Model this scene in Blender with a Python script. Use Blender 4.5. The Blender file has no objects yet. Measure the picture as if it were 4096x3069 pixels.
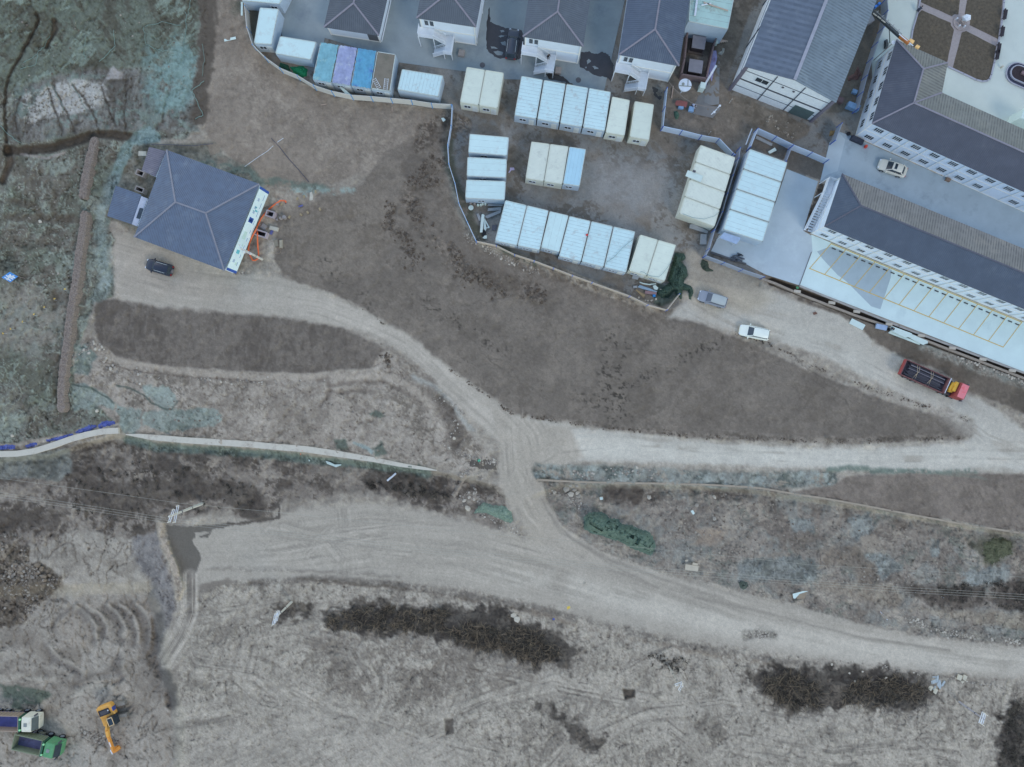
import bpy, bmesh, math, random
import numpy as np
from mathutils import Vector, Matrix
random.seed(7)
R = math.radians
C = bpy.context.scene.collection
# ------------------------------------------------------------------ camera, sky, sun, exposure
S0 = 0.039            # metres per photo pixel on the ground
H = 107.0             # flying height
cam_d = bpy.data.cameras.new("camera")
cam = bpy.data.objects.new("camera", cam_d)
C.objects.link(cam)
cam.location = (0, 0, H)
cam_d.sensor_fit = 'HORIZONTAL'
cam_d.sensor_width = 36
cam_d.lens = 36 * H / (4096 * S0)
cam_d.clip_end = 5000
cam_d.clip_start = 1
bpy.context.scene.camera = cam
W = bpy.data.worlds.new("World")
bpy.context.scene.world = W
W.use_nodes = True
wn = W.node_tree
sky = wn.nodes.new('ShaderNodeTexSky')
sky.sky_type = 'NISHITA'
sky.sun_disc = False
sky.sun_elevation = R(38)
sky.sun_rotation = R(-40)
sky.air_density = 1.2
sky.dust_density = 0.5
sky.ozone_density = 1.2
bg = wn.nodes['Background']
wn.links.new(sky.outputs[0], bg.inputs[0])
bg.inputs[1].default_value = 0.15
sun_d = bpy.data.lights.new("sun", 'SUN')
sun_d.energy = 0.6
sun_d.angle = R(22)
sun_d.color = (1.0, 0.95, 0.88)
sun = bpy.data.objects.new("sun", sun_d)
C.objects.link(sun)
az = R(40)   # the sky's sun_rotation turned to the same bearing (from the upper left of the photograph)
sun.rotation_euler = (R(52), 0, az)
vs = bpy.context.scene.view_settings
vs.view_transform = 'Standard'
vs.look = 'None'
vs.gamma = 1
vs.exposure = 0.7
ILL = (0.68, 0.85, 1.12)     # display value of a white surface under this light, per channel

# ------------------------------------------------------------------ photo-survey coordinates -> metres
def P(px, py, z=0.0):
    f = S0 * (H - z) / H
    return Vector(((px - 2048) * f, (1534.5 - py) * f, z))
def Vw(ox, oy, sc): return lambda x, y: (ox + x / sc, oy + y / sc)
D = Vw(0, 0, 0.5398)
Z1 = Vw(0, 0, 2.157); Z2 = Vw(900, 0, 2.761); Z3 = Vw(1600, 0, 2.761); Z4 = Vw(2300, 0, 2.761)
Y1 = Vw(2900, 0, 3.682); Y2 = Vw(3396, 0, 3.156); Y3 = Vw(3296, 450, 2.761); Y4 = Vw(3096, 900, 2.209)
A1 = Vw(1750, 400, 2.209); A2 = Vw(2500, 450, 2.209); A3 = Vw(400, 500, 2.454); A4 = Vw(0, 700, 2.454)
A5 = Vw(0, 1350, 2.209); A6 = Vw(1000, 1500, 2.008)
B1 = Vw(2000, 1750, 2.209); B2 = Vw(3000, 1750, 2.0155); B3 = Vw(0, 2000, 2.008); B4 = Vw(0, 2650, 3.95)
B5 = Vw(1000, 2250, 1.58); B6 = Vw(2400, 2300, 1.304)
C1 = Vw(3396, 0, 6.903); C2 = Vw(0, 1060, 18.41); C3 = Vw(880, 740, 4.603); E4 = Vw(2760, 1140, 6.497)
E5 = Vw(3560, 1400, 6.497); E6 = Vw(2660, 80, 7.363); E7 = Vw(2660, 300, 6.497)
F1 = Vw(1660, 0, 6.497); F2 = Vw(3900, 200, 11.27); F3 = Vw(1860, 780, 9.205); F4 = Vw(2500, 1000, 5.917)
F5 = Vw(3180, 680, 5.523); F6 = Vw(3380, 1260, 5.821); F7 = Vw(640, 1980, 10.05); F8 = Vw(3660, 2640, 6.374)
def pl(Z, s):
    return [Z(*map(float, t.split(','))) for t in s.split()]
def lin(c):
    c = c / 255.0
    return c / 12.92 if c <= 0.04045 else ((c + 0.055) / 1.055) ** 2.4
def A(r, g, b, _k=(.985, 1.005, 1.0)):   # the albedo that shows as this photo colour on an open horizontal surface
    return tuple(min(0.92, lin(v * q) / k) for v, k, q in zip((r, g, b), ILL, _k))

# ------------------------------------------------------------------ materials
MATS = {}
def mat(name, col, rough=0.8, metal=0.0, var=0.12, vscale=1.5, bump=0.0, bscale=8.0, spec=0.3, stain=None, stain_amt=0.0, stain_scale=0.6, ribs=None):
    """ribs = (axis, period, width, colour, bumpheight)"""
    if name in MATS: return MATS[name]
    m = bpy.data.materials.new(name); m.use_nodes = True
    nt = m.node_tree; N = nt.nodes; L = nt.links
    b = N['Principled BSDF']
    b.inputs['Roughness'].default_value = rough
    b.inputs['Metallic'].default_value = metal
    b.inputs['Specular IOR Level'].default_value = spec
    tc = N.new('ShaderNodeTexCoord')
    oi = N.new('ShaderNodeObjectInfo'); ad = N.new('ShaderNodeVectorMath'); ad.operation = 'ADD'; L.new(tc.outputs['Object'], ad.inputs[0]); L.new(oi.outputs['Location'], ad.inputs[1])
    no = N.new('ShaderNodeTexNoise'); no.inputs['Scale'].default_value = vscale; no.inputs['Detail'].default_value = 6
    no.inputs['Roughness'].default_value = 0.65
    L.new(ad.outputs[0], no.inputs['Vector'])
    mr = N.new('ShaderNodeMapRange'); mr.inputs[1].default_value = 0.3; mr.inputs[2].default_value = 0.7
    mr.inputs[3].default_value = 1 - var; mr.inputs[4].default_value = 1 + var
    L.new(no.outputs['Fac'], mr.inputs[0])
    mul = N.new('ShaderNodeVectorMath'); mul.operation = 'SCALE'; mul.inputs[0].default_value = col[:3]
    rv = N.new('ShaderNodeMath'); rv.operation = 'MULTIPLY_ADD'; rv.inputs[1].default_value = .07; rv.inputs[2].default_value = .965; L.new(oi.outputs['Random'], rv.inputs[0]); rm = N.new('ShaderNodeMath'); rm.operation = 'MULTIPLY'; L.new(mr.outputs[0], rm.inputs[0]); L.new(rv.outputs[0], rm.inputs[1]); L.new(rm.outputs[0], mul.inputs['Scale'])
    out = mul.outputs[0]
    if stain:
        n2 = N.new('ShaderNodeTexNoise'); n2.inputs['Scale'].default_value = stain_scale; n2.inputs['Detail'].default_value = 8
        n2.inputs['Roughness'].default_value = 0.72
        mp = N.new('ShaderNodeVectorMath'); mp.operation = 'ADD'; mp.inputs[1].default_value = (13.7, 5.1, 2.2)
        L.new(ad.outputs[0], mp.inputs[0]); L.new(mp.outputs[0], n2.inputs['Vector'])
        r2 = N.new('ShaderNodeMapRange'); r2.inputs[1].default_value = 0.54; r2.inputs[2].default_value = 0.7
        r2.inputs[3].default_value = 0; r2.inputs[4].default_value = stain_amt
        L.new(n2.outputs['Fac'], r2.inputs[0])
        mx = N.new('ShaderNodeMix'); mx.data_type = 'RGBA'; mx.inputs['B'].default_value = (*stain[:3], 1)
        L.new(r2.outputs[0], mx.inputs['Factor']); L.new(out, mx.inputs['A']); out = mx.outputs['Result']
    hsum = None
    if ribs:
        ax, per, wd, rc, bh = ribs
        uv = N.new('ShaderNodeUVMap'); uv.uv_map = 'UVMap'
        sx = N.new('ShaderNodeSeparateXYZ'); L.new(uv.outputs[0], sx.inputs[0])
        dv = N.new('ShaderNodeMath'); dv.operation = 'DIVIDE'; dv.inputs[1].default_value = per
        L.new(sx.outputs[ax], dv.inputs[0])
        fr = N.new('ShaderNodeMath'); fr.operation = 'FRACT'; L.new(dv.outputs[0], fr.inputs[0])
        pg = N.new('ShaderNodeMath'); pg.operation = 'PINGPONG'; pg.inputs[1].default_value = 0.5; L.new(fr.outputs[0], pg.inputs[0])
        w2 = N.new('ShaderNodeMapRange'); w2.inputs[1].default_value = wd / per * 0.35; w2.inputs[2].default_value = wd / per * 0.65
        w2.inputs[3].default_value = 1; w2.inputs[4].default_value = 0
        L.new(pg.outputs[0], w2.inputs[0])
        n3 = N.new('ShaderNodeTexNoise'); n3.inputs['Scale'].default_value = 1.2; n3.inputs['Detail'].default_value = 4
        L.new(ad.outputs[0], n3.inputs['Vector'])
        m3 = N.new('ShaderNodeMapRange'); m3.inputs[1].default_value = 0.35; m3.inputs[2].default_value = 0.6
        m3.inputs[3].default_value = 0.25; m3.inputs[4].default_value = 1
        L.new(n3.outputs['Fac'], m3.inputs[0])
        mm = N.new('ShaderNodeMath'); mm.operation = 'MULTIPLY'; L.new(w2.outputs[0], mm.inputs[0]); L.new(m3.outputs[0], mm.inputs[1])
        mx = N.new('ShaderNodeMix'); mx.data_type = 'RGBA'; mx.inputs['B'].default_value = (*rc[:3], 1)
        L.new(mm.outputs[0], mx.inputs['Factor']); L.new(out, mx.inputs['A']); out = mx.outputs['Result']
        if bh:
            bp = N.new('ShaderNodeBump'); bp.inputs['Distance'].default_value = bh; bp.inputs['Strength'].default_value = 0.8
            L.new(pg.outputs[0], bp.inputs['Height']); hsum = bp
    if bump:
        nb = N.new('ShaderNodeTexNoise'); nb.inputs['Scale'].default_value = bscale; nb.inputs['Detail'].default_value = 5
        L.new(tc.outputs['Object'], nb.inputs['Vector'])
        bp = N.new('ShaderNodeBump'); bp.inputs['Distance'].default_value = bump; bp.inputs['Strength'].default_value = 1
        L.new(nb.outputs['Fac'], bp.inputs['Height'])
        if hsum: L.new(hsum.outputs[0], bp.inputs['Normal'])
        hsum = bp
    if hsum: L.new(hsum.outputs[0], b.inputs['Normal'])
    L.new(out, b.inputs['Base Color'])
    MATS[name] = m
    return m

# ------------------------------------------------------------------ mesh builder
class MB:
    def __init__(s): s.v = []; s.f = []; s.uv = []; s.mi = []
    def face(s, pts, uv=None, mi=0):
        n = len(s.v); s.v += [tuple(p) for p in pts]; s.f.append(tuple(range(n, n + len(pts))))
        s.uv.append(uv or [(p[0], p[1]) for p in pts]); s.mi.append(mi); return s
    def mesh(s, vs_, fs_, mi=0):
        n = len(s.v); s.v += [tuple(p) for p in vs_]
        for f in fs_:
            s.f.append(tuple(n + i for i in f)); s.uv.append([(vs_[i][0], vs_[i][1]) for i in f]); s.mi.append(mi)
        return s
    def hexa(s, b4, t4, mi=0):       # bottom ring (counter-clockwise from above), top ring
        return s.mesh(list(b4) + list(t4), [(3, 2, 1, 0), (4, 5, 6, 7), (0, 1, 5, 4), (1, 2, 6, 5), (2, 3, 7, 6), (3, 0, 4, 7)], mi)
    def box(s, x0, y0, z0, x1, y1, z1, mi=0):
        return s.hexa([(x0, y0, z0), (x1, y0, z0), (x1, y1, z0), (x0, y1, z0)], [(x0, y0, z1), (x1, y0, z1), (x1, y1, z1), (x0, y1, z1)], mi)
    def cbox(s, c, sx, sy, sz, rz=0.0, tilt=0.0, mi=0):
        M = Matrix.Translation(Vector(c)) @ Matrix.Rotation(rz, 4, 'Z') @ Matrix.Rotation(tilt, 4, 'Y')
        q = [M @ Vector((a * sx / 2, b * sy / 2, k * sz / 2)) for k in (-1, 1) for a, b in ((-1, -1), (1, -1), (1, 1), (-1, 1))]
        return s.hexa(q[:4], q[4:], mi)
    def bar(s, p, q, w, h, mi=0):    # horizontal-ish beam, centred on p-q
        p = Vector(p); q = Vector(q); d = (q - p)
        side = Vector((-d.y, d.x, 0)); side = side.normalized() * w / 2 if side.length > 1e-6 else Vector((w / 2, 0, 0))
        up = d.cross(side).normalized() * h / 2
        if up.z < 0: up = -up
        a = [p - side - up, q - side - up, q + side - up, p + side - up]
        b = [p - side + up, q - side + up, q + side + up, p + side + up]
        return s.hexa([a[0], a[1], a[2], a[3]], b, mi)
    def tube(s, pts, r, n=8, mi=0, r2=None, cap=True):
        pts = [Vector(p) for p in pts]; rings = []
        for i, p in enumerate(pts):
            d = (pts[min(i + 1, len(pts) - 1)] - pts[max(i - 1, 0)]).normalized()
            a = d.cross(Vector((0, 0, 1)));
            if a.length < 1e-3: a = d.cross(Vector((1, 0, 0)))
            a.normalize(); b = d.cross(a)
            rr = r if r2 is None else r + (r2 - r) * i / (len(pts) - 1)
            rings.append([p + (a * math.cos(2 * math.pi * k / n) + b * math.sin(2 * math.pi * k / n)) * rr for k in range(n)])
        vs_ = [v for g in rings for v in g]; fs_ = []
        for i in range(len(pts) - 1):
            for k in range(n):
                fs_.append((i * n + k, i * n + (k + 1) % n, (i + 1) * n + (k + 1) % n, (i + 1) * n + k))
        if cap: fs_.append(tuple(range(n - 1, -1, -1))); fs_.append(tuple((len(pts) - 1) * n + k for k in range(n)))
        return s.mesh(vs_, fs_, mi)
    def disc(s, c, r, h, n=20, mi=0, r2=None):
        r2 = r if r2 is None else r2
        a = [(c[0] + r * math.cos(2 * math.pi * k / n), c[1] + r * math.sin(2 * math.pi * k / n), c[2]) for k in range(n)]
        b = [(c[0] + r2 * math.cos(2 * math.pi * k / n), c[1] + r2 * math.sin(2 * math.pi * k / n), c[2] + h) for k in range(n)]
        return s.mesh(a + b, [tuple(range(n - 1, -1, -1)), tuple(range(n, 2 * n))] + [(k, (k + 1) % n, n + (k + 1) % n, n + k) for k in range(n)], mi)
    def rock(s, c, r, seed=0, flat=0.7, mi=0):
        rg = random.Random(seed); bm = bmesh.new(); bmesh.ops.create_icosphere(bm, subdivisions=1, radius=1)
        ax = (rg.uniform(.8, 1.3), rg.uniform(.7, 1.1), flat * rg.uniform(.8, 1.1)); ro = Matrix.Rotation(rg.uniform(0, 6), 3, 'Z') @ Matrix.Rotation(rg.uniform(-.4, .4), 3, 'X')
        vs_ = []
        for v in bm.verts:
            k = rg.uniform(.78, 1.12); q = ro @ Vector((v.co.x * ax[0] * k, v.co.y * ax[1] * k, v.co.z * ax[2] * k)); vs_.append(Vector(c) + q * r)
        s.mesh(vs_, [tuple(v.index for v in f.verts) for f in bm.faces], mi); bm.free(); return s
    def build(s, name, m, parent=None, world=False, smooth=False):
        me = bpy.data.meshes.new(name)
        off = Vector(parent.location) if (parent is not None and world) else Vector((0, 0, 0))
        if parent is not None and world and parent.parent is not None: off = off + Vector(parent.parent.location)
        me.from_pydata([tuple(Vector(v) - off) for v in s.v], [], s.f)
        ul = me.uv_layers.new(name='UVMap'); i = 0
        flat = []
        for q in s.uv:
            for u in q: flat += [u[0], u[1]]
        ul.data.foreach_set('uv', flat)
        ms = m if isinstance(m, (list, tuple)) else [m]
        for k in ms: me.materials.append(k)
        if len(ms) > 1: me.polygons.foreach_set('material_index', s.mi)
        if smooth: me.polygons.foreach_set('use_smooth', [True] * len(s.f))
        me.validate()
        bm = bmesh.new(); bm.from_mesh(me)
        if smooth: bmesh.ops.remove_doubles(bm, verts=bm.verts, dist=1e-4)
        bmesh.ops.recalc_face_normals(bm, faces=bm.faces) if len(s.f) > 1 else None
        bm.to_mesh(me); bm.free()
        o = bpy.data.objects.new(name, me); C.objects.link(o)
        if parent is not None: o.parent = parent
        return o
def tag(o, label, cat, group=None):
    o['label'] = label; o['category'] = cat
    if group: o['group'] = group
    return o
def struct(o): o['kind'] = 'structure'; return o
def thing(name, label, cat, loc=(0, 0, 0), rz=0.0, group=None):
    o = bpy.data.objects.new(name, None); C.objects.link(o); o.empty_display_size = 0.3
    o.location = loc; o.rotation_euler = (0, 0, rz)
    return tag(o, label, cat, group)

# ------------------------------------------------------------------ numeric noise
_T = np.random.RandomState(3).rand(512, 512).astype(np.float32)
def vnoise(x, y, seed=0):
    x = x + seed * 37.13; y = y + seed * 91.7
    xi = np.floor(x).astype(np.int32); yi = np.floor(y).astype(np.int32)
    fx = x - xi; fy = y - yi; fx = fx * fx * (3 - 2 * fx); fy = fy * fy * (3 - 2 * fy)
    a = _T[xi & 511, yi & 511]; b = _T[(xi + 1) & 511, yi & 511]; c = _T[xi & 511, (yi + 1) & 511]; d = _T[(xi + 1) & 511, (yi + 1) & 511]
    return (a + (b - a) * fx) * (1 - fy) + (c + (d - c) * fx) * fy
def fbm(x, y, seed=0, oct=4, gain=0.55):
    s = 0; a = 1; t = 0
    for i in range(oct):
        s = s + a * vnoise(x, y, seed + i); t += a; a *= gain; x = x * 2.03; y = y * 2.03
    return s / t
def sstep(a, b, x):
    t = np.clip((x - a) / (b - a), 0, 1); return t * t * (3 - 2 * t)
# ------------------------------------------------------------------ GROUND: one sheet, fine where the photo looks, running out to the horizon
st = 4.4
xs = np.arange(-180, 4280, st); ys = np.arange(-160, 3240, st)
ext = np.cumsum(np.array([8, 14, 25, 45, 80, 150, 280, 520, 1000, 1900, 3600, 6800, 13000, 24000], dtype=float))
xs = np.concatenate([xs[0] - ext[::-1], xs, xs[-1] + ext]); ys = np.concatenate([ys[0] - ext[::-1], ys, ys[-1] + ext])
PX, PY = np.meshgrid(xs.astype(np.float32), ys.astype(np.float32))
NY, NX = PX.shape
U = PX / 25.6; V = PY / 25.6                     # metres
def sub(pts, pad):
    x0 = min(p[0] for p in pts) - pad; x1 = max(p[0] for p in pts) + pad
    y0 = min(p[1] for p in pts) - pad; y1 = max(p[1] for p in pts) + pad
    return (slice(np.searchsorted(ys, y0), np.searchsorted(ys, y1)), slice(np.searchsorted(xs, x0), np.searchsorted(xs, x1)))
def segd(X, Y, a, b):
    dx, dy = b[0] - a[0], b[1] - a[1]; l2 = dx * dx + dy * dy + 1e-9
    t = np.clip(((X - a[0]) * dx + (Y - a[1]) * dy) / l2, 0, 1)
    return np.hypot(X - a[0] - t * dx, Y - a[1] - t * dy), t
def warped(sl, warp, wsc, seed):
    X = PX[sl]; Y = PY[sl]
    if warp:
        u, v = U[sl] / wsc, V[sl] / wsc
        X = X + (fbm(u, v, seed, 4) - .5) * 2 * warp; Y = Y + (fbm(u, v, seed + 9, 4) - .5) * 2 * warp
    return X, Y
def poly(pts, feather=8, warp=14, wsc=1.6, seed=1):
    sl = sub(pts, feather + warp * 1.2 + 5); X, Y = warped(sl, warp, wsc, seed)
    d = np.full(X.shape, 1e9, np.float32); ins = np.zeros(X.shape, bool)
    for i in range(len(pts)):
        a, b = pts[i], pts[(i + 1) % len(pts)]
        d = np.minimum(d, segd(X, Y, a, b)[0])
        if a[1] != b[1]:
            ins ^= ((Y < a[1]) != (Y < b[1])) & (X < (b[0] - a[0]) * (Y - a[1]) / (b[1] - a[1]) + a[0])
    sd = np.where(ins, d, -d)
    return sl, sstep(-feather, feather, sd)
def stroke(pts, w, feather=8, warp=10, wsc=1.2, seed=2):
    sl = sub(pts, w + feather + warp * 1.2 + 5); X, Y = warped(sl, warp, wsc, seed)
    d = np.full(X.shape, 1e9, np.float32)
    for a, b in zip(pts[:-1], pts[1:]): d = np.minimum(d, segd(X, Y, a, b)[0])
    return sl, 1 - sstep(w / 2 - feather, w / 2 + feather, d)
def lanes(pts, feather=0):                       # signed offset and run length along a path
    def f(sl):
        X = PX[sl]; Y = PY[sl]; best = np.full(X.shape, 1e9, np.float32); off = np.zeros_like(best); run = np.zeros_like(best); acc = 0
        for a, b in zip(pts[:-1], pts[1:]):
            d, t = segd(X, Y, a, b); L_ = math.hypot(b[0] - a[0], b[1] - a[1])
            sg = np.sign((b[0] - a[0]) * (Y - a[1]) - (b[1] - a[1]) * (X - a[0])); k = d < best
            best = np.where(k, d, best); off = np.where(k, d * sg, off); run = np.where(k, acc + t * L_, run); acc += L_
        return off, run
    return f
COL = np.zeros((NY, NX, 3), np.float32); ROU = np.full((NY, NX), 1.0, np.float32)   # colour in photo values, roughness of relief
HGT = np.zeros((NY, NX), np.float32); WET = np.zeros((NY, NX), np.float32)
def paint(mk, rgb, k=1.0, rough=None, wet=None):
    sl, m = mk; m3 = (m * k)[..., None]
    COL[sl] = COL[sl] * (1 - m3) + np.array(rgb, np.float32) * m3
    if rough is not None: ROU[sl] = ROU[sl] * (1 - m * k) + rough * m * k
    if wet is not None: WET[sl] = WET[sl] * (1 - m * k) + wet * m * k
def raise_(mk, h, k=1.0):
    sl, m = mk; HGT[sl] += m * h * k
def speckle(mk, rgb, thr=.55, soft=.06, sc=.6, seed=5, k=1.0, sx=1, sy=1, ang=0, h=0.0, rough=None):
    """patchy second colour inside a mask, optionally stretched along a direction"""
    sl, m = mk; ca, sa = math.cos(ang), math.sin(ang)
    u = (U[sl] * ca + V[sl] * sa) / sc / sx; v = (-U[sl] * sa + V[sl] * ca) / sc / sy
    wx = fbm(u * .6 + 7, v * .6, seed + 60, 3) - .5; wy = fbm(u * .6, v * .6 + 9, seed + 70, 3) - .5
    n = .72 * fbm(u * .62 + wx * 2.4, v * .62 + wy * 2.4, seed, 6, .62) + .28 * vnoise(U[sl] / 3.7, V[sl] / 3.7, seed + 5); soft = soft * 1.5 + .01; thr = thr - .005
    q = sstep(thr - soft, thr + soft, n) * m
    paint((sl, q), rgb, k, rough)
    if h: HGT[sl] += q * h
def crease(mk, rgb, sc=1.0, w=.018, seed=1, k=.6, ang=0, sx=1.0, h=-.08, gate=.45):
    """thin wandering furrows or folds"""
    sl, m = mk; ca, sa = math.cos(ang), math.sin(ang); u = (U[sl] * ca + V[sl] * sa) / sc / sx; v = (-U[sl] * sa + V[sl] * ca) / sc
    n = fbm(u, v, seed, 4, .5); q = 1 - sstep(w * .3, w * 1.6, np.abs(n - .5)); q = q * sstep(gate - .06, gate + .08, fbm(U[sl] / 2.6, V[sl] / 2.6, seed + 30, 3)) * m
    paint((sl, q), rgb, k); HGT[sl] += q * h  # rgb paints shade into furrows and light onto raised folds
def dots(mk, rgb, sc=.35, thr=.80, seed=1, k=.8, h=-.05, gate=.45):
    sl, m = mk; n = vnoise(U[sl] / sc, V[sl] / sc, seed) * .7 + .3 * vnoise(U[sl] / sc * 2.1, V[sl] / sc * 2.1, seed + 3)
    q = sstep(thr - .06, thr + .03, n) * sstep(gate - .05, gate + .08, fbm(U[sl] / 1.8, V[sl] / 1.8, seed + 30, 3)) * m; paint((sl, q), rgb, k); HGT[sl] += q * h
ALL = (slice(0, NY), slice(0, NX)); ONE = np.ones((NY, NX), np.float32)
# base dirt
COL[:] = (137, 137, 137)
speckle((ALL, ONE), (112, 110, 109), .52, .10, 2.2, 11, .8)
speckle((ALL, ONE), (152, 152, 151), .56, .08, 1.1, 21, .6)
lowL = poly(pl(D, "400,1280 700,1245 1000,1270 1300,1345 1600,1400 2000,1460 2211,1480 2300,1800 380,1800 380,1500 400,1400"), 20, 20, 3)
paint(lowL, (147, 148, 147), .8, .8)
speckle(lowL, (112, 111, 109), .57, .05, .5, 31, .8, 1.0, 1.6, .3, -.05)
for k_ in range(5): crease(lowL, (108, 108, 107), .9 + .8 * k_, .013, 500 + 7 * k_, .5, .5 * k_, 1.6, -.12, .44)
dots(lowL, (88, 88, 88), .5, .80, 541, .85, -.1); dots(lowL, (92, 92, 92), .28, .80, 545, .7, -.06, .5)
speckle(lowL, (155, 156, 156), .55, .05, .45, 35, .55, 1.0, 2.2, -.2, .05)
speckle(lowL, (96, 94, 92), .64, .03, .9, 41, .7)
for c_, r_, w_ in (((1250, 2760), 330, 150), ((1120, 2620), 210, 120), ((1900, 2980), 300, 120)):   # curved machine tracks
    mk = poly([(c_[0] + (r_ + w_) * math.cos(t), c_[1] + (r_ + w_) * .75 * math.sin(t)) for t in np.linspace(0, 6.28, 24)], 30, 20)
    sl, m = mk; rr = np.hypot(PX[sl] - c_[0], (PY[sl] - c_[1]) / .75); q = m * sstep(r_ - w_, r_ - w_ + 40, rr) * (vnoise(rr / 11, rr * 0 + 3) > .52) * sstep(.4, .6, fbm(U[sl] / 3, V[sl] / 3, 8))
    paint((sl, q), (114, 113, 112), .6); HGT[sl] -= q * .06
for s_, w_, sd_ in (("940,1560 1080,1500 1200,1470 1260,1520 1240,1600 1150,1700", 50, 1), ("590,1520 520,1460 540,1390 640,1370 760,1400 800,1470", 60, 2), ("430,1420 560,1440 700,1520 900,1600 1080,1640", 60, 3), ("850,1640 960,1580 1000,1500 980,1440", 45, 4), ("1000,1440 1200,1480 1400,1520 1500,1600 1560,1700", 50, 5), ("1180,1700 1260,1600 1400,1540 1560,1520 1800,1560", 40, 6), ("380,1560 560,1520 760,1560 900,1700", 70, 7), ("1350,1450 1450,1400 1560,1440 1600,1520", 34, 8), ("400,1340 600,1310 800,1330 1100,1400", 40, 9), ("1600,1600 1800,1640 2000,1620 2200,1660", 60, 10)):
    pp = pl(D, s_); mk = stroke(pp, w_ * 1.85, 26, 14); paint(mk, (148, 149, 149), .45, .5); tracks_later = None
    sl, m = mk; off, run = lanes(pp)(sl); n = .55 * vnoise(off / 9 + 50, run / 300 + sd_, sd_) + .45 * vnoise(off / 5 + 9, run / 90 + sd_, sd_ + 9); gate = sstep(.34, .56, fbm(U[sl] / 2.6, V[sl] / 2.6, 460 + sd_, 4))
    q = m * gate * sstep(.5, .68, n); paint((sl, q), (108, 108, 108), .75); HGT[sl] -= q * .10
    q = m * gate * sstep(.62, .8, 1 - n); paint((sl, q), (160, 161, 160), .5)
smooth_bot = poly(pl(D, "550,1560 700,1540 850,1580 1000,1600 1000,1700 400,1700 400,1600"), 40, 40, 3)
paint(smooth_bot, (150, 151, 152), .7, .4)
speckle(smooth_bot, (122, 122, 122), .56, .04, .25, 51, .6, 1, 9, 1.1, -.03)
# left pit country

pit = poly(pl(D, "-80,1120 340,1130 360,1250 390,1290 345,1450 375,1500 380,1640 370,1800 -80,1800"), 12, 14, 2)
paint(pit, (136, 136, 136), .8, .45)
speckle(pit, (108, 106, 104), .54, .07, 1.6, 61, .8, 1.4, 1, .5, -.1)
speckle(pit, (148, 150, 152), .55, .06, 1.2, 65, .6, 1, 1.8, .9, .08)
for k_ in range(4): crease(pit, (104, 104, 104), 1.6 + 1.3 * k_, .012, 560 + 7 * k_, .4, .9 + .4 * k_, 1.8, -.2, .42)
bl = poly(pl(B3, "1050,190 1260,200 1330,480 1400,750 1400,950 1290,1120 1270,900 1200,640 1080,480"), 14, 16)
paint(bl, (113, 117, 127), .9); speckle(bl, (90, 93, 102), .56, .05, .35, 71, .7)
for s_ in ("0,250 150,220 220,300 240,420 200,520 300,500 420,560 510,640 510,690 420,760 250,860 200,1000 60,1030 -80,1010 -80,260",):
    mk = poly(pl(B3, s_), 8, 16, .9); paint(mk, (88, 82, 77), .95, 1.6); speckle(mk, (128, 120, 112), .58, .05, .3, 81, .9, h=.12); speckle(mk, (62, 57, 53), .58, .05, .5, 85, .8)
mk = poly(pl(B3, "250,260 500,230 560,300 610,400 600,470 280,470 240,380"), 10, 12); speckle(mk, (98, 97, 96), .5, .1, .22, 91, .7, 1, 9, .05, -.05)
mk = poly(pl(B3, "0,1480 180,1500 300,1500 400,1530 430,1560 330,1640 180,1640 180,1700 40,1640"), 8, 14); speckle(mk, (74, 92, 86), .40, .05, 1.2, 95, .9)
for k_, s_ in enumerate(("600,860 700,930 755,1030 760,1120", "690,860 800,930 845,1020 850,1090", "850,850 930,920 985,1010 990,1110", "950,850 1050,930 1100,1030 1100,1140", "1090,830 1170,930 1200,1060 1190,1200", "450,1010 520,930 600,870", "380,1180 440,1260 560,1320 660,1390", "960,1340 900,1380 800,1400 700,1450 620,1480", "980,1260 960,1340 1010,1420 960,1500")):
    pp = pl(B3, s_); o_ = [(x - 11, y + 5) for x, y in pp]; mk = stroke(o_, 30, 15, 12, 1.2); paint(mk, (98, 99, 103), .8); raise_(mk, -.35)  # shaded flank of each terrace ridge, put into the colour
    mk = stroke([(x + 9, y - 4) for x, y in pp], 16, 9, 10, 1.2); paint(mk, (150, 149, 147), .7, .2); raise_(mk, .4)  # bright crest beside it, painted as well as raised
for s_, c_, w_ in (("520,640 700,700 900,720 1000,680", (146, 146, 148), 70), ("250,900 400,820 560,800", (142, 143, 145), 60), ("480,1000 600,1100 700,1180", (138, 134, 130), 90), ("600,1560 800,1500 950,1540 1100,1620", (150, 152, 150), 80), ("0,1440 200,1420 420,1450", (152, 154, 152), 50), ("700,440 860,500 960,560 1060,640", (120, 118, 116), 40), ("120,1090 280,1150 380,1290", (112, 108, 105), 90), ("1040,1330 1120,1450 1180,1560 1100,1640", (122, 120, 118), 110)):
    mk = stroke(pl(B3, s_), w_ / 2.008, w_ / 5, 26, 2); paint(mk, c_, .7, .4)
mk = poly(pl(B3, "450,1200 560,1170 650,1190 665,1280 600,1310 480,1270"), 8, 10); paint(mk, (116, 113, 110), 1, .3)
mk = poly(pl(B3, "470,1010 600,880 740,1000 760,1080 640,1180 470,1180"), 20, 14); paint(mk, (136, 133, 131), .7, .4)
mk = poly(pl(B3, "1180,760 1230,770 1280,850 1250,930 1190,900"), 14, 10); paint(mk, (112, 110, 108), .8, .3)
mk = stroke(pl(B3, "1275,930 1265,1100 1235,1240 1270,1340 1345,1440 1375,1520 1385,1640"), 42, 16, 12); paint(mk, (76, 78, 84), .9, .6); raise_(mk, -.8); mk = stroke(pl(B3, "1230,1000 1200,1240 1230,1400 1300,1560"), 60, 28, 16); paint(mk, (106, 106, 108), .7, .5)  # cut bank: dark soil and its shadow arc, both painted into the colour
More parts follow.
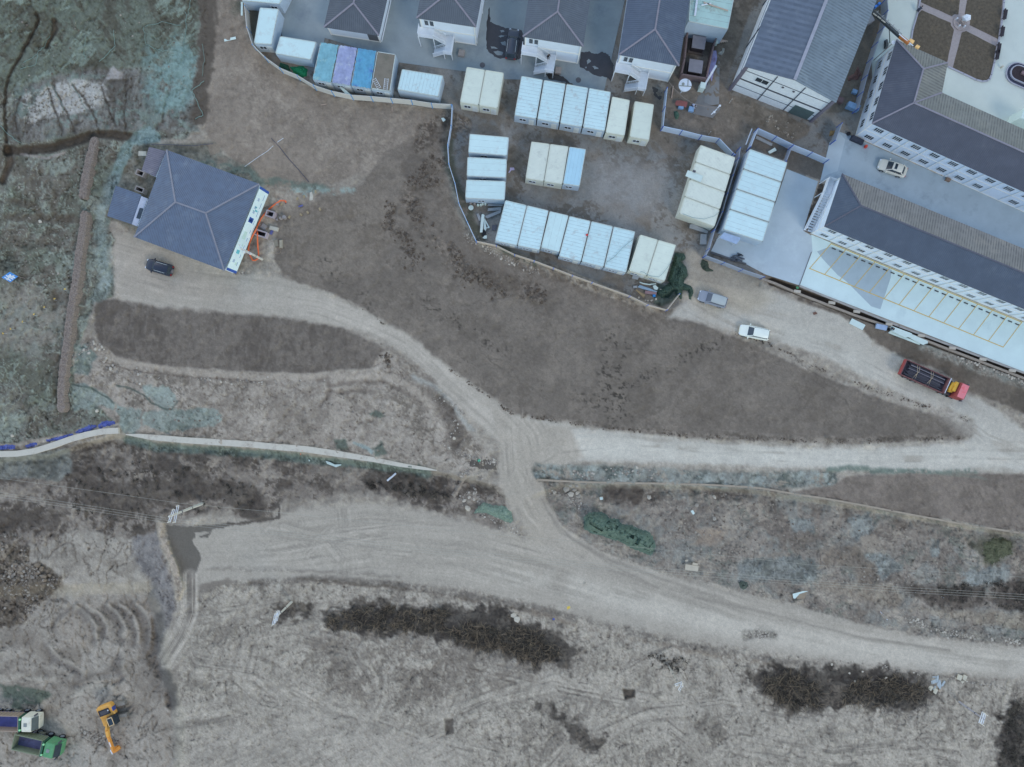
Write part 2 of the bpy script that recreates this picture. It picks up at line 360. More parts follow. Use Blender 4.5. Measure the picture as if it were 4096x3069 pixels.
mk = stroke(pl(B3, "600,1480 800,1400 900,1370 960,1340"), 14, 8, 8); paint(mk, (98, 95, 92), .8); raise_(mk, -.2)
# upper camp ground and fields
mk = poly(pl(D, "450,-80 535,-80 545,95 640,175 760,213 975,240 965,320 900,310 830,360 720,395 600,405 540,375 450,300 438,240 455,110"), 8, 10); paint(mk, (122, 116, 113), 1, .6)
speckle(mk, (106, 100, 97), .52, .1, 1.3, 101, .7); speckle(mk, (140, 136, 134), .62, .03, .25, 105, .5)
slope = poly(pl(D, "830,330 970,250 970,310 975,400 1000,480 1030,525 1100,560 1200,600 1300,640 1440,680 1480,690 1600,735 1800,825 1950,878 2080,912 2108,935 2080,948 1800,958 1500,945 1300,930 1160,908 1120,898 1050,850 960,790 860,720 760,650 690,622 615,605 595,560 600,470 700,430 780,400"), 7, 10)
paint(slope, (103, 99, 98), 1, .55)
speckle(slope, (92, 88, 87), .52, .08, 1.8, 111, .8); speckle(slope, (116, 111, 108), .58, .06, .8, 115, .5)
speckle(slope, (88, 83, 80), .60, .04, .5, 117, .6)
mk = poly(pl(D, "600,450 700,420 830,400 860,500 800,600 700,600 620,560"), 30, 20); paint(mk, (112, 107, 104), .7); speckle(mk, (92, 86, 82), .56, .05, .6, 121, .7)
rub = stroke(pl(D, "930,370 880,430 930,500 980,570 1060,600 1160,640"), 60, 25, 30); speckle(rub, (84, 78, 74), .48, .06, .4, 131, .85, h=.12, rough=1.5); speckle(rub, (128, 121, 116), .62, .04, .25, 133, .7)
rub2 = stroke(pl(D, "1010,500 1060,540 1180,585 1300,630 1440,675"), 46, 16, 20); speckle(rub2, (138, 134, 131), .54, .06, .35, 137, .7); speckle(rub2, (92, 88, 84), .58, .05, .3, 139, .7)
mk = stroke(pl(D, "965,330 985,420 1010,500 1045,530 1100,560"), 34, 12, 10); speckle(mk, (132, 137, 138), .5, .08, .5, 141, .7)
for s_, w_ in (("1330,735 1318,800 1330,860 1335,915", 46), ("1240,850 1290,870 1330,850 1420,800 1500,760 1560,740", 22), ("900,640 1000,700 1080,760", 26), ("700,560 740,620 800,660", 16)):
    mk = stroke(pl(D, s_), w_ * 2.2, 22, 22); dots(mk, (58, 57, 56), .34, .70, 151, .9, -.06, .4); dots(mk, (60, 58, 57), .5, .78, 157, .9, -.08, .42)
mk = stroke(pl(D, "1130,898 1300,922 1500,940 1800,952 2080,942 2108,930"), 26, 10, 12); speckle(mk, (124, 120, 118), .45, .06, .5, 155, .8); speckle(mk, (82, 77, 74), .55, .05, .3, 157, .8, h=.1, rough=1.4)
dots(slope, (70, 68, 67), .34, .86, 571, .7, -.04, .5); crease(slope, (84, 82, 81), 2.2, .008, 575, .5, .3, 1, -.06, .5)
for s_ in ("760,655 700,600 640,575", "900,640 990,700 1060,780 1180,860", "1100,640 1000,660 960,700", "1700,760 1800,840 1850,900"):
    mk = stroke(pl(D, s_), 4, 3, 14, .9); paint(mk, (80, 78, 77), .6); raise_(mk, -.1)
f2 = poly(pl(D, "203,665 215,645 330,658 480,668 620,688 740,708 830,752 850,780 800,796 650,806 500,800 350,790 250,772 212,735"), 8, 8); paint(f2, (96, 92, 92), 1, .7)
speckle(f2, (80, 75, 74), .52, .07, .35, 161, .8, 1, 3, .1, -.05); speckle(f2, (110, 106, 105), .58, .05, .5, 165, .6)
# hillside under nets, left
net = poly(pl(D, "-100,-100 452,-100 448,60 450,110 440,180 440,255 400,300 345,300 330,320 260,400 235,490 246,520 246,640 205,652 190,700 160,762 160,830 240,900 250,912 120,940 -100,975"), 6, 10)
paint(net, (98, 106, 106), 1, .9)
speckle(net, (84, 82, 78), .50, .05, 1.6, 171, .8, 1, 1.5, .5, -.12); speckle(net, (118, 138, 140), .56, .05, .9, 175, .75, 1, 1.6, .7, .08)
speckle(net, (78, 92, 84), .56, .06, 2.4, 177, .7)
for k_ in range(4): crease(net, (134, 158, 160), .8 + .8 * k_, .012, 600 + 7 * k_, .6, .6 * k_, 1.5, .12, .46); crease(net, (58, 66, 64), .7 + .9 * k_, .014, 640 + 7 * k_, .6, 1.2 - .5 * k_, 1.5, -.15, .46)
mk = poly(pl(D, "0,-80 440,-80 430,60 430,130 300,150 100,165 20,200 -80,200 -80,-80"), 20, 20, 2); paint(mk, (84, 102, 98), .8); speckle(mk, (66, 72, 64), .53, .05, .9, 181, .75, 2, 1, .9, -.1); speckle(mk, (112, 140, 142), .60, .03, .6, 185, .8, 1, 2.6, .8, .08)
mk = poly(pl(D, "30,190 180,150 300,150 330,180 430,200 430,280 250,285 180,280 60,310 15,300"), 12, 16); paint(mk, (106, 112, 120), .85); speckle(mk, (74, 76, 78), .54, .05, .55, 191, .8, 1, 3.2, .12, -.15); speckle(mk, (98, 132, 136), .56, .05, .9, 193, .6)
mk = poly(pl(Z1, "180,830 400,750 640,690 720,690 880,720 940,860 760,960 520,1010 340,1040 280,1110 200,1000"), 8, 18, 1); speckle(mk, (150, 160, 172), .42, .06, .45, 195, .95, 1, 1, 0, .1); crease(mk, (92, 98, 104), .9, .02, 690, .8, 1.2, .4, -.2, .3)
for s_ in ("460,740 500,820 540,920 600,1040 660,1180", "620,720 700,820 780,930 840,1060 860,1160", "880,760 920,860 960,990 1000,1100", "1080,700 1090,860 1070,1020 1090,1150", "420,770 450,900 500,1010 540,1160", "1440,820 1420,950 1400,1050", "180,830 130,980 160,1150 170,1240"):
    mk = stroke(pl(Z1, s_), 8, 4, 8, .8); paint(mk, (72, 74, 78), .75); raise_(mk, -.3)
mk = poly(pl(Z1, "980,570 1070,640 1050,680 900,690"), 4, 6); paint(mk, (138, 144, 158), .9)
speckle(stroke(pl(Z1, "1450,470 1560,560 1560,700 1450,780"), 190, 40, 30), (98, 140, 152), .50, .06, .7, 197, .9)
for s_, w_, c_ in (("60,1300 200,1300 450,1280 700,1210 850,1160 1000,1170 1160,1190", 80, (72, 66, 60)), ("310,110 340,160 280,290 130,560 65,680 40,900 60,1230", 20, (62, 60, 58)), ("470,180 480,260 400,400", 44, (82, 80, 72)), ("60,1290 90,1400 30,1560", 60, (84, 78, 72))):
    mk = stroke(pl(Z1, s_), w_ / 2.157, 7, 7); paint(mk, c_, .95, .4); raise_(mk, -.8)
mk = stroke(pl(Z1, "180,1330 400,1365 560,1320"), 9, 4, 5); paint(mk, (140, 138, 148), .8)
mk = stroke(pl(Z1, "1770,-60 1790,200 1780,400 1770,600 1720,760 1740,900 1720,1010"), 62, 8, 14, .8); paint(mk, (76, 71, 68), .95, .3)
mk = stroke(pl(Z1, "1860,-60 1850,60 1870,200"), 16, 6, 8); paint(mk, (82, 78, 76), .9)
mk = poly(pl(Z1, "1180,1130 1300,1085 1380,1170 1380,1220 1220,1230 1150,1260 1060,1480 1000,1640 900,1640 960,1500 1060,1250"), 6, 10); paint(mk, (110, 146, 160), .9, .8); speckle(mk, (80, 108, 112), .54, .06, .35, 201, .7)
mk = stroke(pl(A4, "1110,60 1060,250 1010,400 980,520 1010,760 1040,950 1020,1130 960,1190"), 52, 16, 16); paint(mk, (104, 128, 136), .85, .9); speckle(mk, (72, 84, 84), .54, .05, .35, 205, .8, 1, 2, .1, -.1); speckle(mk, (132, 156, 166), .58, .04, .5, 207, .7)
for s_ in ("550,160 520,330 560,430 700,440", "60,420 300,430 460,430 640,420 800,440", "560,1180 540,1280", "130,260 330,300 400,400"):
    mk = stroke(pl(A4, s_), 26, 12, 12); paint(mk, (80, 76, 70), .7, .5); raise_(mk, -.25)
mk = poly(pl(A4, "-200,1080 300,1100 500,1250 700,1200 700,1700 -200,1700"), 60, 40); speckle(mk, (132, 134, 134), .48, .08, 1.4, 211, .7); speckle(mk, (112, 126, 130), .55, .05, .6, 213, .6, 1, 3, .8)
# back yard of the house
mk = poly(pl(A3, "350,205 520,180 740,190 1130,185 1180,260 1190,300 1500,420 1560,500 1500,560 660,250 400,1100 60,900 200,560"), 8, 12); paint(mk, (92, 96, 92), .95, .9); speckle(mk, (112, 122, 122), .54, .06, .6, 221, .7); speckle(mk, (72, 82, 74), .56, .05, .5, 223, .7)
for s_, w_ in (("990,370 1180,400 1300,440 1450,440 1530,520", 60), ("1520,540 1680,560 1850,570 2000,590 2120,610 2209,620", 70)):
    mk = stroke(pl(A3, s_), w_ / 2.454, 8, 14); speckle(mk, (84, 104, 104), .40, .06, .4, 225, .95, h=.08)
mk = stroke(pl(A3, "1900,640 2010,670 2100,640 2300,660 2480,640"), 26, 9, 14); speckle(mk, (116, 148, 158), .50, .05, .4, 227, .9)
for s_ in ("1040,180 1180,200 1170,280 1080,300", "1150,310 1260,330 1240,370 1150,380"):
    mk = poly(pl(A3, s_), 5, 6); paint(mk, (120, 112, 106), .9, .4)
# strip between the dark field and the light wall
band = poly(pl(D, "160,770 190,720 210,735 250,772 350,792 500,802 650,808 800,798 830,755 900,790 960,860 1010,930 1070,1000 1010,1022 900,1000 755,978 560,957 420,950 300,938 250,912 240,900 160,835"), 6, 8); paint(band, (137, 134, 134), 1, .9)
speckle(band, (116, 112, 110), .52, .06, .8, 231, .8); speckle(band, (152, 152, 154), .56, .05, .6, 233, .6); speckle(band, (98, 94, 90), .61, .03, .4, 235, .8); crease(band, (104, 102, 100), .9, .016, 700, .6, .3, 2, -.12, .44); crease(band, (108, 106, 104), 2, .012, 707, .6, -.4, 2, -.15, .44)
mk = stroke(pl(D, "215,762 280,785 400,803 560,815 750,813 850,815 900,845 930,880"), 24, 8, 6); paint(mk, (146, 142, 140), .8, .5)
mk = stroke(pl(D, "215,778 280,800 400,814 560,824"), 6, 3, 5); paint(mk, (106, 100, 98), .8); raise_(mk, -.12)
for s_ in ("640,430 740,400 860,470 960,520 1000,570 1000,640 900,600 850,620 640,650", "1020,600 1200,640 1250,620 1240,780 1180,850 1080,830 1050,760 1060,690", "680,70 780,70 860,170 800,230 780,330 640,320", "1260,430 1500,430 1560,540 1500,640 1400,620 1280,500", "1450,640 1900,620 1960,720 1900,780 1700,800 1500,840 1260,780 1260,660"):
    mk = poly(pl(A5, s_), 6, 14, .8); paint(mk, (112, 136, 142), .75, .9); speckle(mk, (84, 104, 106), .54, .05, .4, 241, .7, 1, 2, -.6, -.06); speckle(mk, (134, 158, 164), .56, .05, .5, 243, .6)
for s_ in ("1030,430 1140,450 1260,500 1340,580 1440,630 1520,640 1570,560", "640,420 800,450 950,530 1000,580"):
    mk = stroke(pl(A5, s_), 7, 3, 5); paint(mk, (62, 82, 82), .8)
mk = stroke(pl(A6, "1480,60 1580,250 1650,420 1640,560"), 62, 20, 22); paint(mk, (102, 98, 98), .9, 1.4); speckle(mk, (82, 78, 76), .54, .05, .4, 251, .7)
mk = stroke(pl(A6, "1320,20 1480,100 1620,200 1700,340 1780,440"), 24, 10, 10); paint(mk, (138, 148, 156), .8)
for s_ in ("560,60 630,20 640,180 560,240", "630,90 820,60 1080,60 1180,110 1380,230", "620,140 780,160 820,130 1000,130"):
    mk = stroke(pl(A6, s_), 16, 8, 8); paint(mk, (106, 101, 99), .7); raise_(mk, -.15)
for s_ in ("960,300 1010,280 1100,340 980,340", "670,520 760,520 800,600 700,600", "990,590 1060,530 1100,640 1000,660", "1350,700 1440,770 1430,800 1340,780"):
    mk = poly(pl(A6, s_), 5, 10, .7); paint(mk, (72, 92, 90), .8, 1.3)
mk = stroke(pl(A6, "850,550 950,590 980,620"), 14, 6, 8); paint(mk, (118, 150, 164), .8)
# below the light wall
mk = poly([(-150, 1815), (430, 1770), (1000, 1805), (1500, 1865), (1800, 1900), (2010, 1960), (2030, 2080), (1960, 2120), (1850, 2060), (1600, 2010), (1480, 1950), (1300, 1990), (1150, 2000), (1080, 2060), (1100, 2150), (1000, 2080), (900, 2040), (700, 2090), (520, 2150), (300, 2120), (150, 2180), (-150, 2150)], 12, 26, 2); paint(mk, (116, 113, 113), 1, 1.2)
speckle(mk, (74, 69, 68), .49, .07, 1.7, 261, .9, 1.6, 1, .2, -.1); speckle(mk, (142, 140, 140), .56, .05, .8, 265, .7); speckle(mk, (72, 67, 65), .60, .03, .5, 267, .8)
for s_ in ("380,1960 700,1930 900,1935 1050,1950 1070,2040 1000,2080 900,2000 600,2010 500,2060 420,2050", "1440,1915 1500,1925 1620,1925 1720,1940 1800,1960 1840,2000 1700,1990 1600,1960"):
    mk = poly(pl(lambda x, y: (x, y), s_), 14, 22); paint(mk, (68, 63, 62), .8); speckle(mk, (96, 92, 90), .55, .05, .5, 271, .7)
mk = poly(pl(A5, "-200,1070 400,1010 620,980 650,1100 640,1210 500,1260 230,1250 -200,1240"), 7, 14); paint(mk, (114, 126, 132), .9, 1); speckle(mk, (84, 92, 94), .54, .05, .5, 273, .8)
mk = stroke([A5(1120, 900), A5(1350, 965), A5(1700, 990), A5(2180, 1020), A6(150, 640), A6(300, 660), A6(700, 700), A6(1000, 730), A6(1290, 760), A6(1420, 800)], 32, 9, 10); paint(mk, (82, 106, 108), .9, 1.2); speckle(mk, (56, 70, 68), .54, .05, .25, 275, .8, 1, 2.5, -.2, -.06); speckle(mk, (118, 140, 144), .60, .04, .25, 277, .7)
# lower plain, roads
plain = poly(pl(D, "418,1150 480,1132 600,1124 640,1098 800,1085 900,1103 1050,1138 1172,1168 1110,1100 1085,1050 1078,1000 1165,1000 1168,1080 1210,1138 1300,1192 1420,1235 1560,1270 1700,1302 1850,1345 2000,1378 2240,1400 2240,1465 2000,1452 1850,1436 1700,1415 1500,1385 1300,1340 1150,1300 1000,1272 850,1255 700,1246 480,1258 405,1280 400,1250 430,1220"), 13, 12, 1.0)
paint(plain, (144, 145, 146), 1, .15)
roadA = poly(pl(D, "246,500 300,508 490,588 620,602 700,632 780,667 880,722 960,788 1050,852 1120,902 1185,915 1170,960 1185,1000 1170,1040 1165,1090 1200,1130 1165,1165 1110,1105 1075,1020 1082,965 1040,925 980,872 920,800 860,752 780,716 680,694 560,680 400,668 260,652 246,600"), 13, 12, 1.0)
paint(roadA, (146, 147, 148), 1, .15)
roadB = poly(pl(D, "1120,900 1300,927 1500,950 1700,967 1900,970 2080,957 2112,932 2100,905 2050,885 1950,852 1850,805 1760,762 1640,728 1530,700 1480,690 1440,686 1480,650 1500,575 1560,588 1640,620 1750,660 1850,690 1885,702 1885,745 1945,770 1960,810 2000,835 2110,855 2240,945 2240,1024 2000,1016 1800,1010 1600,1005 1400,998 1250,996 1180,1010 1120,965"), 13, 12, 1.0)
paint(roadB, (154, 159, 163), 1, .15)
mk = stroke(pl(D, "250,560 400,620 560,642 690,662 800,705 880,745 960,820 1060,905"), 60, 30, 20); paint(mk, (164, 165, 168), .55)
mk = poly(pl(A2, "540,1390 800,1370 1200,1500 1290,1640 1100,1760 700,1740 520,1560"), 40, 30); paint(mk, (154, 152, 142), .8)
mk = poly(pl(D, "250,480 330,500 500,590 520,640 260,640"), 30, 20); paint(mk, (140, 138, 138), .6)
mk = stroke(pl(D, "1180,955 1300,968 1500,980 1800,990 2050,985 2240,990"), 90, 36, 12); paint(mk, (170, 177, 182), .8)
mk = stroke(pl(D, "1250,1270 1500,1335 1800,1395 2050,1425 2240,1435"), 90, 36, 12); paint(mk, (164, 168, 171), .8)
mk = stroke(pl(D, "1620,700 1780,745 1900,810 2040,880 2130,950"), 70, 34, 12); paint(mk, (164, 171, 176), .6)
mk = poly(pl(B1, "-60,1200 150,1180 420,1220 420,1320 100,1290"), 30, 26); paint(mk, (162, 167, 171), .6)
mk = poly(pl(D, '1060,880 1130,905 1230,925 1260,990 1195,1008 1172,1050 1185,1100 1230,1150 1320,1205 1250,1215 1160,1170 1110,1110 1078,1040 1080,965'), 12, 8); paint(mk, (147, 147, 147), .95, .15)
# wheel tracks follow the paths
def tracks(mk, pts, per=13, dark=(122, 123, 124), k=.5, thr=.5, seed=1, depth=.03, light=(168, 170, 172)):
    sl, m = mk; off, run = lanes(pts)(sl)
    n = .62 * vnoise(off / per + 50, run / 420 + 5, seed) + .38 * vnoise(off / (per * .45) + 50, run / 160 + 5, seed + 3)
    gate = sstep(.36, .62, fbm(U[sl] / 3.2, V[sl] / 3.2, seed + 40, 4))
    m = m * (.25 + .75 * gate)
    q = m * sstep(thr, thr + .22, n); paint((sl, q), dark, k); HGT[sl] -= q * depth
    q = m * sstep(.62, .74, 1 - n + .08); paint((sl, q), light, k * .6)
tracks((roadA[0], roadA[1]), pl(D, "246,575 400,620 560,642 690,662 800,705 880,745 960,820 1060,905 1110,960 1120,1020 1150,1100 1200,1160"), 15, k=.45)
tracks(stroke(pl(D, "2240,990 1800,985 1500,965 1300,950 1200,960 1135,1000 1125,1050 1160,1110 1230,1165 1330,1215 1450,1262 1600,1310 1800,1365 2000,1400 2240,1432"), 120, 30, 12), pl(D, "2240,990 1800,985 1500,965 1300,950 1200,960 1135,1000 1125,1050 1160,1110 1230,1165 1330,1215 1450,1262 1600,1310 1800,1365 2000,1400 2240,1432"), 17, (126, 127, 128), .55)
tracks(stroke(pl(D, "1120,900 1105,960 1110,1030 1150,1100"), 90, 20), pl(D, "1100,880 1105,960 1110,1030 1150,1110"), 12, k=.5)
tracks(stroke(pl(D, "1500,640 1620,700 1780,745 1900,810 2040,880 2130,950 2240,990"), 150, 40), pl(D, "1500,640 1620,700 1780,745 1900,810 2040,880 2130,950 2240,990"), 18, k=.35)
pA = poly(pl(D, "430,1225 430,1150 640,1115 800,1100 1000,1140 1200,1180 1400,1240 1400,1300 1150,1290 900,1250 700,1240"), 30, 14)
tracks(pA, pl(D, "400,1200 600,1190 800,1160 1000,1175 1200,1230 1400,1290"), 11, (124, 125, 126), .5, .5, 4, .04)
for a_ in (.35, .75, 1.15, 1.6, 2.0, 2.5, 2.9):            # fan of blade marks
    c_ = D(720 + 30 * math.sin(a_ * 9), 1165 + 12 * math.cos(a_ * 7)); ln = 120 + 50 * math.sin(a_ * 5)
    e_ = (c_[0] + ln * 1.85 * math.cos(a_) * (1 if a_ > .5 else 1.2), c_[1] - ln * .75 * math.sin(a_)); s2 = (c_[0] - ln * 1.6 * math.cos(a_), c_[1] + ln * .9 * math.sin(a_))
    mk = stroke([s2, c_, e_], 70, 20, 8); tracks(mk, [s2, c_, e_], 7, (120, 121, 122), .55, .52, int(a_ * 10), .05)
mk = poly(pl(A6, "620,900 1050,850 1060,980 620,1000"), 20, 10); sl, m = mk; q = m * (vnoise(U[sl] * 2.4 + .25 * V[sl], V[sl] * .15, 5) > .5); paint((sl, q), (116, 114, 113), .7)
# dark wheel ruts across the junction
for s_ in ("1185,1110 1230,1160 1330,1225 1420,1270", "1170,1080 1210,1150 1320,1210 1440,1255 1560,1290", "1500,1290 1650,1322 1850,1375 2050,1405"):
    mk = stroke(pl(D, s_), 9, 6, 5); paint(mk, (118, 119, 121), .6)
# low banks beside the roads
for s_, w_, c_ in (("400,1285 480,1262 700,1250 850,1262 1000,1285 1150,1312 1300,1350 1500,1398 1700,1430 1850,1450 2000,1465", 14, (100, 99, 100)), ("640,1250 850,1268 1000,1292 1150,1322", 5, (88, 82, 78)), ("1150,1322 1300,1365 1500,1408 1700,1440", 8, (112, 104, 98)), ("450,1228 640,1232 800,1240 860,1248", 6, (112, 112, 113))):
    mk = stroke(pl(D, s_), w_ * 1.85, 8, 10); speckle(mk, c_, .45, .08, .4, 281, .85, h=.10)
# wet mud
mk = poly(pl(B3, "1330,195 1500,215 1620,205 1760,190 1830,180 1850,205 1700,245 1670,300 1620,300 1570,270 1540,330 1600,420 1620,460 1590,560 1540,640 1460,640 1400,470 1350,330"), 2.5, 7, .5); paint(mk, (88, 88, 86), 1, .05, 1); raise_(mk, -.10)
mk = stroke([B3(1830, 195), B3(1950, 185), B3(2209, 150), A6(80, 1170), A6(225, 1150), A6(240, 1080), A6(225, 1040)], 12, 3, 8, .5); paint(mk, (74, 70, 67), .95, .2, .8)
mk = stroke(pl(B3, "1490,720 1650,695 1830,655"), 26, 4, 8, .5); paint(mk, (108, 104, 101), .9, .1, .6)
mk = poly(pl(B3, "1560,265 1640,255 1700,262 1600,290"), 2, 3); paint(mk, (150, 151, 152), .9)
berm = stroke(pl(B3, "1290,195 1310,300 1350,430 1410,560 1440,700 1430,780"), 30, 8, 8); paint(berm, (150, 143, 138), .95, 1.2); raise_(berm, .6); speckle(berm, (112, 104, 99), .6, .04, .3, 291, .8)
mk = stroke(pl(B3, "1530,640 1530,900 1460,1080 1340,1280"), 75, 14, 6); paint(mk, (150, 150, 150), .7, .2); tracks(mk, pl(B3, "1530,600 1530,900 1460,1080 1320,1300"), 9, (104, 104, 105), .95, .45, 7, .12)
# right side, between the roads
rm = poly(pl(D, "1170,1020 1250,1022 1500,1030 1650,1050 2240,1140 2240,1395 2000,1375 1850,1342 1700,1300 1560,1265 1420,1230 1300,1190 1215,1135 1180,1075"), 6, 9); paint(rm, (124, 122, 123), 1, 1.1)
speckle(rm, (98, 93, 92), .53, .06, 1.1, 301, .8); speckle(rm, (116, 127, 134), .53, .07, 1.7, 303, .7); speckle(rm, (144, 141, 138), .60, .04, .8, 305, .7); speckle(rm, (92, 104, 104), .62, .02, .5, 307, .7); crease(rm, (82, 86, 88), 1.0, .016, 720, .6, .2, 1.8, -.15, .44); crease(rm, (150, 158, 162), .8, .012, 727, .5, -.3, 1.6, .1, .48)
mk = poly(pl(B1, "900,440 1400,430 2200,450 2209,560 1800,520 1500,560 1100,600 950,560"), 16, 24); speckle(mk, (76, 70, 69), .48, .08, .9, 311, .9)
for s_ in ("-100,1000 80,980 300,960 540,1000 560,1060 500,1160 300,1160 -100,1140", "900,960 1080,930 1250,1060 1050,1140 960,1060", "1700,1100 2060,1020 2110,1080 2080,1170 1750,1190", "800,640 960,620 1000,740 860,830 800,760", "1450,820 1530,830 1520,980 1460,960", "300,640 500,660 520,760 330,760"):
    mk = poly(pl(B2, s_), 8, 18, .9); paint(mk, (112, 126, 136), .85, 1.1); speckle(mk, (84, 94, 98), .54, .05, .4, 315, .8, 1, 1, 0, -.06); speckle(mk, (136, 152, 162), .58, .05, .5, 317, .7)
mk = poly(pl(B2, "900,800 1000,770 1050,840 1000,930 880,930"), 6, 8); paint(mk, (132, 128, 124), .9, .4)
for s_, c_ in (("640,900 860,880 1000,1030 1050,1140 900,1200 820,1060 600,1040", (104, 98, 95)), ("540,1060 640,1000 700,900 640,880 580,960", (138, 130, 122)), ("520,1180 900,1180 1200,1200 1250,1300 1150,1380 600,1240", (132, 127, 120)), ("1300,1380 2240,1420 2240,1560 1900,1500", (134, 129, 120))):
    mk = poly(pl(B2, s_), 14, 20); paint(mk, c_, .7); speckle(mk, (108, 101, 95), .53, .05, .35, 321, .7, 1, 2.5, -.3, -.05)
mk = poly(pl(B2, "1740,830 2000,785 2120,850 2110,960 1990,1010 1880,1020 1850,930"), 18, 28); paint(mk, (80, 86, 72), .85, 1.4)
mk = poly(pl(B2, "1260,1170 1500,1210 1720,1200 1800,1230 1900,1230 2120,1130 2300,1130 2300,1420 2100,1380 1900,1330 1600,1400 1280,1250"), 14, 26); speckle(mk, (66, 60, 60), .38, .10, .9, 325, .92); speckle(mk, (98, 92, 88), .58, .05, .4, 327, .6)
mk = poly(pl(B1, "1700,810 1980,800 2000,860 1960,940 1880,960 1700,950 1790,880"), 10, 14); speckle(mk, (136, 122, 112), .45, .08, .6, 329, .8)
mk = stroke([B1(360, 300), B1(700, 320), B1(1100, 330), B1(1500, 350), B1(2209, 380), B2(300, 340), B2(640, 330)], 62, 12, 12); paint(mk, (116, 128, 134), .95, 1.3); speckle(mk, (70, 84, 86), .53, .05, .45, 331, .85, 1, 1.4, .7, -.08); speckle(mk, (134, 154, 164), .55, .05, .7, 333, .8); speckle(mk, (134, 131, 128), .62, .03, .5, 335, .8)
mk = stroke([B2(640, 260), B2(900, 255), B2(1200, 275), B2(1500, 280), B2(1820, 280)], 20, 8, 12); speckle(mk, (88, 112, 112), .42, .06, .4, 337, .9)
mk = poly(pl(B2, "650,400 800,310 1100,300 1800,290 2240,310 2300,770 1300,620 900,540 600,490 350,440"), 6, 9); paint(mk, (112, 105, 104), .95, .7); speckle(mk, (96, 90, 88), .52, .08, .8, 341, .7, 1, 2, -.5)
mk = stroke(pl(B2, "1830,290 1500,285 1900,330"), 10, 5, 6); speckle(mk, (96, 112, 110), .4, .1, .4, 343, .7)
for s_ in ("1300,1480 1600,1570 1900,1610 2100,1640", "-20,1590 80,1570 200,1600"):
    mk = stroke(pl(B2, s_), 30, 12, 14); speckle(mk, (104, 108, 110), .42, .08, .3, 345, .9, h=.08, rough=1.6); speckle(mk, (150, 154, 156), .60, .04, .22, 347, .8)
# brush beds
for Z_, s_ in ((B5, "470,330 600,262 850,242 960,262 1050,292 1200,268 1330,300 1500,272 1640,300 1750,350 1950,440 2080,560 2000,680 1940,640 1760,640 1700,580 1420,560 1280,500 1250,470 1080,460 800,450 480,430"), (B6, "760,520 870,480 1000,470 1250,490 1540,510 1720,560 1740,640 1600,690 1400,700 1100,690 950,730 900,640 780,600"), (B6, "2300,620 2150,680 2100,740 2070,830 2080,1060 2300,1060"), (B5, "160,270 380,260 420,340 300,350 200,330"), (B5, "1850,900 1920,880 2209,1100 2209,1250 2100,1150")):
    mk = poly(pl(Z_, s_), 20, 62, 1.3); paint(mk, (64, 62, 62), .85, 1.2); speckle(mk, (48, 45, 46), .52, .06, .8, 351, .7); speckle(mk, (104, 98, 92), .60, .04, .4, 353, .7)
speckle(poly(pl(B5, "380,450 1250,480 1400,580 1700,600 1900,700 1700,800 1000,880 500,850"), 30, 40), (98, 94, 92), .52, .06, .6, 355, .7)
mk = poly(pl(B6, "120,595 180,600 185,640 130,650"), 4, 5); paint(mk, (70, 66, 62), .9); raise_(mk, -.5)
mk = poly(pl(B5, "1230,990 1280,990 1290,1080 1240,1090"), 6, 6); paint(mk, (78, 74, 72), .8); raise_(mk, -.4)
# camp yard and other soil inside fences
yard = poly(pl(D, "535,-80 2000,-80 2000,0 1850,130 1860,340 1790,350 1740,370 1735,470 1625,630 1475,600 1465,660 1443,670 1180,565 1030,518 1000,470 975,380 968,290 975,238 780,213 640,175 560,110 535,60"), 3, 3); paint(yard, (101, 110, 122), 1, .25)
speckle(yard, (98, 94, 92), .50, .09, 1.9, 361, .85); speckle(yard, (114, 124, 136), .56, .06, 2.4, 363, .7); speckle(yard, (80, 78, 78), .60, .03, .45, 365, .8); dots(yard, (76, 75, 76), .4, .84, 369, .6, -.03, .5)
mk = poly(pl(A1, "1450,500 1900,560 2080,700 1950,1000 1700,1050 1400,900 1300,650"), 60, 30); paint(mk, (122, 132, 146), .7)
mk = poly(pl(A2, "540,1230 700,1250 1250,1500 1200,1640 480,1660 540,1400"), 24, 20); paint(mk, (146, 146, 142), .8)
for s_ in ("1000,1400 1150,1440 1390,1480 1600,1530 1700,1657 1900,1500 2000,1400 2050,1300 1640,1150 1610,1000 1640,950 1200,1240 950,1380",):
    pass
whs = poly(pl(Z4, "1030,1400 1000,900 1130,700 1250,300 1750,-60 2000,-60 1640,1010 2209,1220 2600,1400 2560,1500 2209,1657 2000,1420 1700,1657 1600,1530"), 5, 6); paint(whs, (96, 94, 94), 1, .5); speckle(whs, (114, 111, 110), .55, .06, .7, 371, .7); speckle(whs, (80, 77, 75), .57, .05, .5, 373, .7)
mk = poly(pl(A2, "1060,330 1180,130 1800,420 1740,600 1430,500 1420,430 1110,310"), 4, 4); paint(mk, (92, 90, 91), 1, .4)
mk = poly(pl(Y1, "2100,-40 2300,-40 2300,100 2150,900 1950,1657 1500,1657 1660,1490"), 4, 5); paint(mk, (84, 88, 90), 1, .4); speckle(mk, (104, 98, 96), .56, .05, .5, 375, .7)
mk = poly(pl(F5, "530,270 690,320 640,450 440,1050 330,1400 165,1340 420,640"), 2, 3); paint(mk, (72, 68, 68), 1, 1.6); speckle(mk, (112, 108, 106), .56, .05, .2, 377, .8)
mk = poly(pl(Y4, "-100,420 210,500 230,560 0,500 -100,470"), 3, 4); paint(mk, (104, 98, 92), 1, .4)
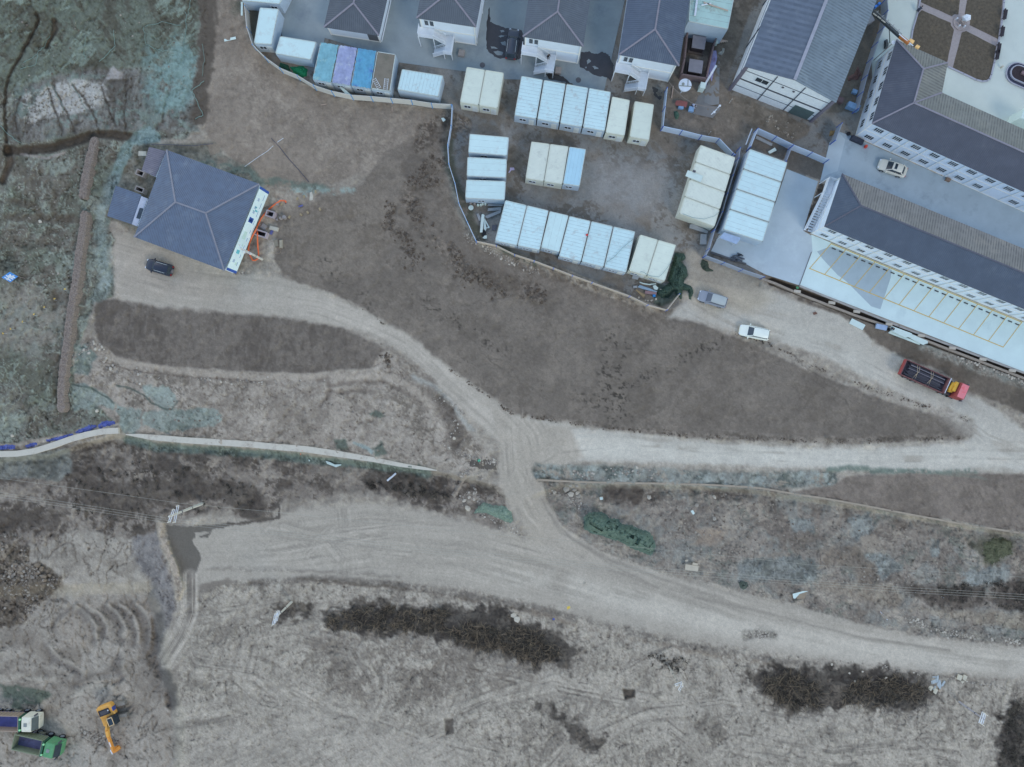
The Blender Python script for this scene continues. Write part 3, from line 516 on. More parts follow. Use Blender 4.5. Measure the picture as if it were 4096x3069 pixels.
mk = poly(pl(Y4, "210,640 420,720 900,880 1300,1060 2209,1390 2400,1480 2400,1657 2209,1657 1700,1450 1500,1300 1150,1170 850,1010 790,940 700,880 600,800 200,660"), 8, 10); paint(mk, (94, 88, 84), 1, .6); speckle(mk, (74, 70, 66), .54, .05, 1.2, 381, .7)
mk = stroke(pl(Y4, "1340,1080 1640,1180 1900,1290 2209,1400 2400,1480"), 44, 12, 14); speckle(mk, (104, 116, 120), .40, .08, .35, 383, .9, h=.08); speckle(mk, (138, 142, 144), .58, .05, .2, 385, .7)
mk = poly(pl(F4, "750,760 960,850 1100,780 1250,860 1550,850 1600,930 1560,1180 1520,1100 1500,960 1350,960 1330,1180 1260,1130 1030,1280 850,1340 700,1260 740,1050"), 6, 9); paint(mk, (60, 78, 76), .9, 1.3); speckle(mk, (84, 104, 102), .56, .05, .3, 387, .7)
for s_ in ("1180,60 1400,90 1440,200 1350,260 1400,400 1480,600 1400,700 1300,800 1040,700 1120,300",):
    mk = poly(pl(F4, s_), 5, 8); paint(mk, (58, 74, 70), .95, 1.4)
# greenery inside the west fence
mk = stroke(pl(A1, "130,200 100,420 110,600 180,780 230,900 300,1080 370,1220"), 34, 10, 10); speckle(mk, (66, 78, 72), .42, .06, .5, 391, .9)
mk = stroke(pl(A1, "550,1300 700,1380 860,1450"), 22, 8, 10); speckle(mk, (70, 88, 82), .42, .06, .4, 393, .9)
mk = poly(pl(Z3, "210,1370 420,1250 560,1200 780,1330 800,1400 640,1500 560,1657 150,1657"), 10, 18); speckle(mk, (78, 72, 69), .44, .06, .5, 395, .9, rough=1.5); speckle(mk, (122, 118, 116), .60, .04, .22, 397, .8, h=.08)
mk = poly(pl(Z2, "60,0 170,0 180,110 90,200 60,120"), 8, 12); speckle(mk, (74, 84, 78), .45, .07, .6, 399, .9)
mk = poly(pl(Z2, "240,70 380,90 320,470 300,400 270,300"), 6, 6); paint(mk, (66, 74, 70), .9)
# ---------------- macro relief
def side_below(pts):                               # >0 below the line (towards the bottom of the picture)
    yl = np.interp(PX, [p[0] for p in pts], [p[1] for p in pts]); return PY - yl
wl = [(-20000, 1905), (0, 1828), (200, 1812), (330, 1770), (460, 1733), (520, 1735), (620, 1762), (1000, 1788), (1200, 1804), (1500, 1850), (1750, 1882), (1960, 1930), (2060, 2010), (2160, 1960), (2250, 1931), (2700, 1934), (3000, 1952), (3300, 1995), (4096, 2133), (22000, 5300)]
sd = side_below(wl)
ramp = np.exp(-((PX - 2080) / 150.0) ** 2)
drop = (1 - ramp) * sstep(2, 26, sd) + ramp * sstep(-250, 420, sd)
BASEH = -2.4 * drop
hill = sstep(0, 1, np.clip((520 - PX) / 620, 0, 1)) * (1 - sstep(1500, 1830, PY)) * sstep(-3000, -200, PX)
BASEH += 2.2 * hill
pitm = np.zeros_like(PX); sl, m = poly(pl(D, "-300,1290 330,1270 352,1400 362,1480 388,1540 385,1620 378,1900 -300,1900"), 30, 12, 2); pitm[sl] = m
BASEH += -3.4 * pitm
HGT += BASEH
# brush beds and mounds a bit sunken, roads flat
ROU = np.clip(ROU, 0, 2)
n1 = fbm(U / 3.1, V / 3.1, 401, 3) - .5; n2 = fbm(U / .9, V / .9, 411, 4, .6) - .5; n3 = fbm(U / .35, V / .35, 421, 2) - .5
flat = np.zeros_like(PX)
for s_, Z_ in (("515,-60 4000,-60 4000,2600 290,1900 250,1400 300,760", Y2), ("-40,760 60,330 180,215 320,270 3600,1700 3600,2400 0,700", Y3), ("330,85 2400,940 3600,1400 3600,1900 2400,1400 225,535", Y4), ("1430,500 1705,610 1575,1045 1830,1155 1540,1525 760,1240 850,1040", A2), ("-1420,-90 2520,-90 2260,1170 2050,1150 1900,950 1330,900 720,810 -20,700 -860,580 -1320,410 -1350,170", Z3)):
    sl, m = poly(pl(Z_, s_), 10, 0); flat[sl] = np.maximum(flat[sl], m)
aa = fbm(U / 9, V / 9, 441, 2) * 9
sk = fbm((U * np.cos(aa) + V * np.sin(aa)) / .22, (-U * np.sin(aa) + V * np.cos(aa)) / 1.6, 443, 3) - .5
lowm = sstep(2050, 2250, PY) * sstep(-100, 50, PX)
COL *= (1 + sk * .30 * lowm * np.clip(ROU + .2, 0, 1))[..., None]
near = (PX > -400) & (PX < 4500) & (PY > -400) & (PY < 3500)
rel = (n1 * .55 * (.25 + .75 * np.clip(ROU, 0, 1)) + n2 * .85 * ROU + n3 * .16 * (ROU + .08) + sk * .22 * lowm * np.clip(ROU, 0, 1)) * (1 - flat)
HGT += np.where(near, rel, n1 * .5)
HGT = HGT * (1 - flat) + flat * (-.02)
# drainage slot beside the parking slab
sl, m = stroke([Y4(-20, 500), Y4(225, 590), Y4(1100, 930), Y4(2209, 1335), Y4(2600, 1480)], 26, 5, 0); ROU[sl] *= (1 - m); HGT[sl] = HGT[sl] * (1 - m) - 1.1 * m
paint((sl, m), (62, 58, 56), 1, 0)
# soil grain; tone also follows the relief, darker in hollows
g = (fbm(U / .28, V / .28, 431, 2) - .5)
COL *= (1 + (g * .22 * (.35 + .65 * np.clip(ROU, 0, 1)) + n2 * .16 * (.4 + .6 * np.clip(ROU, 0, 1)) + n1 * .06))[..., None]
mean_ = COL.mean(-1, keepdims=True); tl_ = (COL[..., 2:3] - COL[..., 0:1] > 8)
COL = mean_ + (COL - mean_) * np.where(tl_, .72, .5)
COL = (COL + 11 * np.clip(1 - COL / 150, 0, 1)) * np.array((1.008, 1.022, 1.008), np.float32)
COL[:] = np.clip(COL, 18, 235)
def gz(px, py):
    i = np.clip(np.searchsorted(xs, px) - 1, 0, NX - 2); j = np.clip(np.searchsorted(ys, py) - 1, 0, NY - 2)
    return float(HGT[j:j + 2, i:i + 2].mean())
def G(p, dz=0.0):
    z = gz(*p) + dz; return P(p[0], p[1], z)
f_ = S0 * (H - HGT) / H
co = np.stack([(PX - 2048) * f_, (1534.5 - PY) * f_, HGT], -1).reshape(-1, 3).astype(np.float32)
idx = np.arange(NY * NX).reshape(NY, NX)
q = np.stack([idx[:-1, :-1], idx[1:, :-1], idx[1:, 1:], idx[:-1, 1:]], -1).reshape(-1, 4).astype(np.int32)
me = bpy.data.meshes.new('ground')
me.vertices.add(len(co)); me.vertices.foreach_set('co', co.ravel())
me.loops.add(q.size); me.loops.foreach_set('vertex_index', q.ravel())
me.polygons.add(len(q)); me.polygons.foreach_set('loop_start', np.arange(0, q.size, 4, dtype=np.int32)); me.polygons.foreach_set('loop_total', np.full(len(q), 4, np.int32))
me.polygons.foreach_set('use_smooth', np.ones(len(q), bool))
me.update(); me.validate()
c = COL / 255.0; lc = 1.14 * np.where(c <= .04045, c / 12.92, ((c + .055) / 1.055) ** 2.4) / np.array(ILL, np.float32)
rgba = np.concatenate([np.clip(lc, 0, .9), (1 - WET)[..., None]], -1).astype(np.float32)
ca = me.color_attributes.new('soil', 'FLOAT_COLOR', 'POINT'); ca.data.foreach_set('color', rgba.ravel())
gm = bpy.data.materials.new('ground_soil'); gm.use_nodes = True; nt = gm.node_tree; N = nt.nodes; L = nt.links; b = N['Principled BSDF']
at = N.new('ShaderNodeAttribute'); at.attribute_name = 'soil'; tc = N.new('ShaderNodeTexCoord')
no = N.new('ShaderNodeTexNoise'); no.inputs['Scale'].default_value = 5.5; no.inputs['Detail'].default_value = 5; no.inputs['Roughness'].default_value = .7; L.new(tc.outputs['Object'], no.inputs['Vector'])
mr = N.new('ShaderNodeMapRange'); mr.inputs[1].default_value = .3; mr.inputs[2].default_value = .7; mr.inputs[3].default_value = .84; mr.inputs[4].default_value = 1.16; L.new(no.outputs['Fac'], mr.inputs[0])
ml = N.new('ShaderNodeVectorMath'); ml.operation = 'SCALE'; L.new(at.outputs['Color'], ml.inputs[0]); L.new(mr.outputs[0], ml.inputs['Scale']); L.new(ml.outputs[0], b.inputs['Base Color'])
rr = N.new('ShaderNodeMapRange'); rr.inputs[3].default_value = .35; rr.inputs[4].default_value = .95; L.new(at.outputs['Alpha'], rr.inputs[0]); L.new(rr.outputs[0], b.inputs['Roughness'])
b.inputs['Specular IOR Level'].default_value = .2
bp = N.new('ShaderNodeBump'); bp.inputs['Distance'].default_value = .05; L.new(no.outputs['Fac'], bp.inputs['Height']); L.new(bp.outputs[0], b.inputs['Normal'])
me.materials.append(gm)
go = bpy.data.objects.new('ground', me); C.objects.link(go); struct(go)
# ------------------------------------------------------------------ paved sheets, kerbs, lines
M_conc = mat('concrete_pavement', A(126, 143, 160), .85, var=.10, vscale=.35, stain=A(110, 126, 146), stain_amt=.8, stain_scale=.25, bump=.01)
M_conc_l = mat('concrete_pavement_pale', A(160, 182, 206), .85, var=.08, vscale=.3, stain=A(140, 162, 186), stain_amt=.8, stain_scale=.18, bump=.01)
M_park = mat('parking_concrete', A(184, 213, 232), .8, var=.06, vscale=.3, stain=A(166, 194, 214), stain_amt=.7, stain_scale=.2, bump=.01)
M_wetc = mat('parking_damp_concrete', A(150, 174, 198), .6, var=.06, vscale=.6)
M_court = mat('courtyard_concrete', A(176, 194, 204), .8, var=.05, vscale=.3, stain=A(160, 178, 192), stain_amt=.6, stain_scale=.2)
M_yel = mat('yellow_line_paint', A(186, 172, 116), .7, var=.18, vscale=4)
M_lawn = mat('winter_lawn', A(84, 82, 78), .95, var=.28, vscale=2.2, stain=A(104, 98, 88), stain_amt=.8, stain_scale=.9, bump=.05)
M_pathp = mat('garden_path_paving', A(146, 146, 158), .85, var=.10, vscale=3, bump=.01)
M_kerb = mat('stone_kerb', A(148, 158, 184), .7, var=.1)
M_pud = mat('puddle_wet_concrete', A(54, 56, 62), .22, var=.15, vscale=1.2, spec=.5)
def sheet(name, pts, z, m, thick=0.0, parent=None, smooth_n=0):
    mb = MB(); w = [P(p[0], p[1], z) for p in pts]
    if thick: mb.mesh([tuple(v) for v in w] + [(v.x, v.y, z - thick) for v in w], [tuple(range(len(w)))] + [(i, (i + 1) % len(w), len(w) + (i + 1) % len(w), len(w) + i) for i in range(len(w))])
    else: mb.face(w)
    o = mb.build(name, m, parent); return o
def jag(pts, amp, n, seed=0):
    rg = random.Random(seed); out = []
    for i in range(len(pts)):
        a, b = pts[i], pts[(i + 1) % len(pts)]
        for k in range(n):
            t = k / n; out.append((a[0] + (b[0] - a[0]) * t + rg.uniform(-amp, amp), a[1] + (b[1] - a[1]) * t + rg.uniform(-amp, amp)))
    return out
struct(sheet('camp_road', pl(Z3, "-1400,-80 2500,-80 2220,1150 2050,1120 1900,920 1500,880 1330,880 1150,875 720,790 -20,690 -260,600 -560,500 -830,420 -860,560 -1010,500 -1140,470 -1300,400 -1330,180"), .025, M_conc))
struct(sheet('service_yard', pl(A2, "1430,500 1705,610 1575,1045 1640,1085 1835,1160 1660,1235 1540,1528 1240,1432 1050,1330 1000,1310 760,1225 830,1085 1000,1030 1215,1100 1330,800"), .03, mat('service_yard_concrete', A(160, 182, 206), .85, var=.07, vscale=.4, stain=A(176, 200, 222), stain_amt=.8, stain_scale=.22)))
struct(sheet('lane', pl(Y3, "-45,770 60,330 175,215 330,270 3700,1760 3700,2300 1900,1700 0,800"), .03, mat('lane_concrete', A(146, 169, 194), .85, var=.09, vscale=.3, stain=A(124, 144, 168), stain_amt=.9, stain_scale=.3)))
struct(sheet('lane_edge_slab', pl(Y3, "-45,766 62,345 170,225 235,300 150,650 30,690"), .034, M_conc_l))
struct(sheet('parking_lot', pl(Y4, "340,235 330,85 2400,940 3600,1440 3600,1900 2400,1376 2209,1298 225,533"), .04, M_park, 1.25))
for s_ in ("380,235 500,190 700,262 910,345 1040,400 1030,470 940,745 860,720 640,500 560,440 430,300",):
    struct(sheet('damp_patch', pl(Y4, s_), .044, M_wetc))
struct(sheet('courtyard', pl(Y2, "515,-300 4600,-300 4600,2900 1400,1500 300,1400 290,780 440,330"), .03, M_court))
for s_ in ("905,-300 1410,-300 1400,0 1380,185 1330,182 1298,205 900,28", "920,128 1285,290 1285,320 1325,375 1245,760 1240,800 780,600 790,500 862,190", "1500,-300 1960,-300 1935,30 1925,150 1880,495 1500,305 1480,260 1452,225 1490,0", "1425,410 1480,393 1855,585 1820,800 1785,950 1765,990 1730,1015 1680,1022 1600,1000 1310,860"):
    struct(sheet('lawn', jag(pl(Y2, s_), .7, 5, 3), .06, M_lawn))
struct(sheet('garden_path', pl(Y2, "880,-310 1980,-310 1950,60 1935,300 1885,560 1830,800 1795,960 1770,1010 1735,1030 1680,1036 1600,1014 1250,850 770,610 780,500 860,150"), .045, M_pathp))
def kerb(name, pts, w, h, z0, m, closed=False):
    mb = MB(); q = [P(p[0], p[1], z0) for p in pts] + ([P(pts[0][0], pts[0][1], z0)] if closed else [])
    for a, b in zip(q[:-1], q[1:]):
        d = (b - a); ln = d.length; d.normalize(); sd_ = Vector((-d.y, d.x, 0)) * w / 2
        a2 = a - d * w * .18; b2 = b + d * w * .18
        mb.hexa([a2 - sd_, b2 - sd_, b2 + sd_, a2 + sd_], [v + Vector((0, 0, h)) for v in (a2 - sd_, b2 - sd_, b2 + sd_, a2 + sd_)])
    return mb.build(name, m)
tag(kerb('garden_kerb', pl(Y2, "905,-60 865,160 800,380 782,500"), .22, .16, .03, M_kerb), 'pale raised stone kerb along the west side of the garden lawn', 'kerb')
tag(kerb('garden_kerb', pl(Y2, "1250,848 1440,935 1600,1012 1680,1032 1735,1026 1770,1005 1792,950 1828,800 1880,540 1900,440 1940,180 1950,40 1965,-60"), .22, .16, .03, M_kerb), 'long stone kerb rounding the south-east corner of the garden lawns', 'kerb')
mb = MB()
top = [Y4(505 + (2190 - 505) * t, 165 + (860 - 165) * t) for t in np.linspace(0, 1, 14)]; bot = [Y4(315 + (2025 - 315) * t, 385 + (1080 - 385) * t) for t in np.linspace(0, 1, 14)]
def line_(a, b, w=.12, z=.05):
    a = P(*a, z); b = P(*b, z); d = (b - a).normalized(); s_ = Vector((-d.y, d.x, 0)) * w / 2; e = d * w / 2
    mb.face([a - s_ - e, b - s_ + e, b + s_ + e, a + s_ - e])
line_(top[0], top[-1], .15); line_(bot[0], bot[-1], .15)
for i_, (a, b) in enumerate(zip(top, bot)): line_(a, b, .12, .054)
struct(mb.build('bay_lines', M_yel))
M_stop = mat('black_rubber', A(70, 76, 84), .7)
for i_ in range(13):
    for k_ in (.27, .76):
        t = (i_ + k_) / 13; c_ = Y4(505 + 1685 * t - 12, 165 + 695 * t + 32); w = P(*c_, .04)
        mb = MB(); rz_ = -R(22.4); mb.cbox((0, 0, .05), .62, .16, .10, 0); mb.cbox((-.2, 0, .105), .14, .165, .012); mb.cbox((.2, 0, .105), .14, .165, .012)
        o = mb.build('wheel_stop', M_stop); o.location = w; o.rotation_euler = (0, 0, rz_)
        tag(o, '%s black wheel stop in the yellow bay %s' % ('left' if k_ < .5 else 'right', ['by the stair', 'second from the stair', 'third from the stair', 'fourth from the stair', 'fifth from the stair', 'sixth from the stair', 'in the middle of the row', 'sixth from the right end', 'fifth from the right end', 'fourth from the right end', 'third from the right end', 'second from the right end', 'at the right end'][i_]), 'wheel stop', 'wheel stops in the parking bays')
for s_, sd_ in (("960,240 985,80 1000,240 1050,270 1160,310 1290,320 1350,340 1380,500 1340,640 1270,670 1170,640 1100,650 1040,620 985,580 960,540 955,440", 1), ("1990,580 2090,570 2150,600 2240,575 2300,600 2330,660 2360,720 2345,840 2330,900 2270,850 2180,840 2080,790 1985,740", 2), ("1610,820 1700,800 1800,850 1880,915 1780,905 1640,870", 3), ("2790,960 2900,1000 2910,1060 2870,1110 2800,1050", 4)):
    struct(sheet('puddle', jag(pl(Z3, s_), 2.2, 5, sd_), .029, M_pud))
for s_ in ("1100,335 1140,332 1155,350 1120,360", "1080,400 1120,388 1160,400 1110,415", "1110,465 1160,455 1175,480 1170,510 1135,500", "1000,512 1040,515 1080,540 1010,535", "1030,570 1080,560 1140,580 1130,610 1080,615", "2060,670 2085,650 2110,680 2070,710", "2120,730 2150,728 2195,760 2150,765", "2040,740 2060,735 2060,755 2045,755"):
    struct(sheet('dry_island', jag(pl(Z3, s_), 1.0, 3, 5), .033, M_conc))
for s_ in ((910, 720), (1970, 885)):
    mb = MB(); w = P(*Z3(*s_), .03); mb.disc((0, 0, 0), .42, .02, 20); mb.disc((0, 0, .02), .33, .012, 20)
    o = mb.build('manhole_cover', mat('cast_iron', A(88, 92, 104) if s_[0] < 1000 else A(112, 118, 128), .6, var=.2, vscale=8)); o.location = w
    tag(o, 'dark round manhole cover on the camp road above the cream pair' if s_[0] < 1000 else 'grey round manhole cover on the camp road above the white row', 'manhole cover', 'manhole covers')
# drainage beam with its blocks beside the slot
M_beam = mat('old_concrete', A(138, 136, 136), .9, var=.14, vscale=1.5, bump=.02)
t_ = thing('drain_kerb_beam', 'long weathered concrete beam between the earth bank and the drain slot', 'retaining beam', P(*Y4(1100, 905), 0))
mb = MB(); a = P(*Y4(-120, 478), .1); pts_ = [(-120, 478), (0, 520), (225, 618), (700, 800), (1100, 935), (1500, 1090), (2209, 1362), (3300, 1790)]
for p0, p1 in zip(pts_[:-1], pts_[1:]): mb.bar(P(*Y4(*p0), -.3), P(*Y4(*p1), -.3), .34, 1.0)
mb.build('beam', M_beam, t_, world=True)
for c_ in ((210, 590), (515, 690), (735, 768), (1020, 880), (1305, 980), (1580, 1090), (1850, 1190), (2110, 1290)):
    mb = MB(); c0 = P(*Y4(c_[0] - 4, c_[1] - 2), .28); mb.cbox(c0, 1.0, .42, .22, -R(8)); mb.build('bracket_block', mat('pale_concrete', A(164, 166, 168), .85), t_, world=True)
tag(kerb('slab_kerb', pl(Y4, "228,541 1100,895 2209,1309 3300,1760"), .3, .14, .04, mat('kerb_concrete', A(146, 152, 162), .85, var=.12, vscale=2)), 'raised concrete kerb along the outer edge of the parking slab', 'kerb')
tag(kerb('joint_edge', pl(Y4, "226,530 330,240"), .10, .05, .04, mat('cast_iron2', A(104, 110, 122), .7)), 'dark steel drain strip crossing the slab at the first parking bay', 'drain strip')

# ------------------------------------------------------------------ shared building materials
def roof_m(name, r, g, b, per=.30, dark=.78, stn=None):
    r *= .96; g *= 1.02; b *= 1.0
    return mat(name, A(r, g, b), .75, var=.13, vscale=.45, stain=stn or A(r * 1.2, g * 1.17, b * 1.12), stain_amt=.75, stain_scale=.3, ribs=(0, per, per * .5, [v * dark for v in A(r, g, b)], .03))
M_wall = mat('white_wall_panel', (.76, .82, .86), .6, var=.04, vscale=.6, stain=(.62, .66, .70), stain_amt=.25, stain_scale=.5)
M_trim = mat('cream_trim', (.84, .82, .74), .6, var=.03)
M_ridge = mat('ridge_flashing', A(124, 128, 150), .6, var=.12, vscale=2)
M_glass = mat('dark_window_glass', (.03, .045, .055), .12, var=.3, vscale=2, spec=.6)
M_frame = mat('white_window_frame', (.75, .78, .78), .5)
M_steelw = mat('white_painted_steel', (.78, .80, .80), .5, var=.06, vscale=2, stain=(.5, .42, .34), stain_amt=.25, stain_scale=1.5)
M_dk = mat('dark_fascia', A(78, 82, 100), .6)

def quad_uv(mb, a, b, c, d, mi=0):      # a-b is the eave, c-d the top; u runs along the eave
    a, b, c, d = map(Vector, (a, b, c, d)); e = (b - a).normalized(); n = e.cross(d - a).normalized(); s_ = n.cross(e)
    uv = [((p - a).dot(e), (p - a).dot(s_)) for p in (a, b, c, d)]
    if (c - d).length < 1e-4: mb.face([a, b, c], uv[:3], mi)
    else: mb.face([a, b, c, d], uv, mi)

def window(parent, a, e, n, u, z, w, h, world=True, panes=2):
    """a: wall origin, e: unit along wall, n: outward normal"""
    fr = MB(); o = a + e * u + n * .02; t = .06
    def bx(mb, u0, z0, u1, z1, d0, d1, mi=0):
        q = [o + e * uu + Vector((0, 0, zz)) + n * dd for zz in (z0, z1) for uu, dd in ((u0, d0), (u1, d0), (u1, d1), (u0, d1))]
        mb.hexa(q[:4], q[4:], mi)
    bx(fr, -w / 2 - t, z - t, -w / 2, z + h + t, 0, .05); bx(fr, w / 2, z - t, w / 2 + t, z + h + t, 0, .05)
    bx(fr, -w / 2, z - t, w / 2, z, 0, .07); bx(fr, -w / 2, z + h, w / 2, z + h + t, 0, .05)
    for k in range(1, panes): x = -w / 2 + w * k / panes; bx(fr, x - t / 2, z, x + t / 2, z + h, .005, .045)
    f = fr.build('window', M_frame, parent, world=world)
    g = MB(); bx(g, -w / 2, z, w / 2, z + h, -.01, .015)
    off = Vector(parent.location); g2 = MB(); g2.mesh([Vector(v) - off for v in g.v], g.f); pn = g2.build('pane', M_glass, None); pn.parent = f
    return f

def wall_ring(mb, ring, z0, z1, mi=0):
    n = len(ring)
    for i in range(n):
        a, b = ring[i], ring[(i + 1) % n]; mb.face([(a.x, a.y, z0), (b.x, b.y, z0), (b.x, b.y, z1), (a.x, a.y, z1)], [(0, z0), ((b - a).length, z0), ((b - a).length, z1), (0, z1)], mi)
def inset(ring, d):
    c = sum((p for p in ring), Vector((0, 0, 0))) / len(ring); out = []
    n = len(ring)
    for i in range(n):
        p0, p, p1 = ring[i - 1], ring[i], ring[(i + 1) % n]
        e0 = (p - p0); e0.z = 0; e0.normalize(); e1 = (p1 - p); e1.z = 0; e1.normalize()
        n0 = Vector((-e0.y, e0.x, 0)); n1 = Vector((-e1.y, e1.x, 0))
        # inward for a counter-clockwise ring
        k = (n0 + n1); k = k / max(1e-6, (1 + n0.dot(n1))); out.append(Vector((p.x, p.y, 0)) + k * d)
    return out
def ccw(ring):
    s_ = sum(ring[i].x * ring[(i + 1) % len(ring)].y - ring[(i + 1) % len(ring)].x * ring[i].y for i in range(len(ring)))
    return ring if s_ > 0 else ring[::-1]

def roofs(parent, faces, m, ridges, ridge_m=None, soffit=None, thick=.12):
    """faces: list of (eave a, eave b, top c, top d)"""
    mb = MB()
    for f in faces: quad_uv(mb, *f)
    if soffit:
        r_ = soffit; n = len(r_)
        mb.face([(p.x, p.y, p.z - thick) for p in r_][::-1])
        for i in range(n):
            a, b = r_[i], r_[(i + 1) % n]; mb.face([(a.x, a.y, a.z - thick), (b.x, b.y, b.z - thick), b, a])
    ro = mb.build('roof', m, parent, world=True)
    rd = MB()
    for a, b in ridges: rd.bar(Vector(a) + Vector((0, 0, .03)), Vector(b) + Vector((0, 0, .03)), .24, .07)
    k = rd.build('ridge_cap', ridge_m or M_ridge, None); k.parent = ro
    k.data.transform(Matrix.Translation(-Vector(parent.location)))
    return ro

def stair(parent, o, e, n):
    """two-flight white steel stair in front of a facade; o: ground corner"""
    up = Vector((0, 0, 1))
    def pt(u, d, z): return o + e * u + n * d + up * z
    def slab(mb, u0, d0, u1, d1, z, t=.08):
        q = [pt(u0, d0, z - t), pt(u1, d0, z - t), pt(u1, d1, z - t), pt(u0, d1, z - t)]; mb.hexa(q, [v + up * t for v in q])
    mb = MB(); slab(mb, 0, .05, 2.3, 1.55, 3.15); mb.build('upper_landing', M_steelw, parent, world=True)
    mb = MB(); slab(mb, 4.0, .05, 5.2, 2.9, 1.65); mb.build('lower_landing', M_steelw, parent, world=True)
    def flight(u0, z0, u1, z1, d0, d1, nm):
        mb = MB(); k = 9
        for i in range(k):
            t = (i + .5) / k; u = u0 + (u1 - u0) * t; z = z0 + (z1 - z0) * t; slab(mb, u - .13, d0 + .05, u + .13, d1 - .05, z, .05)
        for d_ in (d0, d1):
            mb.bar(pt(u0, d_, z0), pt(u1, d_, z1), .06, .22); mb.bar(pt(u0, d_, z0 + .95), pt(u1, d_, z1 + .95), .07, .07)
            mb.bar(pt(u0, d_, z0 + .55), pt(u1, d_, z1 + .55), .03, .05)
            for i in range(8): t = i / 7; u = u0 + (u1 - u0) * t; z = z0 + (z1 - z0) * t; mb.bar(pt(u, d_, z), pt(u, d_, z + .95), .03, .03)
        mb.build(nm, M_steelw, parent, world=True)
    flight(2.3, 3.1, 4.0, 1.65, .35, 1.45, 'upper_flight'); flight(4.0, 1.6, 2.2, .1, 1.75, 2.85, 'lower_flight')
    def rail(pts, z0):
        mb = MB()
        for a, b in zip(pts[:-1], pts[1:]):
            mb.bar(pt(*a, z0 + 1.0), pt(*b, z0 + 1.0), .07, .07)
            for zz in (.12, .42, .7): mb.bar(pt(*a, z0 + zz), pt(*b, z0 + zz), .03, .07)
        mb.build('railing', M_steelw, parent, world=True)
    rail([(0, .1), (0, 1.55), (2.3, 1.55)], 3.15); rail([(4.0, .1), (5.2, .1), (5.2, 2.9), (4.0, 2.9)], 1.65)
    for u, d_, z in ((0, 1.55, 3.2), (2.3, 1.55, 3.2), (4.0, 2.9, 2.7), (5.2, 2.9, 2.7), (5.2, .1, 2.7), (2.2, 2.85, 1.1)):
        mb = MB(); mb.bar(pt(u, d_, 0), pt(u, d_, z), .11, .11); mb.build('post', M_steelw, parent, world=True)

def camp_block(label, BL, BR, apex, up_l, up_r, h, hr, roofm, two, length=26, wins=(), gable_win=False):
    bl, br = P(*BL, h), P(*BR, h); dl = (P(*up_l, h) - bl).normalized(); dr = (P(*up_r, h) - br).normalized(); d = ((dl + dr) / 2).normalized()
    tl, tr = bl + d * length, br + d * length; ap = P(*apex, hr); ap2 = ap + d * (length - 2 * (ap - (bl + br) / 2).dot(d))
    e = (br - bl).normalized()
    c = (bl + br + tl + tr) / 4
    t = thing('camp_block', label, 'building', (c.x, c.y, 0), 0, 'grey roofed camp blocks along the top')
    ring = [bl, br, tr, tl]
    roofs(t, [(bl, br, ap, ap), (br, tr, ap2, ap), (tr, tl, ap2, ap2), (tl, bl, ap, ap2)], roofm, [(bl, ap), (br, ap), (ap, ap2), (tl, ap2), (tr, ap2)], None, ring)
    w = inset([Vector((p.x, p.y, 0)) for p in ring], .38); mb = MB(); wall_ring(mb, w, -.3, h - .1); mb.build('wall', M_wall, t, world=True)
    a, b = w[0], w[1]; e = (b - a).normalized(); n = Vector((e.y, -e.x, 0)); L_ = (b - a).length
    mb = MB()
    for z in ([.12, 2.95, h - .35] if two else [.12, h - .3]): mb.bar(a + n * .04 + Vector((0, 0, z)), b + n * .04 + Vector((0, 0, z)), .07, .22)
    for u in (0, L_): mb.bar(a + e * u + n * .045 + Vector((0, 0, 0)), a + e * u + n * .045 + Vector((0, 0, h - .2)), .16, .16)
    mb.build('trim', M_trim, t, world=True)
    if two:
        for u in (.85, 1.65): window(t, a, e, n, u, 3.9, .55, 1.35, panes=1)
        stair(t, a - e * .35, e, n)
        # gutter pipes on the right wall
        nb = w[2] - w[1]; nb.normalize(); nr = Vector((nb.y, -nb.x, 0))
        for k in (0.3, 5, 10): mb = MB(); mb.tube([w[1] + nb * k + nr * .1 + Vector((0, 0, 0)), w[1] + nb * k + nr * .1 + Vector((0, 0, h - .3))], .06, 6); mb.build('drain_pipe', M_steelw, t, world=True)
        for k in range(3): window(t, w[1], nb, nr, 3 + 4.2 * k, 3.9, 1.3, 1.2)
    else:
        mb = MB(); q = a + e * (L_ * .78) + n * .03; mb.bar(q + Vector((0, 0, 1.1)), q + e * 1.6 + Vector((0, 0, 1.1)), .04, 2.1); mb.build('door', mat('dark_grey_door', A(84, 92, 106), .5), t, world=True)
        mb = MB(); mb.bar(a + e * (L_ + .2), w[2] + e * .2, .10, .5); mb.build('plinth', M_steelw, t, world=True)
    return t
RA = roof_m('blue_grey_roof', 86, 92, 112); RB = roof_m('blue_grey_roof_b', 90, 97, 118); RC = roof_m('blue_grey_roof_c', 84, 94, 122)
camp_block('single storey block with grey hip roof beside the tarp covered containers', Z2(1090, 300), Z2(1700, 395), Z2(1420, 35), Z2(1140, 0), Z2(1812, 0), 2.8, 4.3, RA, False, 24)
camp_block('two storey block with grey hip roof and stair beside the round manhole', Z3(180, 200), Z3(840, 300), Z3(544, -86), Z3(212, 0), Z3(905, 0), 6.2, 7.8, RB, True)
camp_block('two storey block with stair where a person in black stands', Z3(1355, 405), Z3(2025, 515), Z3(1740, 130), Z3(1412, 0), Z3(2105, 0), 6.2, 7.8, RB, True)
camp_block('two storey bluish roofed block with stair, beside the walled tank yard', Z4(485, 605), Z4(1150, 730), Z4(885, 325), Z4(575, 0), Z4(1270, 0), 6.2, 7.8, RC, True)

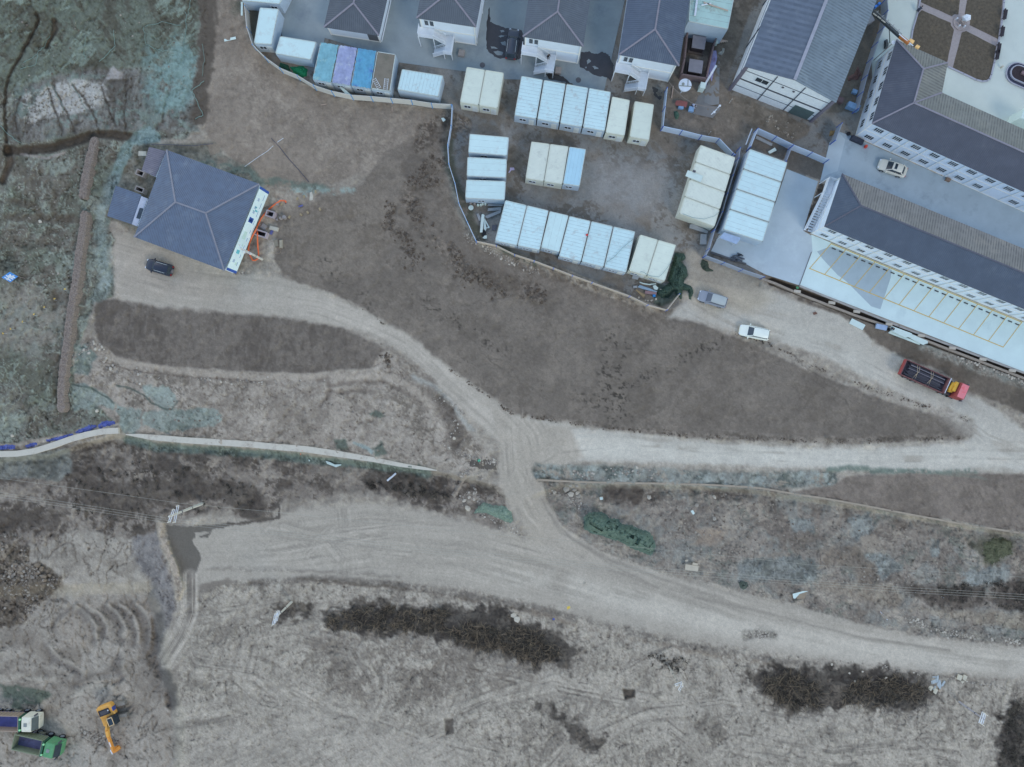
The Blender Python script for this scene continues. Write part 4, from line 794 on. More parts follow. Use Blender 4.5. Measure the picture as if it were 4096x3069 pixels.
# ------------------------------------------------------------------ warehouse
def warehouse():
    h, hr = 8.0, 9.5
    a, b, r = P(*Y1(300, 950), h), P(*Y1(1650, 1485), h), P(*Y1(1020, 1195), hr)
    d = ((P(*Y1(615, 0), h) - a).normalized() + (P(*Y1(2085, 0), h) - b).normalized()).normalized(); Ln = 34
    e = (b - a).normalized(); d = Vector((-e.y, e.x, 0)) if Vector((-e.y, e.x, 0)).dot(d) > 0 else d
    mid = (a + b) / 2; r = Vector((mid.x, mid.y, hr)) + e * (r - mid).dot(e)
    a2, b2, r2 = a + d * Ln, b + d * Ln, r + d * Ln
    t = thing('warehouse', 'big white gabled warehouse with ribbed blue-grey roof and black wall seams', 'warehouse', (mid.x, mid.y, 0))
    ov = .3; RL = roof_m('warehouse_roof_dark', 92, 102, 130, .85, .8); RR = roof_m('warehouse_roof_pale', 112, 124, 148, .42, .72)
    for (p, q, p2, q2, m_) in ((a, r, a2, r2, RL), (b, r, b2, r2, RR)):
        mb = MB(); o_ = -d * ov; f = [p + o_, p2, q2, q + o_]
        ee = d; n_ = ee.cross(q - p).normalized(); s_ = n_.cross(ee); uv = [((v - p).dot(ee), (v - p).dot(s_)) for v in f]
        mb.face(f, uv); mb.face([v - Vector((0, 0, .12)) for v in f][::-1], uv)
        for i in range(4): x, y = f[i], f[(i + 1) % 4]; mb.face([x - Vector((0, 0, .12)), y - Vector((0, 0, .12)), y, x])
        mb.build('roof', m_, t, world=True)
    mb = MB(); mb.bar(r + Vector((0, 0, .05)) - d * ov, r2 + Vector((0, 0, .05)), .45, .08); mb.build('ridge_cap', mat('pale_ridge', A(140, 150, 176), .6), t, world=True)
    i_ = .35; wa, wb, wa2, wb2 = [Vector((v.x, v.y, 0)) for v in (a + e * i_, b - e * i_, a2 + e * i_, b2 - e * i_)]
    Wm = mat('white_block_wall', (.80, .82, .80), .8, var=.08, vscale=3, stain=(.55, .58, .62), stain_amt=.4, stain_scale=1.2, bump=.01)
    mb = MB(); zt = h - .15; rr = Vector((r.x, r.y, hr - .15)); rr2 = rr + d * Ln
    def at(v, z): return Vector((v.x, v.y, z))
    mb.face([at(wa, -.3), at(wb, -.3), at(wb, zt), rr, at(wa, zt)]); mb.face([at(wb2, -.3), at(wa2, -.3), at(wa2, zt), rr2, at(wb2, zt)])
    mb.face([at(wa2, -.3), at(wa, -.3), at(wa, zt), at(wa2, zt)]); mb.face([at(wb, -.3), at(wb2, -.3), at(wb2, zt), at(wb, zt)])
    mb.build('wall', Wm, t, world=True)
    n = -d; L_ = (wb - wa).length; mb = MB()
    def ln(u0, z0, u1, z1, w_=.1):
        p, q = wa + e * u0 + n * .03 + Vector((0, 0, z0)), wa + e * u1 + n * .03 + Vector((0, 0, z1)); mb.bar(p, q, w_ if abs(u1 - u0) < .1 else .05, .05 if abs(u1 - u0) < .1 else w_)
    ln(0, 4.0, L_, 4.0, .3); ln(0, 6.6, L_, 6.6, .1); ln(0, 1.9, L_, 1.9, .08)
    for u in (L_ * .34, L_ * .66): ln(u, 0, u, 8.2, .16)
    mb.build('wall_seam', mat('black_seam', A(66, 74, 92), .6), t, world=True)
    for u in (0, L_): mb = MB(); mb.bar(wa + e * u + n * .06, wa + e * u + n * .06 + Vector((0, 0, h - .1)), .42, .42); mb.build('corner_column', mat('grey_column', A(96, 100, 124), .6), t, world=True)
    f = window(t, wa, e, n, 3.2, 5.0, 1.9, 1.1); f['label'] = 'dark window opening with a mullion in the gable'
    for u in (6.3, 8.0):
        mb = MB(); mb.cbox(wa + e * u + n * .06 + Vector((0, 0, 6.1)), .3, .12, .3, math.atan2(e.y, e.x)); mb.build('vent', M_dk, t, world=True)
    mb = MB(); mb.bar(wa + e * (L_ * .72) + n * .05 + Vector((0, 0, 1.4)), wa + e * (L_ * .95) + n * .05 + Vector((0, 0, 1.4)), .08, 2.8); mb.build('door', mat('dark_green_door', A(70, 92, 104), .5), t, world=True)
    # left wall seams and windows
    nl = -e; mb = MB()
    mb.bar(wa + nl * .03 + Vector((0, 0, 4)), wa2 + nl * .03 + Vector((0, 0, 4)), .05, .12)
    for k in (7, 14, 21): mb.bar(wa + d * k + nl * .05, wa + d * k + nl * .05 + Vector((0, 0, h - .2)), .14, .14)
    mb.build('wall_seam', MATS['black_seam'], t, world=True)
    for k in (8.6, 17): window(t, wa, d, nl, k, 5.4, 2.2, .8)
warehouse()

# ------------------------------------------------------------------ white office buildings on the right
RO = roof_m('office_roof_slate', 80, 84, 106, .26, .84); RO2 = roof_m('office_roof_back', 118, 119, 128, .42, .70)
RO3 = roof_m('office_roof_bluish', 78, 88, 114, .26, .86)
def facade_trim(t, a, b, h, n, vs_, zs_):
    e = (b - a).normalized(); mb = MB()
    for z in zs_: mb.bar(a + n * .03 + Vector((0, 0, z)), b + n * .03 + Vector((0, 0, z)), .05, .16)
    for u in vs_: mb.bar(a + e * u + n * .04, a + e * u + n * .04 + Vector((0, 0, h)), .16, .05)
    mb.build('trim', M_trim, t, world=True)
def office_L():
    h, hr = 5.8, 7.6
    nw, ne, inn, sw = P(*Y2(600, 500), h), P(*Y2(1250, 790), h), P(*Y2(1175, 1170), h), P(*Y2(290, 1560), h)
    ex = (P(*Y3(2209, 885), h) - P(*Y3(526, 130), h)).normalized(); Ln = 62
    wv = inn - sw; wv = wv - ex * wv.dot(ex)
    se = sw + ex * Ln; ine = inn + ex * (Ln - (inn - sw).dot(ex))
    r1, r2 = P(*Y2(940, 870), hr), P(*Y2(820, 1300), hr); r3 = r2 + ex * Ln
    c = (nw + sw + inn) / 3
    t = thing('office_block', 'L shaped white two storey office with slate roof above the lane with the white car', 'building', (c.x, c.y, 0), 0, 'white office blocks with slate roofs')
    ring = [sw, se, ine, inn, ne, nw]
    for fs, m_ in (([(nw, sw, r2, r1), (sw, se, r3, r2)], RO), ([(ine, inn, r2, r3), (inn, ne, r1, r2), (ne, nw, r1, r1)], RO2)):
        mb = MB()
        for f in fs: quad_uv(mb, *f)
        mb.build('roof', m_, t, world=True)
    mb = MB(); mb.face([(p.x, p.y, p.z - .12) for p in ring][::-1])
    for i in range(6): a, b = ring[i], ring[(i + 1) % 6]; mb.face([(a.x, a.y, a.z - .12), (b.x, b.y, b.z - .12), b, a])
    mb.build('eave', M_dk, t, world=True)
    rd = MB()
    for a, b in ((nw, r1), (ne, r1), (r1, r2), (sw, r2), (r2, r3), (inn, r2)): rd.bar(a + Vector((0, 0, .03)), b + Vector((0, 0, .03)), .22, .07)
    rd.build('ridge_cap', M_ridge, t, world=True)
    w = inset([Vector((p.x, p.y, 0)) for p in ring], .35); mb = MB(); wall_ring(mb, w, -.3, h - .1); mb.build('wall', M_wall, t, world=True)
    a, b = w[0], w[1]; e = (b - a).normalized(); n = Vector((e.y, -e.x, 0))
    facade_trim(t, a, b, h - .2, n, [.0] + [3.05 + 3.05 * k * 1.0 for k in range(0, 12)], [.12, 2.9, h - .4])
    for k in range(9):
        window(t, a, e, n, 1.55 + 3.05 * k, 3.75, 1.25, 1.05, panes=4)
        if k != 7: window(t, a, e, n, 1.55 + 3.05 * k, .95, 1.25, 1.05, panes=4)
    a, b = w[5], w[0]; e = (b - a).normalized(); n = Vector((e.y, -e.x, 0)); L_ = (b - a).length
    facade_trim(t, a, b, h - .2, n, [0], [.12, 2.9, h - .4])
    for k in range(5):
        for z in (.95, 3.75): window(t, a, e, n, L_ * (k + .55) / 5.2, z, 1.2, 1.05, panes=3)
office_L()
def office_S():
    h, hr = 5.4, 7.0
    nw, sw, r1 = P(*Y3(200, 675), h), P(*Y3(5, 1260), h), P(*Y3(408, 1030), hr)
    ex = (P(*Y3(1885, 1640), hr) - r1); ex.z = 0; ex.normalize(); Ln = 62
    ne, se, r2 = nw + ex * Ln, sw + ex * Ln, r1 + ex * Ln
    c = (nw + sw) / 2 + ex * 15
    t = thing('office_block', 'long white two storey office with slate hip roof beside the yellow parking bays', 'building', (c.x, c.y, 0), 0, 'white office blocks with slate roofs')
    ring = [sw, se, ne, nw]
    for fs, m_ in (([(nw, sw, r1, r1), (sw, se, r2, r1)], RO3), ([(ne, nw, r1, r2)], roof_m('office_roof_back_pale', 124, 122, 132, .40, .66))):  # back slope has a paler tone and stronger ribs
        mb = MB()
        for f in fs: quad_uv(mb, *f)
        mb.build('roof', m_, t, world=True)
    mb = MB(); mb.face([(p.x, p.y, p.z - .12) for p in ring][::-1])
    for i in range(4): a, b = ring[i], ring[(i + 1) % 4]; mb.face([(a.x, a.y, a.z - .12), (b.x, b.y, b.z - .12), b, a])
    mb.build('eave', M_dk, t, world=True)
    rd = MB()
    for a, b in ((nw, r1), (sw, r1), (r1, r2)): rd.bar(a + Vector((0, 0, .03)), b + Vector((0, 0, .03)), .2, .06)
    rd.build('ridge_cap', mat('dark_ridge', A(86, 92, 112), .6), t, world=True)
    w = inset([Vector((p.x, p.y, 0)) for p in ring], .3); mb = MB(); wall_ring(mb, w, -.3, h - .1); mb.build('wall', M_wall, t, world=True)
    a, b = w[0], w[1]; e = (b - a).normalized(); n = Vector((e.y, -e.x, 0))
    facade_trim(t, a, b, h - .2, n, [.0] + [3.05 * k for k in range(1, 14)], [.12, 2.7, h - .35])
    for k in range(12):
        window(t, a, e, n, 1.55 + 3.05 * k, 3.5, 1.1, .95, panes=3); window(t, a, e, n, 1.55 + 3.05 * k, .95, 1.1, .95, panes=3)
    # west end and its stair
    a, b = w[3], w[0]; e = (b - a).normalized(); n = Vector((e.y, -e.x, 0)); L_ = (b - a).length; up = Vector((0, 0, 1))
    facade_trim(t, a, b, h - .2, n, [0], [.12, 2.7, h - .35])
    def pt(u, d_, z): return a + e * u + n * d_ + up * z
    mb = MB(); q = [pt(0, .05, 2.75), pt(2.2, .05, 2.75), pt(2.2, 1.3, 2.75), pt(0, 1.3, 2.75)]; mb.hexa(q, [v + up * .1 for v in q]); mb.build('stair_landing', M_steelw, t, world=True)
    mb = MB()
    for k in range(15):
        s_ = (k + .5) / 15; u = 2.2 + 5.4 * s_; z = 2.75 * (1 - s_) + .1; q = [pt(u - .15, .1, z - .05), pt(u + .15, .1, z - .05), pt(u + .15, 1.2, z - .05), pt(u - .15, 1.2, z - .05)]; mb.hexa(q, [v + up * .05 for v in q])
    for d_ in (.08, 1.25):
        mb.bar(pt(2.2, d_, 2.7), pt(7.6, d_, .05), .06, .25); mb.bar(pt(2.2, d_, 3.75), pt(7.6, d_, 1.1), .06, .08); mb.bar(pt(2.2, d_, 3.3), pt(7.6, d_, .65), .03, .5)
    mb.build('stair_flight', M_steelw, t, world=True)
    mb = MB()
    for p_, q_ in (((0, 1.3), (2.2, 1.3)), ((0, .1), (0, 1.3))): mb.bar(pt(*p_, 3.3), pt(*q_, 3.3), .04, 1.0)
    for u in (0, 2.2): mb.bar(pt(u, 1.25, 0), pt(u, 1.25, 2.8), .1, .1)
    mb.build('railing', M_steelw, t, world=True)
office_S()

# ------------------------------------------------------------------ house on the left
def house():
    h, hr = 3.8, 5.6
    ne, se, sw, nw = P(*A3(1565, 580), h), P(*A3(1220, 1430), h), P(*A3(335, 1100), h), P(*A3(655, 245), h)
    r1, r2 = P(*A3(740, 758), hr), P(*A3(1038, 865), hr)
    c = (ne + se + sw + nw) / 4
    t = thing('hip_roof_house', 'detached house with large blue-grey hip roof and a pale banner on its east wall', 'house', (c.x, c.y, 0))
    RH = mat('house_roof', A(90, 109, 140), .65, var=.07, vscale=.5, stain=A(112, 130, 156), stain_amt=.7, stain_scale=.35, ribs=(0, .25, .12, A(80, 91, 116), .03))
    ring = [sw, se, ne, nw]
    roofs(t, [(sw, se, r2, r1), (se, ne, r2, r2), (ne, nw, r1, r2), (nw, sw, r1, r1)], RH, [(sw, r1), (nw, r1), (r1, r2), (se, r2), (ne, r2)], mat('house_ridge', A(122, 130, 152), .6), ring)
    w = inset([Vector((p.x, p.y, 0)) for p in ring], .12); mb = MB(); wall_ring(mb, w, -.3, h - .1); mb.build('wall', M_wall, t, world=True)
    a, b = w[1], w[2]; e = (b - a).normalized(); n = Vector((e.y, -e.x, 0)); L_ = (b - a).length
    def strip(mb, u0, u1, z0, z1, d0=.22, d1=.25, tilt=.55):
        q = []
        for z in (z0, z1):
            for u, d_ in ((u0, d0), (u1, d0), (u1, d1), (u0, d1)): q.append(a + e * u + n * (d_ + (3.55 - z) / 2.4 * tilt) + Vector((0, 0, z)))
        mb.hexa(q[:4], q[4:])
    ban = MB(); strip(ban, .1, L_ - .1, 1.15, 3.55); bo = ban.build('wall_banner', mat('pale_banner_cloth', A(196, 226, 248), .6, var=.04, vscale=1), None)
    bo.data.transform(Matrix.Translation(-c)); bo.location = c; bo.location.z = 0; bo.data.transform(Matrix.Translation(Vector((0, 0, c.z))))
    tag(bo, 'pale blue printed banner with blue ends along the house east wall', 'banner')
    def bpart(nm, m_, rects, d=.26):
        mb = MB()
        for r_ in rects: strip(mb, *r_, d, d + .006)
        o = mb.build(nm, m_, None); o.data.transform(Matrix.Translation(Vector((-c.x, -c.y, 0)))); o.parent = bo
    Bl = mat('banner_blue', A(52, 88, 176), .6); Cy = mat('banner_cyan', A(96, 178, 206), .6); Gn = mat('banner_green', A(176, 212, 222), .6)
    bpart('blue_end', Bl, [(.1, .5, 1.15, 3.55), (L_ - .5, L_ - .1, 1.15, 3.55)])
    rg = random.Random(4); txt = []
    for k in range(9):
        u0 = 1.2 + k * 1.35; ln = rg.uniform(.5, 1.0); txt.append((u0, u0 + ln, 1.75, 1.86))
    for u0 in (1.6, 9.6, 10.3, 11.6): txt += [(u0 + i * .16, u0 + i * .16 + .07, 2.5, 3.0) for i in range(3)] + [(u0, u0 + .45, 2.72, 2.79)]
    bpart('lettering', mat('banner_faded_blue', A(128, 156, 206), .6), txt)
    bpart('round_logo', Bl, [(8.1 + .06 * k, 8.9 - .06 * k, 2.3 + .0 * k - .18 * (1 - k / 4), 3.0 + .14 * (1 - k / 4)) for k in (0, 2, 4)])
    bpart('cyan_print', Cy, [(3.0, 3.6, 2.3, 3.0), (10.0, 10.25, 2.0, 2.6), (10.5, 10.7, 2.4, 2.9), (9.9, 10.0, 2.7, 3.1)])
    bpart('green_print', Gn, [(5.4, 6.6, 2.3, 3.0), (1.3, 1.7, 1.9, 2.3), (4.0, 4.6, 2.1, 2.4)])
    # annexes to the west
    for nm, pts_, h_, lab in (('annex', ((490, 222), (655, 262), (542, 508), (408, 448)), 2.7, 'small lean-to with faded grey ribbed roof at the north-west house corner'), ('annex', ((163, 600), (412, 690), (318, 978), (70, 895)), 2.7, 'low grey roofed annex on the west side of the house')):
        q = [P(*A3(*p_), h_) for p_ in pts_]; cc = sum(q, Vector()) / 4
        t2 = thing(nm, lab, 'outbuilding', (cc.x, cc.y, 0), 0, 'annexes of the hip roof house')
        mb = MB(); q[0].z += .25; q[1].z += .25
        quad_uv(mb, q[3], q[0], q[1], q[2]); mb.face([v - Vector((0, 0, .1)) for v in q][::-1])
        for i in range(4): mb.face([q[i] - Vector((0, 0, .1)), q[(i + 1) % 4] - Vector((0, 0, .1)), q[(i + 1) % 4], q[i]])
        mb.build('roof', RH if pts_[0][0] < 400 else mat('annex_roof', A(108, 112, 134), .6, var=.1, stain=A(140, 145, 160), stain_amt=.8, stain_scale=.5, ribs=(0, .28, .14, A(92, 96, 116), .03)), t2, world=True)
        wr = inset(ccw([Vector((v.x, v.y, 0)) for v in q]), .12); mb = MB(); wall_ring(mb, wr, -.3, h_ - .08); mb.build('wall', M_wall, t2, world=True)
    q = [P(*A3(*p_), 3.1) for p_ in ((405, 700), (466, 722), (362, 996), (312, 975))]; cc = sum(q, Vector()) / 4
    t3 = thing('flat_roof_link', 'narrow white flat-roofed passage with a black skylight west of the house', 'outbuilding', (cc.x, cc.y, 0))
    mb = MB(); lo = [v - Vector((0, 0, .15)) for v in q]; mb.mesh(lo + q, [(3, 2, 1, 0), (4, 5, 6, 7), (0, 1, 5, 4), (1, 2, 6, 5), (2, 3, 7, 6), (3, 0, 4, 7)]); mb.build('roof', mat('white_flat_roof', A(158, 174, 206), .5), t3, world=True)
    wr = inset(ccw([Vector((v.x, v.y, 0)) for v in q]), .08); mb = MB(); wall_ring(mb, wr, -.3, 2.96); mb.build('wall', M_wall, t3, world=True)
    q = [P(*A3(*p_), 3.1) for p_ in ((392, 815), (426, 822), (392, 925), (357, 915))]; mb = MB(); mb.mesh(q + [v + Vector((0, 0, .06)) for v in q], [(4, 5, 6, 7), (0, 1, 5, 4), (1, 2, 6, 5), (2, 3, 7, 6), (3, 0, 4, 7)]); mb.build('skylight', M_glass, t3, world=True)
house()
# ------------------------------------------------------------------ cabins (container size)
def cabin_mat(nm, r, g, b, per, axis=0, wd=.08, stn=(.42, .33, .26), amt=.55, line=.74, sc=1.1):
    c = A(r, g, b); return mat(nm, c, .5, var=.04, vscale=.8, stain=stn, stain_amt=amt, stain_scale=sc, ribs=(axis, per, wd, [v * line for v in c], .02))
CW = cabin_mat('cabin_roof_white', 180, 215, 237, .52); CWp = cabin_mat('cabin_roof_plain', 182, 215, 234, 1.02, 1, .05, amt=.3)
CC = cabin_mat('cabin_roof_cream', 194, 213, 218, 1.3, 0, .05, (.42, .40, .34), .3, .88); CC2 = cabin_mat('cabin_roof_cream_ribbed', 197, 214, 220, .2, 0, .07, (.36, .34, .29), .45, .84)
CB = cabin_mat('cabin_roof_blue', 158, 202, 236, .55, 1, .05, (.3, .4, .5), .2, .8)
M_cw = mat('cabin_wall_white', A(160, 186, 220), .55, var=.05, vscale=.8, stain=(.4, .36, .32), stain_amt=.2)
M_cc = mat('cabin_wall_cream', A(188, 202, 208), .55, var=.05, vscale=.8, stain=(.4, .36, .30), stain_amt=.2)
M_rim = mat('cabin_rim', A(176, 196, 210), .5, var=.1, vscale=2, stain=(.36, .22, .15), stain_amt=.5, stain_scale=2.5)
M_rimc = mat('cabin_rim_cream', A(188, 202, 206), .5, var=.08, vscale=2)
M_door = mat('cabin_door', A(190, 208, 228), .5)
HC = 2.7
def cabin(label, TL, TR, BR, BL, kind='w', h=HC, win=.38, door=.78, roofm=None, group=None, rim=None, z0=-.25):
    q = [P(p[0], p[1], h) for p in (BL, BR, TR, TL)]
    c = (q[0] + q[1] + q[2] + q[3]) / 4
    t = thing('site_cabin', label, 'cabin', (c.x, c.y, 0), 0, group or 'site cabins in the camp')
    wm = M_cc if kind == 'c' else M_cw; rm = roofm or (CC if kind == 'c' else CW)
    lo = [Vector((v.x, v.y, z0)) for v in q]; mb = MB(); wall_ring(mb, lo, z0, h - .14); mb.build('wall', wm, t, world=True)
    # roof: uv along the long axis
    ins = []
    for i in range(4):
        v = q[i]; ins.append(v + (c - v).normalized() * .06)
    mb = MB(); L1 = (q[1] - q[0]).length; L2 = (q[3] - q[0]).length; k = .035
    e1 = (q[1] - q[0]).normalized(); e2 = (q[3] - q[0]).normalized()
    if L2 >= L1: uv = [(0, 0), (0, L1), (L2, L1), (L2, 0)]
    else: uv = [(0, 0), (L1, 0), (L1, L2), (0, L2)]
    top = [v - Vector((0, 0, .03)) for v in q]
    mb.face(top, uv); mb.build('roof', rm, t, world=True)
    mb = MB()                                            # rim frame around the roof
    w_ = .09
    for a, b, n_ in ((q[0], q[1], e2), (q[1], q[2], -e1), (q[2], q[3], -e2), (q[3], q[0], e1)):
        A_, B_ = a + n_ * w_, b + n_ * w_; d = (b - a).normalized(); A_ = A_ + d * w_ * 0; z = Vector((0, 0, 1))
        mb.hexa([a - z * .16, b - z * .16, B_ - z * .16, A_ - z * .16], [a + z * .02, b + z * .02, B_ + z * .02, A_ + z * .02])
    mb.build('roof_rim', rim or (M_rimc if kind == 'c' else M_rim), t, world=True)
    a, b = Vector((q[0].x, q[0].y, 0)), Vector((q[1].x, q[1].y, 0)); e = (b - a).normalized(); n = Vector((e.y, -e.x, 0)); L_ = (b - a).length
    if win: window(t, a, e, n, L_ * win, 1.1, .95, .8)
    if door and L_ < 4.2:
        mb = MB(); p = a + e * L_ * door + n * .02; mb.bar(p - e * .4 + Vector((0, 0, 1.02)), p + e * .4 + Vector((0, 0, 1.02)), .04, 1.98); mb.build('door', M_door, t, world=True)
    return t
def lerp(a, b, t): return (a[0] + (b[0] - a[0]) * t, a[1] + (b[1] - a[1]) * t)
def row(labels, TL, TR, BR, BL, fr, kinds, horizontal=True, gap=.006, **kw):
    for i, lab in enumerate(labels):
        f0, f1 = fr[i] + gap, fr[i + 1] - gap; k = kinds[i] if isinstance(kinds, (list, tuple, str)) and len(kinds) > 1 else kinds
        if horizontal: cabin(lab, lerp(TL, TR, f0), lerp(TL, TR, f1), lerp(BL, BR, f1), lerp(BL, BR, f0), k, **kw)
        else: cabin(lab, lerp(TL, BL, f0), lerp(TR, BR, f0), lerp(TR, BR, f1), lerp(TL, BL, f1), k, **kw)
WPL = mat('cabin_roof_smooth', A(180, 213, 232), .5, var=.03, vscale=.6, stain=(.45, .35, .28), stain_amt=.35, stain_scale=.9)
cabin('white cabin cut by the top edge above the tall white cabin', Z2(205, -215), Z2(700, -150), Z2(600, 45), Z2(185, 5), 'w', roofm=WPL, win=.8)
cabin('white cabin standing lengthways inside the west fence corner', Z2(385, 85), Z2(592, 100), Z2(512, 492), Z2(320, 478), 'w', roofm=WPL)
cabin('white cabin left of the tarp covered cabins with wire racks on top', Z2(610, 400), Z2(1008, 465), Z2(945, 660), Z2(555, 590), 'w', roofm=WPL, win=0)
tarp_l = ['cabin under a cyan tarp, leftmost of the covered row', 'cabin under a crumpled lavender tarp', 'cabin under a bright blue tarp with a brown patch', 'bare brown roofed cabin with two white ladder frames on top']
M_brown = mat('dirty_brown_roof', A(112, 112, 110), .8, var=.12, vscale=1, stain=A(90, 98, 92), stain_amt=.7, stain_scale=.5)
tf = [0, .245, .49, .745, 1]
row(tarp_l, Z2(1050, 472), Z2(1890, 602), Z2(1828, 1012), Z2(962, 872), tf, 'w', roofm=M_brown, group='cabins in the tarp covered row', h=2.7)
def tarp(i, label, cols, seed, bri=.0):
    a, b, c, d = Z2(1050, 472), Z2(1890, 602), Z2(1828, 1012), Z2(962, 872); f0, f1 = tf[i] + .012, tf[i + 1] - .004; rg = random.Random(seed)
    n = 22; mb = MB(); vs_ = []; fs_ = []
    for j in range(n + 1):
        for k in range(n + 1):
            u = f0 + (f1 - f0) * k / n; v = -.01 + 1.02 * j / n; p = lerp(lerp(a, b, u), lerp(d, c, u), v)
            ed = min(k, n - k, j, n - j); jx = rg.uniform(-2, 2) if ed == 0 else 0
            z = 2.75 + .06 * rg.random() + .10 * float(vnoise(np.array([k * .5 + seed]), np.array([j * .8]), seed)[0]) - (.05 if ed == 0 else 0)
            vs_.append(P(p[0] + jx, p[1] + jx, z))
    for j in range(n):
        for k in range(n): fs_.append((j * (n + 1) + k, (j + 1) * (n + 1) + k, (j + 1) * (n + 1) + k + 1, j * (n + 1) + k + 1))
    mb.mesh(vs_, fs_); o = mb.build('tarp', mat('tarp_%s' % cols[2], cols[0], .45, var=.2, vscale=1.2, stain=cols[1], stain_amt=.9, stain_scale=.9, bump=.05, bscale=3), smooth=True)
    tag(o, label, 'tarp', 'tarps on the covered cabins')
tarp(0, 'pale cyan tarp with faded patches, leftmost of three', (A(112, 168, 196), A(150, 192, 200), 'cyan'), 11)
tarp(1, 'crumpled lavender white tarp between the two blue tarps', (A(138, 154, 204), A(172, 190, 218), 'lavender'), 12)
tarp(2, 'strong blue tarp with a dark blue band, rightmost of three', (A(84, 150, 196), A(70, 96, 180), 'blue'), 13)
for k_, (p_, rz_, lab) in enumerate((((1675, 925), -1.05, 'white ladder frame lying slanted beside the blue tarp'), ((1778, 930), 1.47, 'white ladder frame lying straight on the brown cabin roof'))):
    t = thing('step_ladder', lab, 'ladder', P(*Z2(*p_), 2.78), rz_, 'ladder frames on the brown roof')
    mb = MB()
    for y in (-.28, .28): mb.bar((-.85, y, .03), (.85, y, .03), .05, .05)
    mb.build('side_rail', M_steelw, t)
    for i in range(6): mb = MB(); mb.bar((-.75 + .3 * i, -.26, .035), (-.75 + .3 * i, .26, .035), .04, .04); mb.build('rung', M_steelw, t)
cabin('single white ribbed cabin between the covered row and the cream pair', Z3(22, 765), Z3(475, 836), Z3(422, 1068), Z3(-28, 990), 'w', win=0)
row(['left cream cabin of the pair below the round manhole', 'right cream cabin of the pair below the round manhole'], Z3(735, 740), Z3(1148, 806), Z3(1078, 1196), Z3(660, 1130), [0, .5, 1], 'c', group='cream cabins near the camp road')
row(['first white cabin from the left in the long white row', 'second white cabin in the long row above the yard', 'third white cabin in the long row above the yard', 'fourth white cabin, next to the attached cream cabin'], Z3(1335, 838), (2333, 367.6), (2421.3, 525.2), Z3(1258, 1270), [0, .25, .5, .75, 1], 'w', group='long white cabin row') if False else None
a_, b_ = Z3(1335, 838), Z4(402, 1018); c_, d_ = Z4(335, 1450), Z3(1258, 1272)
row(['leftmost white cabin of the long row above the yard', 'second white cabin in the long row above the yard', 'third white cabin in the long row above the yard', 'white cabin of the long row touching the cream cabin'], a_, b_, c_, d_, [0, .25, .5, .75, 1], 'w', group='long white cabin row')
cabin('cream cabin attached to the end of the long white row', Z4(412, 1068), Z4(606, 1108), Z4(548, 1500), Z4(338, 1466), 'c', win=.4)
cabin('cream cabin standing alone right of the long white row', Z4(662, 1118), Z4(872, 1155), Z4(818, 1550), Z4(605, 1512), 'c', win=.4)
for lab, q_ in (('white cabin with rusty roof stains, topmost of the stack by the fence', ((285, 300), (630, 330), (614, 492), (272, 464))), ('white cabin in the middle of the stack by the fence', ((265, 505), (612, 523), (605, 688), (258, 672))), ('white cabin, lowest of the three beside the fence', ((255, 705), (602, 718), (592, 884), (245, 868)))):
    cabin(lab, *[A1(*p) for p in q_], 'w', roofm=CWp, win=.4, door=0, group='three white cabins by the west fence')
row(['left cream ribbed cabin in the yard middle', 'right cream ribbed cabin beside the light blue one'], A1(828, 368), A1(1160, 412), A1(1104, 746), A1(776, 692), [0, .5, 1], 'c', roofm=CC2, group='cabins in the yard middle', door=0)
cabin('light blue roofed cabin on the right of the cream ribbed pair', A1(1166, 414), A1(1312, 436), A1(1256, 762), A1(1108, 742), 'w', roofm=CB, door=0, group='cabins in the yard middle')
row(['first white cabin at the left end of the lower row', 'second white cabin of the lower row'], A1(598, 885), A1(984, 978), A1(905, 1328), A1(505, 1245), [0, .5, 1], 'w', group='lower white cabin row')
cabin('shorter smooth white cabin set in the lower row', A1(992, 983), A1(1158, 1022), A1(1076, 1346), A1(914, 1304), 'w', roofm=CWp, group='lower white cabin row')
row(['fourth white cabin of the lower row, with a red box', 'fifth white cabin of the lower row, second from its right end', 'white cabin at the right end of the lower row, cable across its roof'], A1(1162, 1025), A1(1750, 1164), A1(1670, 1527), A1(1070, 1380), [0, .333, .667, 1], 'w', group='lower white cabin row')
row(['left cream cabin of the pair above the green net heap', 'right cream cabin of the pair touching the green net heap'], A1(1790, 1190), A1(2110, 1283), A1(2010, 1602), A1(1690, 1507), [0, .5, 1], 'c', group='cream cabins near the green net heap')
row(['topmost cabin of the cream stack by the east fence', 'second cabin from the top in the cream stack', 'third cabin from the top in the cream stack', 'lowest cabin of the cream stack by the east fence'], A2(670, 286), A2(976, 396), A2(790, 1012), A2(480, 896), [0, .25, .5, .75, 1], 'c', horizontal=False, roofm=CC2, win=0, door=0, group='cream cabin stack by the east fence', gap=.003)
CW3 = cabin_mat('cabin_roof_bluewhite', 180, 214, 236, .74, 1, .06, amt=.25)
row(['topmost cabin of the blue-white stack beside the concrete yard', 'second cabin from the top in the blue-white stack', 'third cabin from the top in the blue-white stack', 'lowest cabin of the blue-white stack, with awning below'], A2(1105, 320), A2(1436, 440), A2(1216, 1146), A2(868, 1034), [0, .25, .5, .75, 1], 'w', horizontal=False, roofm=CW3, win=0, door=0, group='blue-white cabin stack', gap=.004, h=3.0)
mb = MB(); q = [P(*A2(*p), 2.2) for p in ((835, 1108), (986, 1164), (1020, 1112), (872, 1062))]; q[2].z = q[3].z = 2.45; mb.hexa([v - Vector((0, 0, .05)) for v in q], q)
t = thing('awning', 'blue metal awning on the lowest blue-white cabin', 'awning', P(*A2(930, 1110), 0)); mb.build('canopy', mat('blue_sheet', A(140, 168, 214), .5), t, world=True)
